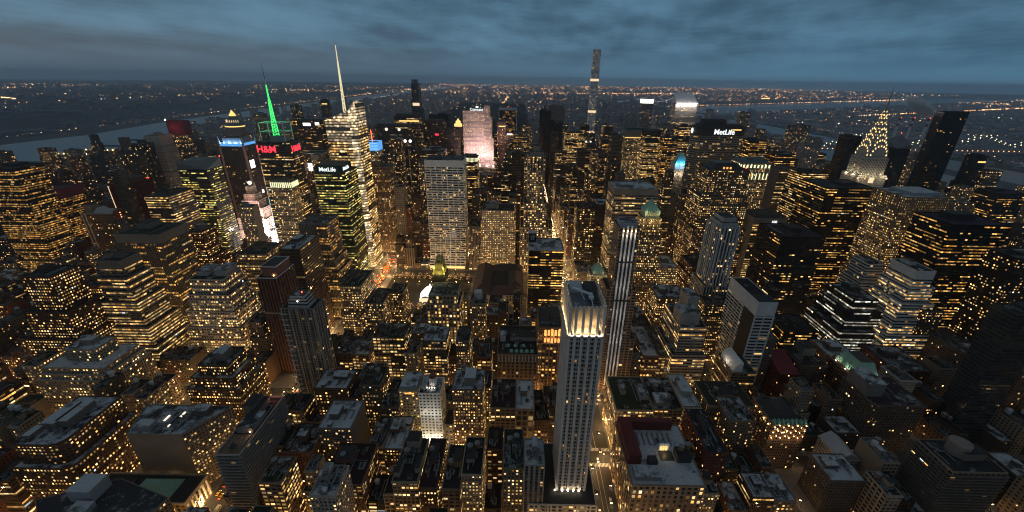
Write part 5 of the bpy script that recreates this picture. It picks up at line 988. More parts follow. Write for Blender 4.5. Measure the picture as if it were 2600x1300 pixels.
('towerY','office_tower','slab with pale ribbed top behind amber striped tower',446.1,501.1,1395.0,1435.0,193.7,'V',(0.2,0.19,0.18),0.3,{'blanktop':10}),
('towerY2','office_tower','black tower shouldering the west end of the eight sided slab',403.8,442.0,1123.0,1157.0,215.6,'R',(0.025,0.025,0.03),0.4,{}),
('towerZ','office_tower','rust windowed tower right of the eight sided slab with steaming roof',450.4,481.3,857.0,893.0,216.4,'RD',(0.06,0.035,0.025),0.55,{'amber':1}),
('ze1','office_tower','dark tower with gold strips behind ivory lit crown building',501.7,540.4,849.0,889.0,192.7,'RD',(0.04,0.035,0.03),0.45,{}),
('ze2','office_tower','plain grey blank sided tower in the eastern cluster',469.5,500.9,775.0,811.0,177.5,'R',(0.16,0.155,0.15),0.25,{'blankwest':1}),
('ze3','office_tower','gold banded tower with stepped top in the eastern cluster',469.0,509.5,707.0,747.0,184.5,'R',(0.05,0.045,0.04),0.5,{'tiers':[(0.9,2)]}),
('ze4','office_tower','slim black slab between sunburst tower and the eastern cluster',620.6,642.9,830.0,860.0,230.0,'C',(0.03,0.025,0.025),0.03,{}),
('ze5','office_tower','curved black tower with rounded shoulder beside the monolith',805.4,834.0,931.0,967.0,195.9,'C',(0.012,0.014,0.016),0.04,{'crown':'wedge2'}),
('ze6','office_tower','dim slab with one orange lit top strip by the river',1071.6,1095.4,1011.0,1041.0,170.1,'C',(0.03,0.032,0.035),0.05,{'crown':'glowline'}),
('ze7','office_tower','green roofed dark block with white skylight by the far edge',800.5,846.3,701.0,741.0,157.0,'RD',(0.04,0.045,0.045),0.3,{}),
('zs1','apartment_tower','white gridded apartment tower far in the eastern quarter',769.9,818.8,1180.0,1204.0,187.0,'P',(0.35,0.34,0.34),0.1,{}),
('zs2','apartment_tower','broad brown apartment slab in the distant east',922.8,989.8,1500.0,1524.0,190.9,'P',(0.16,0.14,0.14),0.15,{}),
('zs3','apartment_tower','thin pale pair of apartments beyond eight sided slab',769.6,808.3,1560.0,1584.0,225.1,'P',(0.2,0.2,0.2),0.1,{}),
('wx1','apartment_tower','tall white blank shouldered tower by the broad river with red mast lights',-892.2,-856.8,1010.0,1050.0,186.4,'P',(0.45,0.44,0.43),0.02,{'blanktop':20,'tiers':[(0.85,6),(0.55,16)]}),
('wx2','apartment_tower','dark slab apartment by the broad river piers',-889.6,-850.4,930.0,954.0,160.1,'P',(0.1,0.08,0.07),0.08,{}),
('wx3','apartment_tower','red glowing topped tower near the broad river',-861.7,-822.5,1050.0,1074.0,214.2,'P',(0.1,0.07,0.065),0.25,{'crown':'redtop'}),
('wx4','apartment_tower','dark rounded apartment tower beside the white shouldered tower',-884.5,-855.9,960.0,990.0,174.6,'P',(0.05,0.05,0.055),0.05,{}),
('wx5','apartment_tower','grey river side apartment tower behind brown pyramid capped tower',-901.3,-864.3,1460.0,1484.0,202.3,'P',(0.2,0.19,0.19),0.12,{}),
('wx6','apartment_tower','dark apartment tower with lit roof edge standing against the river',-775.8,-748.6,1700.0,1724.0,236.2,'P',(0.08,0.08,0.085),0.1,{'crown':'glowline'}),
('wx7','apartment_tower','small dark tower against the river left of lit edge tower',-868.9,-836.4,1650.0,1674.0,219.1,'P',(0.08,0.08,0.085),0.1,{}),
('sevenB','office_tower','black tower with white illegible roof sign behind red lettered tower',-570.6,-498.6,1075.0,1115.0,220.2,'RD',(0.05,0.04,0.04),0.25,{'crown':'whitesign2'}),
('sevenC','office_tower','dark gridded tower with white lit edge and purple screens',-466.7,-424.6,905.0,939.0,169.4,'SQ',(0.06,0.05,0.055),0.4,{'crown':'edgeglow'}),
]
for _h in HERO: hero(*_h)
# ------------------------------------------------------------------ ordinary buildings of the blocks
def gen_lots(hero):
    """hero: list of (x0,x1,y0,y1). returns list of (x0,x1,y0,y1,h,style,colidx,seed,row,half)"""
    rnd=random.Random(7)
    out=[]
    for n in range(34,60):
        y0=rowY(n)+(15 if n in(34,42,57) else 9); y1=rowY(n+1)-(15 if n+1 in(42,57) else 9); ym=(y0+y1)/2
        for k in range(len(AVX)-1):
            bx0=AVX[k][0]+AVX[k][1]+3; bx1=AVX[k+1][0]-AVX[k+1][1]-3
            xc=(bx0+bx1)/2
            if k==6 and n in(40,41): continue      # park and library
            for half in (0,1):
                a,b=(y0+3,ym-1) if half==0 else (ym+1,y1-3)
                ivs=[(bx0,bx1)]
                for hx0,hx1,hy0,hy1 in hero:
                    if min(hy1,b)-max(hy0,a)>2:
                        nv=[]
                        for p,q in ivs:
                            if hx1+1<=p or hx0-1>=q: nv.append((p,q))
                            else:
                                if hx0-1-p>6: nv.append((p,hx0-1))
                                if q-hx1-1>6: nv.append((hx1+1,q))
                        ivs=nv
                for p,q in ivs:
                    x=p
                    while q-x>6:
                        far=n>44 or xc<-900 or xc>700
                        w=rnd.uniform(22,46) if far else rnd.uniform(9,20)
                        if q-x-w<8: w=q-x
                        r=rnd.random(); st=rnd.choice('PPPPPQQSR'); ci=rnd.randrange(12); sd=rnd.random()
                        if xc<-900: h=8+30*r*r+ (60 if r>.95 else 0)
                        elif n<=41:
                            if xc<-245: h=22+40*r
                            elif xc<73: h=18+36*r
                            elif xc<222: h=16+28*r
                            elif xc<520: h=12+34*r*r+(30 if r>.9 and n>36 else 0)
                            else: h=14+55*r*r
                        elif n<=58:
                            if -800<xc<600: h=40+105*r*r+(40 if r>.85 else 0); st=rnd.choice('PSRRVC')
                            else: h=24+75*r*r+(40 if r>.92 else 0)
                        else: h=20+50*r*r
                        xx0,xx1=x,x+w-.6
                        x+=w
                        if n<=41 and rnd.random()<.06: h=8+rnd.random()*5
                        cx=(xx0+xx1)/2;cy=(a+b)/2
                        if n<46 and abs(cx-broadway(cy))<w/2+13: continue
                        aa,bb=a,b
                        if not far:
                            if half==0: bb=b-rnd.uniform(0,6)
                            else: aa=a+rnd.uniform(0,6)
                        out.append((xx0,xx1,aa,bb,h,st,ci,sd,n,half))
    return out

FCOL=((BRN:=(.15,.10,.075)),(.19,.13,.10),(.24,.2,.16),(.3,.26,.21),(.2,.08,.055),(.13,.085,.06),(.22,.21,.2),(.10,.09,.085),(.34,.3,.25),(.16,.14,.13),(.26,.16,.12),(.09,.055,.045))
FNAME=('brown brick','tawny brick','buff brick','cream stone','red brick','dark brown','grey concrete','charcoal','pale limestone','slate grey','rust brick','deep umber')
ORD='first second third fourth fifth sixth seventh eighth ninth tenth eleventh twelfth thirteenth fourteenth fifteenth sixteenth seventeenth eighteenth nineteenth twentieth'.split()
def ordw(i):
    if i<20: return ORD[i]
    t=('twenty','thirty','forty','fifty','sixty','seventy','eighty')[i//10-2]; u=i%10
    return (t[:-1]+'ieth') if u==0 else t+'-'+ORD[u-1]
HBOX=[tuple(h[3:7]) for h in HERO]
def foot_boxes():
    out=[]
    for h in HERO:
        e=max([t[1] for t in h[11].get('tiers',[])]+[0]); x0,x1,y0,y1=h[3:7]
        if h[0]=='fourhundred': x0-=21;x1+=6.5;y0-=12;y1+=9
        if h[0]=='grace': y0-=19
        if h[0]=='boa': pass
        out.append((x0-e,x1+e,y0-e*.8,y1+e*.5))
    return out+EXTRA_BOX
EXTRA_BOX=[(-340,-240,185,290),(-570,-480,760,840),(-150,-60,520,690),(-178,-70,1215,1272)]
LOTS=gen_lots(foot_boxes())
SOLO=set([369,371,372,379,561,562,567,568,569,571,572,573,574,575,576,578,579,580,581,582,583,584,585,586,587,588,589,590,591,592,593,594,602,603,604,734,735,736,737,739,740,741,742,745,746,747,748,749,750,751,752,755,756,757,758,762,763,764,765,766,767,768,769,770,771,772,776,777,778,779,780,781,782,784,787,788,897,898,899,900,913,914,915,917,918,919,920,922,926,927,928,929,930,931,933,934,935,936,941,943,945,946,948,953,956,958,959,1056,1057,1059,1070,1071,1072,1073,1074,1090,1095,1096,1098,1099,1100,1101,1102,1103,1104,1105,1107,1108,1110,1111,1112,1115,1120,1121,1127,1134,1231,1232,1239,1241,1253,1254,1257,1291,1292,1299,1300,1301,1388,1389,1395,1396,1399,1401,1402,1404,1405,1412,1414,1417,1426,1428,1437,1439,1446,1447,1449,1450,1543,1544,1554,1555,1569,1573,1581,1587,1588,1589,1590,1591,1592,1593,1594,1595,1596,1597,1598,1599,1605,1606,1607,1615,1626,1638,1642,1644,1649,1696,1697,1698,1714,1720,1729,1733,1740,1749,1750,1758,1761,1767,1776,1778,1779,1785,1789,1792,1793,1795,1802,1809,1819,1847,1863,1869,1938,1939,1944,1947,1948,1949,1950,1965,1967,1969,1979,1980,1982,1986,1987,1993,1997,1998,2006,2008,2010,2012,2016,2017,2018,2020,2024,2029,2031,2032,2083,2138,2139,2156,2171,2175,2176,2177,2187,2189,2192,2193,2195,2200,2230,2269,2278,2291,2311,2321,2323,2328,2333,2337,2338,2339,2341,2355,2377,2381,2382,2411,2416,2422,2423,2459,2478,2479,2481,2484,2485,2488,2490,2501,2518,2530,2535,2550,2557,2558,2563,2585,2626,2634,2663,2667,2668,2676,2690,2698,2699,2714,2721,2727,2735,2744,2755,2758,2762,2764,2802,2803,2807,2810,2825,2829,2862,2893,2903,2905,2934,2939,2944,2967,2971,2972,2978,3025,3050,3082,3094,3113,3114,3209,3212,3213,3239,3262,3263,3269,3278,3287,3307,3337,3347,3394,3401,3406,3407,3408,3409,3522,3541,3663,3665,3715,3716,3814,3880,3921,3922,3960,3998,4074,4160,4163])
CAPS={1720:174.1,1729:167.9,1740:178.0,1930:104.0,1998:161.3,2050:171.2,2156:141.3,2182:148.1,2330:137.0,2338:163.0,2339:163.6,2340:98.0,2455:120.7,2478:84.2,2479:84.7,2481:147.9,2486:130.8,2491:126.2,2585:154.3,2623:108.5,2626:142.2,2642:143.1,2727:166.4,2735:163.7,2744:151.6,2747:145.5,2758:151.7,2763:102.7,2770:99.5,2780:137.1,2783:144.2,2862:156.8,2868:76.4,2878:78.3,2892:83.9,2895:77.0,2901:87.8,2922:94.8,2927:151.3,2929:133.4,3013:60.5,3022:57.0,3030:98.8,3031:99.2,3036:61.2,3037:61.7,3040:68.7,3044:134.6,3045:135.1,3048:96.7,3050:155.2,3057:69.2,3069:138.2,3082:123.3,3091:125.3,3115:72.4,3156:79.8,3160:46.2,3163:47.9,3165:74.8,3166:109.3,3169:42.2,3171:78.1,3175:144.6,3178:79.2,3181:80.6,3182:141.8,3196:119.1,3197:51.2,3199:52.4,3206:90.0,3212:180.9,3213:152.6,3214:92.6,3215:98.1,3219:59.4,3222:66.9,3223:67.5,3227:62.3,3269:57.3,3285:62.9,3291:70.8,3303:101.9,3304:130.1,3307:161.5,3308:33.5,3310:70.3,3313:27.1,3314:64.1,3315:100.3,3317:65.5,3319:106.5,3322:37.4,3323:108.8,3324:74.4,3326:30.4,3329:32.3,3330:32.9,3335:41.5,3337:170.4,3341:165.5,3342:35.8,3344:36.9,3345:73.9,3347:169.0,3348:39.3,3353:77.3,3360:43.3,3365:51.3,3368:81.9,3373:96.5,3375:47.5,3453:152.1,3459:58.0,3460:117.3,3463:51.6,3464:89.7,3467:15.3,3468:21.5,3469:22.0,3470:60.0,3472:23.5,3473:61.6,3477:55.2,3479:18.1,3482:58.0,3485:101.2,3488:66.2,3489:66.8,3493:21.5,3494:60.2,3499:62.9,3505:26.3,3507:65.3,3508:27.7,3509:33.7,3510:71.8,3511:169.0,3519:75.0,3520:31.3,3521:31.8,3524:38.5,3529:80.6,3537:126.7,3546:129.2,3606:42.9,3609:14,3611:14,3612:45.8,3617:14,3618:80.1,3619:41.3,3620:115.8,3622:14,3623:14,3627:14,3629:146.5,3631:114.1,3633:45.1,3634:14,3638:121.2,3641:14.9,3642:15.4,3643:16.0,3644:14,3645:47.5,3647:48.3,3651:14,3653:17.1,3655:18.4,3657:91.7,3658:14,3660:20.2,3662:98.7,3663:157.5,3664:15.2,3665:125.3,3666:16.1,3668:100.2,3669:62.4,3671:57.0,3672:17.8,3673:18.2,3679:19.5,3681:68.3,3701:73.9,3715:68.4,3718:24.9,3724:28.0,3728:22.2,3738:32.3,3748:34.4,3762:30.1,3763:30.8,3764:14,3772:28.0,3773:28.6,3774:14,3778:35.9,3779:14,3784:30.9,3785:31.5,3790:34.1,3791:14,3792:14,3793:80.3,3796:42.9,3797:14,3798:35.1,3799:14,3800:76.9,3802:14,3805:44.2,3809:14,3812:82.5,3814:119.0,3815:47.8,3817:14,3818:43.6,3819:44.0,3821:90.1,3822:50.4,3823:85.9,3824:118.4,3825:86.8,3826:46.5,3828:92.2,3834:137.6,3835:109.9,3844:60.5,3846:66.0,3847:114.4,3850:61.6,3863:14,3865:61.9,3869:14,3870:14,3872:14,3878:14,3880:95.2,3882:14,3891:14,3896:15.8,3900:22.3,3908:18.7,3912:14,3913:93.4,3914:18.4,3915:14,3916:14,3917:62.3,3923:14,3924:16.2,3925:21.4,3926:133.6,3927:22.5,3928:65.3,3929:14,3931:67.0,3932:17.4,3933:60.9,3934:95.3,3936:19.7,3937:20.3,3938:63.6,3940:68.4,3942:14,3943:14,3944:14,3946:29.2,3948:30.0,3953:23.8,3954:14,3955:14,3956:101.7,3960:143.4,3961:14,3962:27.4,3965:33.3,3966:33.7,3967:14,3969:30.1,3971:78.0,3972:36.5,3974:37.3,3977:33.3,3979:80.6,3980:14,3981:48.2,3982:110.9,3984:44.5,3986:49.8,3993:47.1,3998:137.2,4000:48.7,4001:100.0,4016:14,4018:14,4019:14,4021:14,4022:14,4027:86.0,4030:14,4033:53.8,4050:14,4057:14,4059:14,4060:14,4062:14,4063:97.4,4064:14,4066:14,4067:14,4068:51.9,4069:14,4070:14,4072:14,4075:14,4077:14,4079:14,4080:54.8,4081:55.2,4084:14,4085:57.4,4086:14,4088:14,4091:14,4094:93.8,4095:14,4096:16.6,4097:95.4,4098:95.9,4099:14,4100:18.7,4101:54.7,4102:14,4103:14,4104:14,4105:56.6,4106:57.1,4107:57.6,4108:58.1,4109:131.3,4111:19.7,4112:20.3,4113:14,4114:14,4118:134.0,4120:14,4122:14,4123:18.1,4124:14,4128:25.8,4129:20.2,4131:21.4,4132:14,4133:71.2,4134:89.1,4135:14,4136:67.4,4138:33.1,4143:40.5,4144:34.0,4149:41.6,4155:37.8,4165:42.0,4167:14,4170:14,4173:14,4174:14,4176:14,4177:14,4178:14,4180:14,4181:14,4183:14,4184:14,4190:14,4192:14,4194:14,4195:14,4198:14,4200:14,4202:14,4205:14,4212:14,4213:14,4215:14,4218:14,4222:14,4223:14,4226:14,4229:14,4230:14,4234:14,4238:14,4244:14,4248:14,4249:14,4251:14,4253:14,4259:45.9,4261:14,4262:14,4263:14,4265:14,4268:14,4269:14,4273:14,4279:14,4280:14,4281:14,4283:14,4284:14,4289:14,4291:20.7,4295:27.5,4301:23.8,4303:29.6,4313:33.0,746:38.6,747:37.0,754:9.2,917:20.1,918:30.2,919:30.5,920:32.4,922:29.5,923:30.7,924:30.9,925:9.5,926:11.2,1115:36.2,1116:36.5,1128:47.6,1229:16.7,1231:32.5,1232:32.5,1235:33.1,1236:35.8,1237:33.5,1249:17.9,1250:18.2,1251:18.6,1387:9,1388:9,1389:9,1397:9,1434:27.1,1435:26.7,1437:40.8,1444:13.9,1445:14.2,1569:135.2,1573:48.9,1574:50.2,1580:38.4,1581:38.6,1589:9,1590:9,1593:142.7,1607:143.9,1610:93.3,1615:136.5,1619:85.0,1620:85.2,1716:123.9,1721:52.4,1722:53.7,1730:42.3,1731:42.3,1732:42.7,1733:42.9,1757:169.3,1758:131.1,1800:150.2,1809:154.2,1812:124.3,1824:71.7,1826:72.3,1827:72.6,1829:60.8,1831:61.3,1832:61.5,1926:94.8,1967:169.1,1969:169.7,1975:154.8,1986:139.8,1997:105.3,2032:133.7,2171:85.9,2200:120.9,2230:114.3,2311:74.0,2312:143.4,2328:101.3,2341:98.3,2344:92.0,2468:89.6,2480:85.2,2615:73.6,2622:68.8}
# every house of the nearer streets is a thing of its own
cnt={}; far_mb={}
for i,(x0,x1,y0,y1,h,st,ci,sd,n,half) in enumerate(LOTS):
    h=CAPS.get(i,h); xc=(x0+x1)/2; rn=2*(n-34)+half
    side='west' if xc<73 else 'east'
    R=random.Random(i*7+3)
    lit={'P':.34,'Q':.4,'S':.3,'R':.4,'V':.3,'C':.22}[st]*R.uniform(.35,1.4)
    if xc>200 and n<39: lit*=.16
    if xc<-900: lit*=.5
    col=FCOL[ci]
    col=warm(tuple(c*.78 for c in col)); bay=ST[st][1]*R.uniform(.8,1.5)
    if st in 'RC' : col=tuple(c*.5 for c in col)
    snow=R.choice((0,0,.1,.3,.5,.8))
    if i not in SOLO:
        key=(st if n<46 and abs(xc)<900 else 'FAR'); far_mb.setdefault((key,ci%4),MB())
        mb=far_mb[(key,ci%4)]; a,b_,f_=ST[key]; u=R.randrange(500)*10.; P=[(x0,y0),(x1,y0),(x1,y1),(x0,y1)]
        for j in range(4):
            p,q=P[j],P[(j+1)%4]; L=math.hypot(q[0]-p[0],q[1]-p[1]); nb=max(1,round(L/b_)); nf=max(1,round(h/f_)); v=R.randrange(500)*10.+2
            mb.q([(*p,-.15),(*q,-.15),(*q,h),(*p,h)],[(u,v),(u+nb,v),(u+nb,v+nf),(u,v+nf)]); u+=nb+2
        mb.q([(*p,h) for p in P],mi=1)
        continue
    k=cnt.get((rn,side),0); cnt[(rn,side)]=k+1
    nm='loft_building' if st in 'PQ' and h>26 else 'townhouse' if h<26 else 'office_building' if st in 'RVC' else 'apartment_building'
    tw=sum(1 for _ in range(2) if R.random()<.45) if h<75 and st!='C' else 0
    tall='low' if h<22 else 'mid height' if h<45 else 'tall' if h<80 else 'very tall'
    rf={0:'black roof',.1:'dark roof',.3:'patchy roof',.5:'half snowy roof',.8:'snowy roof'}[snow]
    if tw: rf=('one tank, ' if tw==1 else 'two tanks, ')+rf
    lab=f"{tall} {FNAME[ci]} block, {rf}, {ordw(k)} {'before' if side=='west' else 'past'} the avenue, {ordw(rn)} row"
    mx,my=xc,(y0+y1)/2; root=thing(nm,lab,{'townhouse':'house'}.get(nm,CAT.get(nm,'building')),(mx,my,-.15),'ordinary buildings of the city blocks')
    X0,X1,Y0,Y1=x0-mx,x1-mx,y0-my,y1-my; W,Dp=X1-X0,Y1-Y0
    bs=[1,3] if h<60 and st in 'PQS' and R.random()<.5 else []
    rc=tuple(R.uniform(.012,.04)*q for q in (1,1,1.05))
    if h>50 and W>14 and R.random()<.6:
        zf=R.uniform(.6,.8)*h; e=R.uniform(1.5,3.5); prism(rect(X0,X1,Y0,Y1),0,zf,st,root,(*col,lit),bay=bay,snow=snow,roofcol=rc); prism(rect(X0+e,X1-e,Y0+e,Y1-e),zf,h,st,root,(*col,lit),bay=bay,v0=200,snow=snow,roofcol=rc); X0+=e;X1-=e;Y0+=e;Y1-=e;W,Dp=X1-X0,Y1-Y0
    else: prism(rect(X0,X1,Y0,Y1),0,h,st,root,(*col,lit),bay=bay,blanksides=bs,snow=snow,roofcol=rc)
    if st in 'PQS' and n<42: ring(root,'cornice',X0,X1,Y0,Y1,h-.8,h+.2,'plain_wall',.45,(*[min(1,c*1.3) for c in col],1),sides='S')
    if W>8 and Dp>10:
        a=R.uniform(.08,.5); b=R.uniform(.25,.55); bulkhead(root,X0+W*a,X0+W*(a+R.uniform(.2,.42)),Y0+Dp*b,Y0+Dp*(b+R.uniform(.2,.4)),h,R.uniform(2.5,6),(*[.7*c+.04 for c in col],1),snow)
        if n<42:
            for _ in range(R.randrange(2,6)): ac_unit(root,X0+W*R.uniform(.15,.85),Y0+Dp*R.uniform(.12,.4),h,R)
            if R.random()<.6: duct(root,(X0+W*R.uniform(.1,.9),Y0+Dp*.2),(X0+W*R.uniform(.1,.9),Y0+Dp*.8),h,R.uniform(.5,1))
    for j in range(tw): water_tank(root,X0+W*(.25+.4*j),Y0+Dp*R.uniform(.6,.82),h,R.uniform(.9,1.2),R.random()<.4)
for (key,ci),mb in far_mb.items():
    o=mb.build('city_blocks',['facade_'+key,'roof'],None,(*FCOL[(2,5,3,9)[ci]],.3 if key!='FAR' else .1)); kind(o,'stuff','mass of small buildings filling the blocks between the towers')
# ------------------------------------------------------------------ far boroughs
R=random.Random(11)
def farbox(mb,x,y,w,d,h,b=7,f=6):
    u=R.randrange(900)*10.; P=[(x-w/2,y-d/2),(x+w/2,y-d/2),(x+w/2,y+d/2),(x-w/2,y+d/2)]
    for j in range(4):
        p,q=P[j],P[(j+1)%4]; L=w if j%2==0 else d; nb=max(1,round(L/b)); nf=max(1,round(h/f)); v=R.randrange(900)*10.+2
        mb.q([(*p,-1),(*q,-1),(*q,h),(*p,h)],[(u,v),(u+nb,v),(u+nb,v+nf),(u,v+nf)]); u+=nb+2
    mb.q([(*p,h) for p in P],mi=1)
def inpark(x,y): return -790<x<68 and 2040<y<6150
up=MB(); 
for _ in range(6200):
    y=2050+R.random()**1.3*7500; x=R.uniform(-1700 if y<2500 else -2000 if y<4000 else -2200,1265) if _<5200 else R.uniform(700,1270)
    if inpark(x,y): continue
    h=12+26*R.random()+(R.random()<.13)*R.uniform(20,70)
    if y<3600 and 60<x<900: h+=R.uniform(0,50)
    if y<3200 and x<-780: h+=R.uniform(0,40)
    if y<4800 and x>650: h+=R.uniform(5,75)
    farbox(up,x,y,R.uniform(18,50),R.uniform(18,50),h)
kind(up.build('uptown_blocks',['facade_FAR','roof'],None,(.30,.29,.31,.035)),'stuff','hazy uptown blocks stretching to the horizon')
qn=MB()
for _ in range(6500):
    y=R.uniform(-100,1)+R.random()**1.1*9500+200; x=2080+R.random()**1.2*9500
    if y>4900+(x-2100)*.62: continue
    farbox(qn,x,y,R.uniform(20,90),R.uniform(20,70),6+12*R.random()+(R.random()<.04)*R.uniform(15,50))
for _ in range(4200):
    x=R.uniform(-1500,15000); y=7500+R.random()**1.3*18000
    if x>1500 and y<4600+(x-1500)*.62+1200: y+=5000
    farbox(qn,x,y,R.uniform(30,110),R.uniform(30,90),8+14*R.random()+(R.random()<.06)*R.uniform(20,60))
kind(qn.build('borough_blocks',['facade_FAR','roof'],None,(.36,.35,.38,.02)),'stuff','low roofs of the boroughs across the eastern river')
nj=MB()
for _ in range(4600):
    y=R.uniform(300,14000); x=-2600-y*.045-R.random()**1.5*8500
    if -2900-y*.045<x and R.random()<.3: continue
    farbox(nj,x,y,R.uniform(20,90),R.uniform(20,80),6+12*R.random()+(R.random()<.05)*R.uniform(15,60)+(55 if x<-3120-y*.045 else 0))
kind(nj.build('river_shore_blocks',['facade_FAR','roof'],None,(.2,.2,.22,.015)),'stuff','dark low town beyond the broad river')
hl=MB()
ridge=[(-2860-.045*(-200+i*700)+60*math.sin(i*.9),-200+i*700) for i in range(34)]
for i in range(33):
    a,b=ridge[i],ridge[i+1]; hl.q([(a[0],a[1],-1),(a[0]-260,a[1],52),(b[0]-260,b[1],52),(b[0],b[1],-1)]); hl.q([(a[0]-260,a[1],52),(a[0]-14000,a[1],40),(b[0]-14000,b[1],40),(b[0]-260,b[1],52)])
kind(hl.build('hills','land'),'structure','low dark bluffs behind the broad river')
# twinkling lamps too far to count
def dots(name,pts,m,label):
    mb=MB()
    for x,y,z,r in pts:
        mb.q([(x-r,y,z),(x,y-r*.4,z-r*.6),(x+r,y,z)]); mb.q([(x-r,y,z),(x+r,y,z),(x,y-r*.4,z+r*.7)]); mb.q([(x+r,y,z),(x,y-r*.4,z-r*.6),(x,y+r,z)]);mb.q([(x-r,y,z),(x,y+r,z),(x,y-r*.4,z-r*.6)]); mb.q([(x+r,y,z),(x,y+r,z),(x,y-r*.4,z+r*.7)]); mb.q([(x-r,y,z),(x,y-r*.4,z+r*.7),(x,y+r,z)])
    kind(mb.build(name,m),'stuff',label)
A=[];Wt=[]
def add(x,y,z,k=1):
    d=math.hypot(x,y); r=d*.00074*k*R.choice((.6,.7,.8,1,1,1.3,1.8)); (A if R.random()<.68 else Wt).append((x,y,z,r))
def clusters(n,fx,okf,z,k,m=26):
    for _ in range(n):
        cx,cy=fx()
        for _j in range(R.randrange(4,m)):
            x,y=cx+R.gauss(0,260),cy+R.gauss(0,150+cy*.02)
            if okf(x,y): add(x,y,z(x),k*R.uniform(.7,1.2))
clusters(34,lambda:(R.uniform(-1850,1250),2200+R.random()**1.2*9000),lambda x,y:not inpark(x,y) and -1880<x<1260,lambda x:R.uniform(20,45),.9)
for _ in range(330): 
    y=2200+R.random()**1.2*9000; x=R.uniform(-1850,1250)
    if not inpark(x,y) : add(x,y,R.uniform(20,45))
for _ in range(80):
    x=R.uniform(-780,60); y=R.uniform(2100,6100); add(x,y,14,.6)
clusters(60,lambda:(2080+R.random()**1.1*12000,200+R.random()*12500),lambda x,y:x>2080 and(y<4900+(x-2100)*.62 or y>6900+(x-2100)*.62),lambda x:R.uniform(12,30),.85)
for _ in range(900):
    y=200+R.random()*12500; x=2080+R.random()**1.1*12000
    if y<4900+(x-2100)*.62 or y>6900+(x-2100)*.62: add(x,y,R.uniform(12,30),.8)
for _ in range(1500):
    x=R.uniform(-5000,16000); y=R.uniform(8500,27000)
    if x>1500 and y<4600+(x-1500)*.62+2500: continue
    add(x,y,26,.9)
clusters(42,lambda:(-2900-R.random()**1.4*8500,300+R.random()**.8*13000),lambda x,y:x<-2560-y*.045,lambda x:(66 if x<-3500 else 20),.8)
for _ in range(420): 
    y=300+R.random()**.8*14000; x=-2580-y*.045-R.random()**1.6*8500; add(x,y,(66 if x<-3200-y*.045 else 14),.7)
for x0,y0,x1,y1,n,k in ((-245,6200,-245,9200,60,1.1),(73,5900,73,9800,70,1.1),(2300,600,9000,5200,120,.9),(1900,5900,9000,10400,150,1.0),(-2530,1200,-3020,9000,120,.7),(-4600,2500,-4300,9000,70,1),(-1500,9500,5500,13500,120,1.1),(-6500,2600,-5200,3400,60,1.3),(-5200,4500,-5600,4700,50,1.5),(3000,3000,5600,2300,60,1),(2150,1200,2200,3600,50,.8),(-1735,500,-1720,1650,40,.6),(-1720,1700,-2060,3000,40,.6),(-2620,12500,-3280,12500,40,.9),(3600,4700,9000,7600,130,1.1),(5200,9600,5600,9900,25,1.6),(-2280,4700,-2400,8600,50,.6)):
    for i in range(n):
        t=(i+R.random()*.6)/n; add(x0+(x1-x0)*t+R.uniform(-14,14),y0+(y1-y0)*t+R.uniform(-14,14),66 if x0<-3700 else 20,k)
dots('distant_amber_lights',A,'far_amber','twinkling amber street lights of the far boroughs'); dots('distant_white_lights',Wt,'far_white','twinkling white lights of the far boroughs')
# park canopy
pk=MB()
for _ in range(9000):
    x=R.uniform(-785,60); y=R.uniform(2060,6150); r=R.uniform(5,12); z=R.uniform(6,15)
    for _k in range(2):
        a=R.random()*6.28; pk.q([(x+r*math.cos(a),y+r*math.sin(a),z-3+R.uniform(-3,3)),(x+r*math.cos(a+2.1),y+r*math.sin(a+2.1),z+R.uniform(-3,4)),(x+r*.6*math.cos(a+4.2),y+r*.6*math.sin(a+4.2),z+R.uniform(0,7))])
kind(pk.build('park_woods','foliage'),'stuff','dark woods of the great park')
sheet('park_ground',[(-787,2040),(62,2040),(62,6155),(-787,6155)],.05,'park_soil','dark ground of the great park')
# ------------------------------------------------------------------ odd shaped blocks along the diagonal street
def ex_diamond(root,h,f):
    R=random.Random(5); 
    for k in range(10): duct(root,(R.uniform(-26,14),R.uniform(-11,11)),(R.uniform(-26,14),R.uniform(-11,11)),h,R.uniform(.6,1.2))
    bulkhead(root,-20,-8,-13,-5,h,5,(.25,.25,.26,1),.9); bulkhead(root,14,26,4,12,h,6,(.12,.1,.09,1),.9)
    for x,y in ((-6,-2),(2,-8),(4,2)): panel(root,x,x+1.2,y,y+6,h+.4,h+1.0,'white_panel','roof_light')
    for k in range(6): ac_unit(root,R.uniform(-6,22),R.uniform(-10,10),h,R)
poly_tower('loft_building','wedge shaped block with pipes and lit vents on its blue white roof, blank pale wall',[(-312,254),(-268,254),(-248,286),(-322,286)],60,'P',(.3,.27,.24),.34,.7,ex_diamond,(0,))
def ex_bank(root,h,f):
    mb=MB(); pyramid(root,'skylight_vault',-8,24,-9,9,h,h+7,'copper',rx=7,ry=3); ring(root,'cornice',-39,39,-12,12,h-1,h+1.4,'plain_wall',.9,(.4,.32,.22,1))
    for i in range(6): panel(root,39.02,39.8,-11+i*4.0,-9.8+i*4.0,3,h-2,'plain_wall','column')
    for i in range(5): lamp(root,(42,-10+i*5,3),300,(1,.6,.22),size=.5)
    bulkhead(root,-30,-14,-6,8,h,3,(.2,.2,.2,1),.1)
poly_tower('office_building','low classical bank with glass vaulted roof and column front lit amber',[(-335,226),(-257,226),(-257,250),(-335,250)],20,'ARC',(.34,.27,.18),.3,.1,ex_bank)
def ex_grey(root,h,f):
    bulkhead(root,-22,-6,2,16,h,10,(.3,.31,.33,1),1); bulkhead(root,-14,-2,-10,0,h,4,(.25,.26,.27,1),.9); bulb(root,-8,-8,h+2,'lamp_white',.5); lamp(root,(-8,-9,h+2.5),60,(1,.9,.7),size=.3)
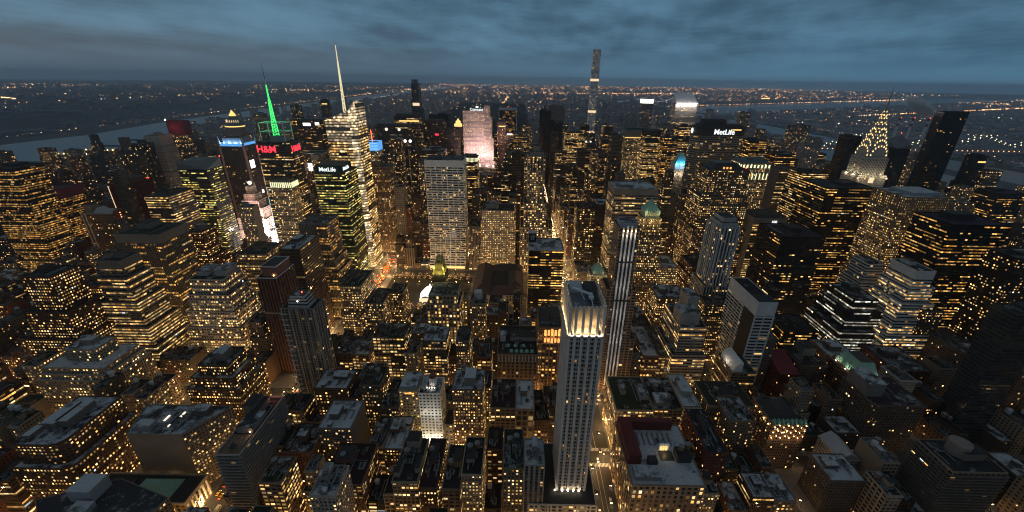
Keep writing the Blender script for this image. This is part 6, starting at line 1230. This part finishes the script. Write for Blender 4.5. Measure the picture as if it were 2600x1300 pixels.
poly_tower('office_building','grey stone block with pale roof cabin and square orange lit windows at picture bottom',[(-318,190),(-250,186),(-246,209),(-292,223),(-335,205)],50,'S',(.24,.22,.2),.4,.45,ex_grey)
# floodlit stepped theatre tower with a globe
root=thing('skyscraper','pink white floodlit stepped tower with a clock face and glowing globe','skyscraper',(-525,796,-.15))
S_=[(36,22,0,40),(29,19,40,64),(23,16,64,84),(16,13,84,98),(11,10,98,110),(6.5,6.5,110,124)]
for i,(a,b,z0,z1) in enumerate(S_): prism(rect(-a,a,-b,b),z0,z1,'BL',root,(.62,.5,.44,.3),v0=20+i*20,snow=.1)
mb=MB(); mb.cyl(0,0,124,128,2,2,10); mb.build('globe_neck','plain_wall',root,(.5,.45,.4,1)); mb=MB()
for j in range(6):
    a,b=-math.pi/2+math.pi*j/6,-math.pi/2+math.pi*(j+1)/6; mb.cyl(0,0,131+3.6*math.sin(a),131+3.6*math.sin(b),3.6*math.cos(a),3.6*math.cos(b),12,cap=False)
mb.build('globe','screen_white',root); panel(root,-4,4,-13.6,-13.1,86,95,'tank_pale','clock_face')
for x,y,z,w,c in ((-20,-30,70,6000,(1,.5,.42)),(8,-32,66,14000,(1,.62,.52)),(30,-34,48,170000,(1,.8,.72)),(40,-30,18,300000,(1,.9,.85)),(0,-34,30,40000,(1,.75,.68)),(0,-19,100,2500,(1,.55,.5)),(18,-20,90,3500,(1,.6,.5)),(34,-2,70,9000,(1,.75,.65)),(46,6,40,70000,(1,.85,.8))): lamp(root,(x,y,z),w,c,size=1,name='floodlight')
# advertising screens of the bright square
for i,(x,y,z0,z1,w,m) in enumerate(((-486,770,2,26,10,'screen_white'),(-478,800,2,14,8,'led_cyan'),(-484,830,4,36,10,'screen_white'),(-500,768,2,10,8,'warm_panel'))):
    r=thing('billboard',('huge white screen at the foot of the pink floodlit tower','cyan lit screen low in the bright square','tall white screen deeper in the bright square','small warm screen at street level in the bright square')[i],'billboard',(x,y,0)); panel(r,-w/2,w/2,0,.8,z0,z1,m,'screen'); mb=MB(); mb.box(-w/2-.6,w/2+.6,.85,3,-.15,z1+.6); mb.build('frame','dark_metal',r)
for x,y,w in ((-474,780,110000),(-474,850,130000),(-490,745,60000)): lamp(None,(x,y,16),w,(1,.93,.88),size=3,name='square_light')
# ------------------------------------------------------------------ park in front of the white gridded slab
sheet('park_lawn',[(-224,540),(-84,540),(-84,668),(-224,668)],-.1,'park_soil','winter lawn of the small park')
R=random.Random(3)
tm=MB(); tm.cyl(0,0,-.2,5,.28,.16,6)
for k in range(7):
    a=k*.9; tm.beam((0,0,3.2+k*.25),(2.2*math.cos(a),2.2*math.sin(a),6.5+.4*(k%3)),.12)
cm=MB()
for k in range(150):
    a=R.random()*6.28; rr=3.3*R.random()**.5; z=7+R.uniform(-2.4,2.6); x,y=rr*math.cos(a),rr*math.sin(a); s=R.uniform(.25,.6)
    cm.q([(x-s,y,z),(x+s,y-.2,z+R.uniform(-.3,.3)),(x+R.uniform(-.4,.4),y+.3,z+s*1.3)])
fm=MB()
for k in range(16):
    a=R.random()*6.28; rr=3*R.random()**.5; z=6.5+R.uniform(-2.2,2.4); x,y=rr*math.cos(a),rr*math.sin(a); s=.17; fm.cyl(x,y,z-s,z+s,s,s,4)
proto=None; k=0
for row_,(ya) in enumerate((546,556,652,662)):
    for i in range(13):
        if not proto:
            t=thing('park_tree','','tree',group='bare park trees strung with tiny lights'); tr=tm.build('trunk','bark',t); cr=cm.build('crown','twigs',t); fl_=fm.build('string_light','fairy',t); fl_['kind']='stuff'; proto=t
        else:
            t=proto.copy(); COL.objects.link(t)
            for ch in proto.children: c=ch.copy(); COL.objects.link(c); c.parent=t
        t.location=(-218+i*10.6+R.uniform(-1,1),ya+R.uniform(-1,1),0); t.rotation_euler=(0,0,R.random()*6); s=R.uniform(.8,1.15); t.scale=(s,s,s)
        t['label']='bare park tree strung with tiny warm lights beside the park lawn'
r=thing('event_tent','glowing white domed tent in the small park','tent',(-148,596,-.15)); mb=MB(); n=10
for i in range(n):
    a,b=math.pi*i/n,math.pi*(i+1)/n
    for j in range(6):
        y0,y1=-18+j*6,-18+(j+1)*6; sc=lambda y:(1-.25*abs(y)/18)
        mb.q([(13*math.cos(a)*sc(y0),y0,13*math.sin(a)*sc(y0)),(13*math.cos(b)*sc(y0),y0,13*math.sin(b)*sc(y0)),(13*math.cos(b)*sc(y1),y1,13*math.sin(b)*sc(y1)),(13*math.cos(a)*sc(y1),y1,13*math.sin(a)*sc(y1))])
mb.build('tent_skin','screen_white',r); panel(r,-10,10,-18.6,-18.2,0,6,'warm_panel','entrance'); mb=MB(); mb.cyl(0,17,0,13,1.2,.9,8); mb.build('entrance_mast','screen_white',r)
lamp(None,(-148,572,10),9000,(1,.86,.8),size=3,name='tent_light')
for i in range(6):
    r=thing('market_kiosk','small glass market kiosk with lit counter by the park lawn','kiosk',(-196+i*19,534,-.1),'market kiosks along the park lawn'); mb=MB(); mb.box(-3,3,-2,2,0,2.6); mb.build('cabin','white_metal',r); pyramid(r,'roof',-3.3,3.3,-2.3,2.3,2.6,4,'tank_pale',.3); panel(r,-2.4,2.4,-2.2,-2.02,1,2.2,'warm_panel','counter_light')
for i in range(14):
    r=thing('park_lamp','low park lamp glowing on the winter lawn','park lamp',(-214+(i%7)*21,(570 if i<7 else 640),-.1),'lamps on the park lawn'); mb=MB(); mb.cyl(0,0,0,3.6,.1,.08,6); mb.build('pole','dark_metal',r); bulb(r,0,0,4,'lamp_amber',.35,'globe'); lamp(r,(0,-1,4.8),2200,(1,.55,.22),size=.4)
# ------------------------------------------------------------------ street lamps
LAMPS=[]
def ok(x,y): return True
for n in range(35,47):
    yc=rowY(n)
    for i in range(34):
        x=-820+i*44+(n%2)*16
        if x>230 and n<40 and i%3: continue
        LAMPS.append((x,yc-6.2,0,1.0 if x<200 else (.14 if n<40 else .6)))
for ax,(xx,hw) in enumerate(((-795,11),(-520,11),(-245,11),(73,11),(222,8),(372,14),(520,9))):
    y=110
    while y<1050:
        for s in (-1,1): LAMPS.append((xx+s*(hw+1.2),y+(12 if s>0 else 0),1 if s<0 else -1,((3.4 if xx<0 else 2.4) if (xx in(-245,-520,73) and y>430) else 1.1) if xx<200 else (.16 if y<430 else .8)))
        y+=42
y=70
while y<900: LAMPS.append((broadway(y)+10,y,-1,4.5 if 225<y<330 else 1.3)); y+=34
pm=MB(); pm.cyl(0,0,-.15,8.6,.16,.09,6); pm.beam((0,0,8.4),(0,1.9,9.1),.12); pm.box(-.3,.3,1.6,2.5,8.95,9.15)
hm=MB(); hm.box(-.38,.38,1.5,2.6,8.72,8.93,bottom=True)
pme=pm.build('x','dark_metal'); hme=hm.build('x','lamp_amber'); pmd,hmd=pme.data,hme.data; D.objects.remove(pme); D.objects.remove(hme)
VIS=set([67,68,76,80,97,189,221,222,223,224,330,476,482,488,495,497,498,499,500,522,527,529,543,545,547,553,555,557,559,561,569,571,576,615,705,706,707])
stuffp=MB(); stuffh=MB()
LD={}
for i,(x,y,s,k) in enumerate(LAMPS):
    rz=0 if s==0 else (-math.pi/2 if s>0 else math.pi/2)
    kk=round(k,2)
    if kk not in LD:
        l=D.lights.new('street_light','POINT'); l.energy=LAMPW*kk; l.color=(1,.58,.22); l.shadow_soft_size=.4; LD[kk]=l
    lo=D.objects.new('street_light',LD[kk]); COL.objects.link(lo)
    if i in VIS:
        t=thing('street_lamp','slim street lamp with amber head along the kerb','street lamp',(x,y,0),'street lamps along the kerbs',rz)
        p=D.objects.new('pole',pmd); COL.objects.link(p); p.parent=t; h_=D.objects.new('lamp_head',hmd); COL.objects.link(h_); h_.parent=t; lo.parent=t; lo.location=(0,2,8.4)
    else:
        ca,sa=math.cos(rz),math.sin(rz); lo.location=(x-2*sa,y+2*ca,8.4)
        for src,dst in ((pm,stuffp),(hm,stuffh)):
            for f in src.f: dst.q([(x+src.v[j][0]*ca-src.v[j][1]*sa,y+src.v[j][0]*sa+src.v[j][1]*ca,src.v[j][2]) for j in f])
kind(stuffp.build('lamp_posts','dark_metal'),'stuff','posts of the many lamps deep in the street canyons'); kind(stuffh.build('lamp_heads','lamp_amber'),'stuff','amber heads of the many lamps deep in the street canyons')
# ------------------------------------------------------------------ traffic
R=random.Random(21)
def car_mesh(taxi):
    mb=MB(); L,W=4.7,1.85
    prof=[(-2.3,.35),(-2.35,.8),(-1.9,.95),(-1.2,1.42),(.6,1.46),(1.35,.98),(2.25,.85),(2.35,.4)]
    for i in range(len(prof)-1):
        (a,za),(b,zb)=prof[i],prof[i+1]; wa=W/2*(.8 if za>1.2 else 1); wb=W/2*(.8 if zb>1.2 else 1); mb.q([(-wa,a,za),(wa,a,za),(wb,b,zb),(-wb,b,zb)],mi=1 if (i in(2,4)) else 0)
    for s in (-1,1): mb.q([(s*W/2*(.8 if z>1.2 else 1),y,z) for y,z in (prof if s>0 else prof[::-1])])
    for y in (-1.45,1.45):
        for s in (-1,1):
            p=[(s*(W/2+.02),y+.34*math.cos(t*math.pi/5),.34+.34*math.sin(t*math.pi/5)) for t in range(10)]; mb.q(p if s>0 else p[::-1],mi=1)
    return mb
plain('car_yellow',(.6,.34,.03),.35,spec=.5); plain('car_dark',(.03,.03,.035),.3,spec=.5); plain('car_white',(.6,.6,.6),.35,spec=.5); plain('car_glass',(.01,.01,.012),.1,spec=.6)
CM={}
for cname in ('yellow','dark','white'):
    o=car_mesh(0).build('x',['car_'+cname,'car_glass']); CM[cname]=o.data; D.objects.remove(o)
hl_=MB(); hl_.q([(-.28,0,-.2),(.28,0,-.2),(.28,0,.14),(-.28,0,.14)]); o=hl_.build('x','head_light'); HLM=o.data; D.objects.remove(o); o=hl_.build('x','tail_light'); TLM=o.data; D.objects.remove(o)
CARS=[(75.5,250.5,-1,'white',0),(64.8,258.3,-1,'dark',0),(78.2,266.5,-1,'dark',0),(65.3,283.5,-1,'dark',0),(71.4,290.4,-1,'white',0),(75.4,301.6,-1,'dark',0),(78.2,324.2,-1,'dark',0),(65.3,589.6,-1,'white',0),(72.0,621.7,-1,'dark',0),(72.1,641.6,-1,'dark',0),(71.6,646.8,-1,'white',0),(72.0,655.1,-1,'dark',0),(75.0,656.0,-1,'dark',0),(78.4,656.6,-1,'white',0),(75.1,664.4,-1,'dark',0),(78.9,664.6,-1,'dark',0),(74.9,673.6,-1,'white',0),(78.9,672.5,-1,'dark',0),(78.2,692.1,-1,'yellow',0),(79.0,701.2,-1,'dark',0),(78.2,706.6,-1,'yellow',0),(75.3,861.5,-1,'dark',0),(78.6,862.7,-1,'dark',0),(71.8,870.5,-1,'dark',0),(75.1,868.1,-1,'white',0),(78.7,870.1,-1,'dark',0),(71.7,878.0,-1,'yellow',0),(75.3,877.0,-1,'white',0),(78.9,878.1,-1,'yellow',0),(71.7,885.8,-1,'dark',0),(75.0,884.7,-1,'yellow',0),(78.3,887.4,-1,'yellow',0),(72.0,893.9,-1,'yellow',0),(75.1,894.1,-1,'dark',0),(78.8,896.7,-1,'dark',0),(75.4,901.8,-1,'yellow',0),(78.8,903.0,-1,'yellow',0),(74.9,910.7,-1,'dark',0),(78.9,911.9,-1,'dark',0),(75.5,921.7,-1,'yellow',0),(78.4,922.2,-1,'yellow',0),(74.9,928.8,-1,'yellow',0),(78.2,928.1,-1,'yellow',0),(75.2,939.0,-1,'dark',0),(75.6,945.3,-1,'white',0),(78.5,946.1,-1,'dark',0),(78.7,955.3,-1,'dark',0),(78.3,962.9,-1,'dark',0),(78.8,972.6,-1,'yellow',0),(78.8,981.8,-1,'white',0),(78.4,989.5,-1,'yellow',0),(78.4,996.8,-1,'yellow',0),(78.4,1003.9,-1,'white',0),(78.3,1015.4,-1,'dark',0),(78.6,1020.7,-1,'white',0),(75.0,1160.0,-1,'dark',0),(78.9,1157.1,-1,'yellow',0),(75.5,1167.0,-1,'yellow',0),(78.6,1166.8,-1,'white',0),(75.1,1176.4,-1,'yellow',0),(78.3,1176.8,-1,'white',0),(75.0,1184.2,-1,'dark',0),(78.4,1183.7,-1,'dark',0),(74.9,1193.7,-1,'dark',0),(78.3,1193.3,-1,'dark',0),(75.4,1202.8,-1,'dark',0),(78.7,1201.0,-1,'yellow',0),(71.8,1211.3,-1,'white',0),(75.2,1210.1,-1,'dark',0),(78.6,1207.9,-1,'yellow',0),(72.0,1217.0,-1,'dark',0),(74.8,1217.8,-1,'yellow',0),(78.5,1217.9,-1,'white',0),(71.7,1228.2,-1,'white',0),(75.6,1228.3,-1,'white',0),(78.6,1226.2,-1,'dark',0),(78.6,1233.0,-1,'dark',0),(78.5,1242.1,-1,'yellow',0),(75.0,1252.9,-1,'yellow',0),(78.7,1250.8,-1,'dark',0),(75.2,1261.3,-1,'yellow',0),(78.7,1258.6,-1,'yellow',0),(75.1,1267.1,-1,'yellow',0),(78.9,1268.4,-1,'white',0),(75.5,1277.9,-1,'yellow',0),(78.5,1279.3,-1,'dark',0),(74.9,1287.4,-1,'yellow',0),(78.4,1286.3,-1,'dark',0),(75.4,1293.0,-1,'dark',0),(78.6,1296.0,-1,'dark',0),(79.0,1303.1,-1,'dark',0),(78.8,1311.2,-1,'yellow',0),(78.4,1320.1,-1,'white',0),(78.8,1328.4,-1,'dark',0),(79.0,1337.2,-1,'yellow',0),(78.3,1345.0,-1,'white',0),(78.7,1355.7,-1,'yellow',0),(78.8,1364.4,-1,'dark',0),(-252.3,249.7,1,'yellow',1),(-248.5,246.8,1,'yellow',1),(-251.7,257.8,1,'dark',1),(-251.9,374.2,1,'white',1),(-248.1,375.2,1,'white',1),(-248.7,486.7,1,'dark',1),(-238.2,622.0,1,'yellow',1),(-244.6,631.7,1,'dark',1),(-237.9,631.5,1,'dark',1),(-248.5,639.9,1,'dark',1),(-244.9,640.9,1,'yellow',1),(-241.6,638.6,1,'white',1),(-238.4,641.1,1,'white',1),(-252.1,649.8,1,'white',1),(-248.9,646.6,1,'white',1),(-245.3,648.8,1,'white',1),(-241.5,648.8,1,'yellow',1),(-238.3,647.6,1,'dark',1),(-245.4,657.2,1,'yellow',1),(-241.5,658.2,1,'yellow',1),(-238.0,655.3,1,'white',1),(-251.8,666.4,1,'white',1),(-248.5,664.1,1,'dark',1),(-244.7,665.2,1,'yellow',1),(-241.6,663.4,1,'yellow',1),(-238.0,663.8,1,'yellow',1),(-251.9,672.4,1,'dark',1),(-248.4,674.5,1,'yellow',1),(-245.2,681.2,1,'white',1),(-241.4,681.8,1,'dark',1),(-238.0,680.1,1,'yellow',1),(-252.1,691.4,1,'dark',1),(-248.2,691.4,1,'yellow',1),(-245.3,690.1,1,'yellow',1),(-241.4,689.5,1,'white',1),(-238.0,691.4,1,'yellow',1),(-251.8,700.2,1,'dark',1),(-248.4,700.8,1,'yellow',1),(-244.8,699.2,1,'yellow',1),(-241.6,697.1,1,'yellow',1),(-237.9,698.0,1,'dark',1),(-251.9,706.3,1,'dark',1),(-248.8,707.1,1,'yellow',1),(-244.7,707.5,1,'yellow',1),(-241.1,709.0,1,'white',1),(-248.5,716.6,1,'dark',1),(-245.0,716.1,1,'white',1),(-238.2,715.1,1,'dark',1),(-251.7,723.5,1,'yellow',1),(-248.6,724.7,1,'yellow',1),(-245.3,725.9,1,'dark',1),(-241.9,725.5,1,'yellow',1),(-237.6,725.7,1,'white',1),(-251.7,734.0,1,'dark',1),(-248.8,731.5,1,'yellow',1),(-237.7,733.8,1,'dark',1),(-251.7,743.3,1,'dark',1),(-248.1,741.5,1,'dark',1),(-244.8,740.7,1,'dark',1),(-241.1,740.4,1,'yellow',1),(-251.8,757.5,1,'dark',1),(-248.3,759.1,1,'dark',1),(-306.7,245,-1,'white',2),(-305.3,254,-1,'dark',2),(-320.3,299,-1,'white',2),(-320.4,308,-1,'yellow',2)]
def car(x,y,dir_,cn,lab,group):   # dir_ -1: towards the camera
    t=thing('car',lab,'car',(x,y,-.29),group,0 if dir_>0 else math.pi)
    b=D.objects.new('body',CM[cn]); COL.objects.link(b); b.parent=t
    for s in (-.62,.62):
        for nm,dm,yy in (('headlight',HLM,2.36),('taillight',TLM,-2.38)):
            h_=D.objects.new(nm,dm); COL.objects.link(h_); h_.parent=t; h_.location=(s,yy,.6)
    if dir_<0: lamp(t,(0,5,.7),60,(1,.85,.6),size=.4,name='headlight_beam')
    return t
for x,y,d,cn,g in CARS: car(x,y,d,cn,{0:'%s car with lit headlights driving down the gold avenue'%cn,1:'%s car queueing with red tail lights on the avenue by the park'%cn,2:'%s car on the diagonal street'%cn}[g],{0:'cars driving down the gold avenue','1':'','2':''}.get(g,'cars in the queues by the park' if g==1 else 'cars on the diagonal street')+' '+cn)
for i,(x,y,cn) in enumerate(((-243,232,'white'),(-248.5,222,'white'))):
    r=thing('bus',('white city bus with red tail lights on the avenue beside the amber bank','second bus behind the white bus, stopping by the amber bank')[i],'bus',(x,y,-.29)); mb=MB(); mb.box(-1.25,1.25,-6,6,.35,3.1,bottom=True); mb.build('body','car_white',r); panel(r,-1.28,1.28,-5.6,5.6,1.5,2.5,'car_glass','window_band'); panel(r,-.9,.9,-1.5,1.5,3.1,3.35,'vent_metal','roof_unit')
    for s in (-.95,.95): panel(r,s-.2,s+.2,-6.05,-6.0,.9,1.3,'tail_light','taillight')
    for yy in (-3.6,3.6):
        for s in (-1.2,1.2): mb=MB(); p=[(s*1.05,yy+.48*math.cos(k*math.pi/5),.48+.48*math.sin(k*math.pi/5)) for k in range(10)]; mb.q(p if s>0 else p[::-1]); mb.build('wheel','dark_metal',r)
# ------------------------------------------------------------------ river bridges, power station stacks, smoke
br=thing('cantilever_bridge','long cantilever bridge strung with bulbs over the eastern river','bridge',(1250,2010,0))
TW=[330,700,890,1180]; Z0=42
dk=MB(); dk.box(-250,1750,-12,12,Z0-4,Z0); dk.build('deck','steel',br)
def prof(x):
    z=14
    for t in TW: z=max(z,78-abs(x-t)*.36)
    return z
tr=MB()
for s in (-12,12):
    for i in range(100):
        x0,x1=-60+i*17,-60+(i+1)*17
        if x1>1620: break
        z0,z1=prof(x0) if x0>0 else 14,prof(x1); tr.beam((x0,s,Z0+z0*.9),(x1,s,Z0+z1*.9),3); tr.beam((x0,s,Z0),(x1,s,Z0+z1*.9),1.4); tr.beam((x1,s,Z0),(x1,s,Z0+z1*.9),1.4)
tr.build('truss','steel',br)
for t in TW:
    mb=MB(); mb.box(t-9,t+9,-16,16,-1,Z0-4); mb.build('pier','plain_wall',br,(.3,.28,.26,1)); mb=MB()
    for s in (-12,12): mb.beam((t,s,Z0),(t,s,Z0+84),5); pyramid(br,'finial',t-2,t+2,s-2,s+2,Z0+84,Z0+104,'steel')
    mb.beam((t,-12,Z0+70),(t,12,Z0+70),4); mb.build('tower','steel',br)
for s in (-13,13):
    mb=MB()
    for i in range(64):
        x=-40+i*25; z=Z0+prof(max(0,x))*.9+3; mb.cyl(x,s,z-1.6,z+1.6,1.5,1.5,5)
    mb.build('string_light','bridge_bulb',br)['kind']='stuff'
mb=MB()
for i in range(80): mb.cyl(-230+i*24,-13,Z0+4,Z0+7,1.5,1.5,5)
mb.build('deck_light','far_amber',br)['kind']='stuff'
sb=thing('suspension_bridge','faint suspension bridge with twin towers far over the strait','bridge',(1850,6600,0)); sb.rotation_euler=(0,0,.12)
for x in (0,420):
    mb=MB(); 
    for s in (-10,10): mb.beam((x,s,0),(x,s,98),6)
    mb.beam((x,-10,90),(x,10,90),5); mb.build('tower','steel',sb)
mb=MB(); mb.box(-420,840,-9,9,42,45,bottom=True); mb.build('deck','steel',sb); mb=MB()
pts=[(-420,46)]+[(-420+60*i,46+52*(i/7)**2) for i in range(1,7)]+[(0,98)]+[(420*i/10,50+48*(2*i/10-1)**2) for i in range(1,10)]+[(420,98)]+[(420+60*i,46+52*((7-i)/7)**2) for i in range(1,7)]+[(840,46)]
for s in (-10,10):
    for i in range(len(pts)-1): mb.beam((pts[i][0],s,pts[i][1]),(pts[i+1][0],s,pts[i+1][1]),3.2)
mb.build('cable','cable_lit',sb)
ps=thing('power_station','power station with striped stacks across the eastern river','power station',(2190,2462,-1))
mb=MB(); mb.box(-110,110,-40,40,0,48); mb.box(-40,140,-90,-40,0,30); mb.build('boiler_hall','plain_wall',ps,(.25,.24,.25,1))
for i,x in enumerate((-75,0,85)):
    for (z0,z1,m) in ((30,112,'stack_pale'),(112,126,'brick_red'),(126,142,'stack_pale'),(142,156,'brick_red')):
        mb=MB(); mb.cyl(x,0,z0,z1,8-z0*.017,8-z1*.017,14); mb.build('stack',m,ps)
    bulb(ps,x,-7,158,'lamp_red',2)
# smoke from the eastern stack: a soft volume
m=D.materials.new('smoke'); m.use_nodes=True; M['smoke']=m; t=NT(m.node_tree); t.n.clear(); out=t.new('ShaderNodeOutputMaterial'); pv_=t.new('ShaderNodeVolumePrincipled'); t.l.new(pv_.outputs[0],out.inputs['Volume'])
tc=t.new('ShaderNodeTexCoord'); nz=t.noise(tc.outputs['Object'],2.4,5,.6); pv_.inputs['Color'].default_value=(1,1,1,1); ln=t.new('ShaderNodeVectorMath',operation='LENGTH'); t.l.new(tc.outputs['Object'],ln.inputs[0])
fall=t.m('SUBTRACT',1.05,ln.outputs['Value'],clamp=True); t.l.new(t.m('MULTIPLY',t.m('MULTIPLY',t.ramp(nz,.38,.6),t.ramp(fall,.05,.5)),.14),pv_.inputs['Density'])
mb=MB(); n=16
for j in range(8):
    a,b=-math.pi/2+math.pi*j/8,-math.pi/2+math.pi*(j+1)/8; mb.cyl(0,0,math.sin(a),math.sin(b),max(.0001,math.cos(a)),max(.0001,math.cos(b)),n,cap=False)
o=mb.build('smoke','smoke',None,loc=(2205,2462,215)); o.scale=(125,40,40); o.rotation_euler=(0,math.radians(24),0); kind(o,'stuff','white plume drifting from a power station stack')
# piers on the broad river
for i,(y,l,lit_) in enumerate(((1600,260,0),(1760,230,1),(1870,220,1),(2030,240,0),(2230,230,0))):
    r=thing('pier',('long bare dark pier','pier shed with amber lamps','second lamp lit pier shed upstream','plain low pier past the lit sheds','last low pier before the river bend')[i]+' reaching into the broad river','pier',(-1735 if y<1900 else -1735-(y-1900)*.28,y,-.8)); mb=MB(); mb.box(-l,0,-14,14,0,3); mb.build('deck','asphalt',r)
    if lit_:
        mb=MB(); mb.box(-l+20,-6,-11,11,3,13); mb.build('shed','plain_wall',r,(.4,.4,.4,1))
        for k in range(8): bulb(r,-l+30+k*24,-12.5,10,'lamp_amber',1.2)
# ------------------------------------------------------------------ air
hz=MB(); hz.box(-33000,33000,-33000,33000,-3,440,bottom=True)
m=D.materials.new('haze'); m.use_nodes=True; M['haze']=m; t=NT(m.node_tree); t.n.clear(); out=t.new('ShaderNodeOutputMaterial'); v=t.new('ShaderNodeVolumePrincipled'); v.inputs['Density'].default_value=HAZE; v.inputs['Anisotropy'].default_value=.75; v.inputs['Color'].default_value=(.78,.86,.95,1); t.l.new(v.outputs[0],out.inputs['Volume'])
o=hz.build('haze','haze'); kind(o,'stuff','thin dusk haze over the whole city')
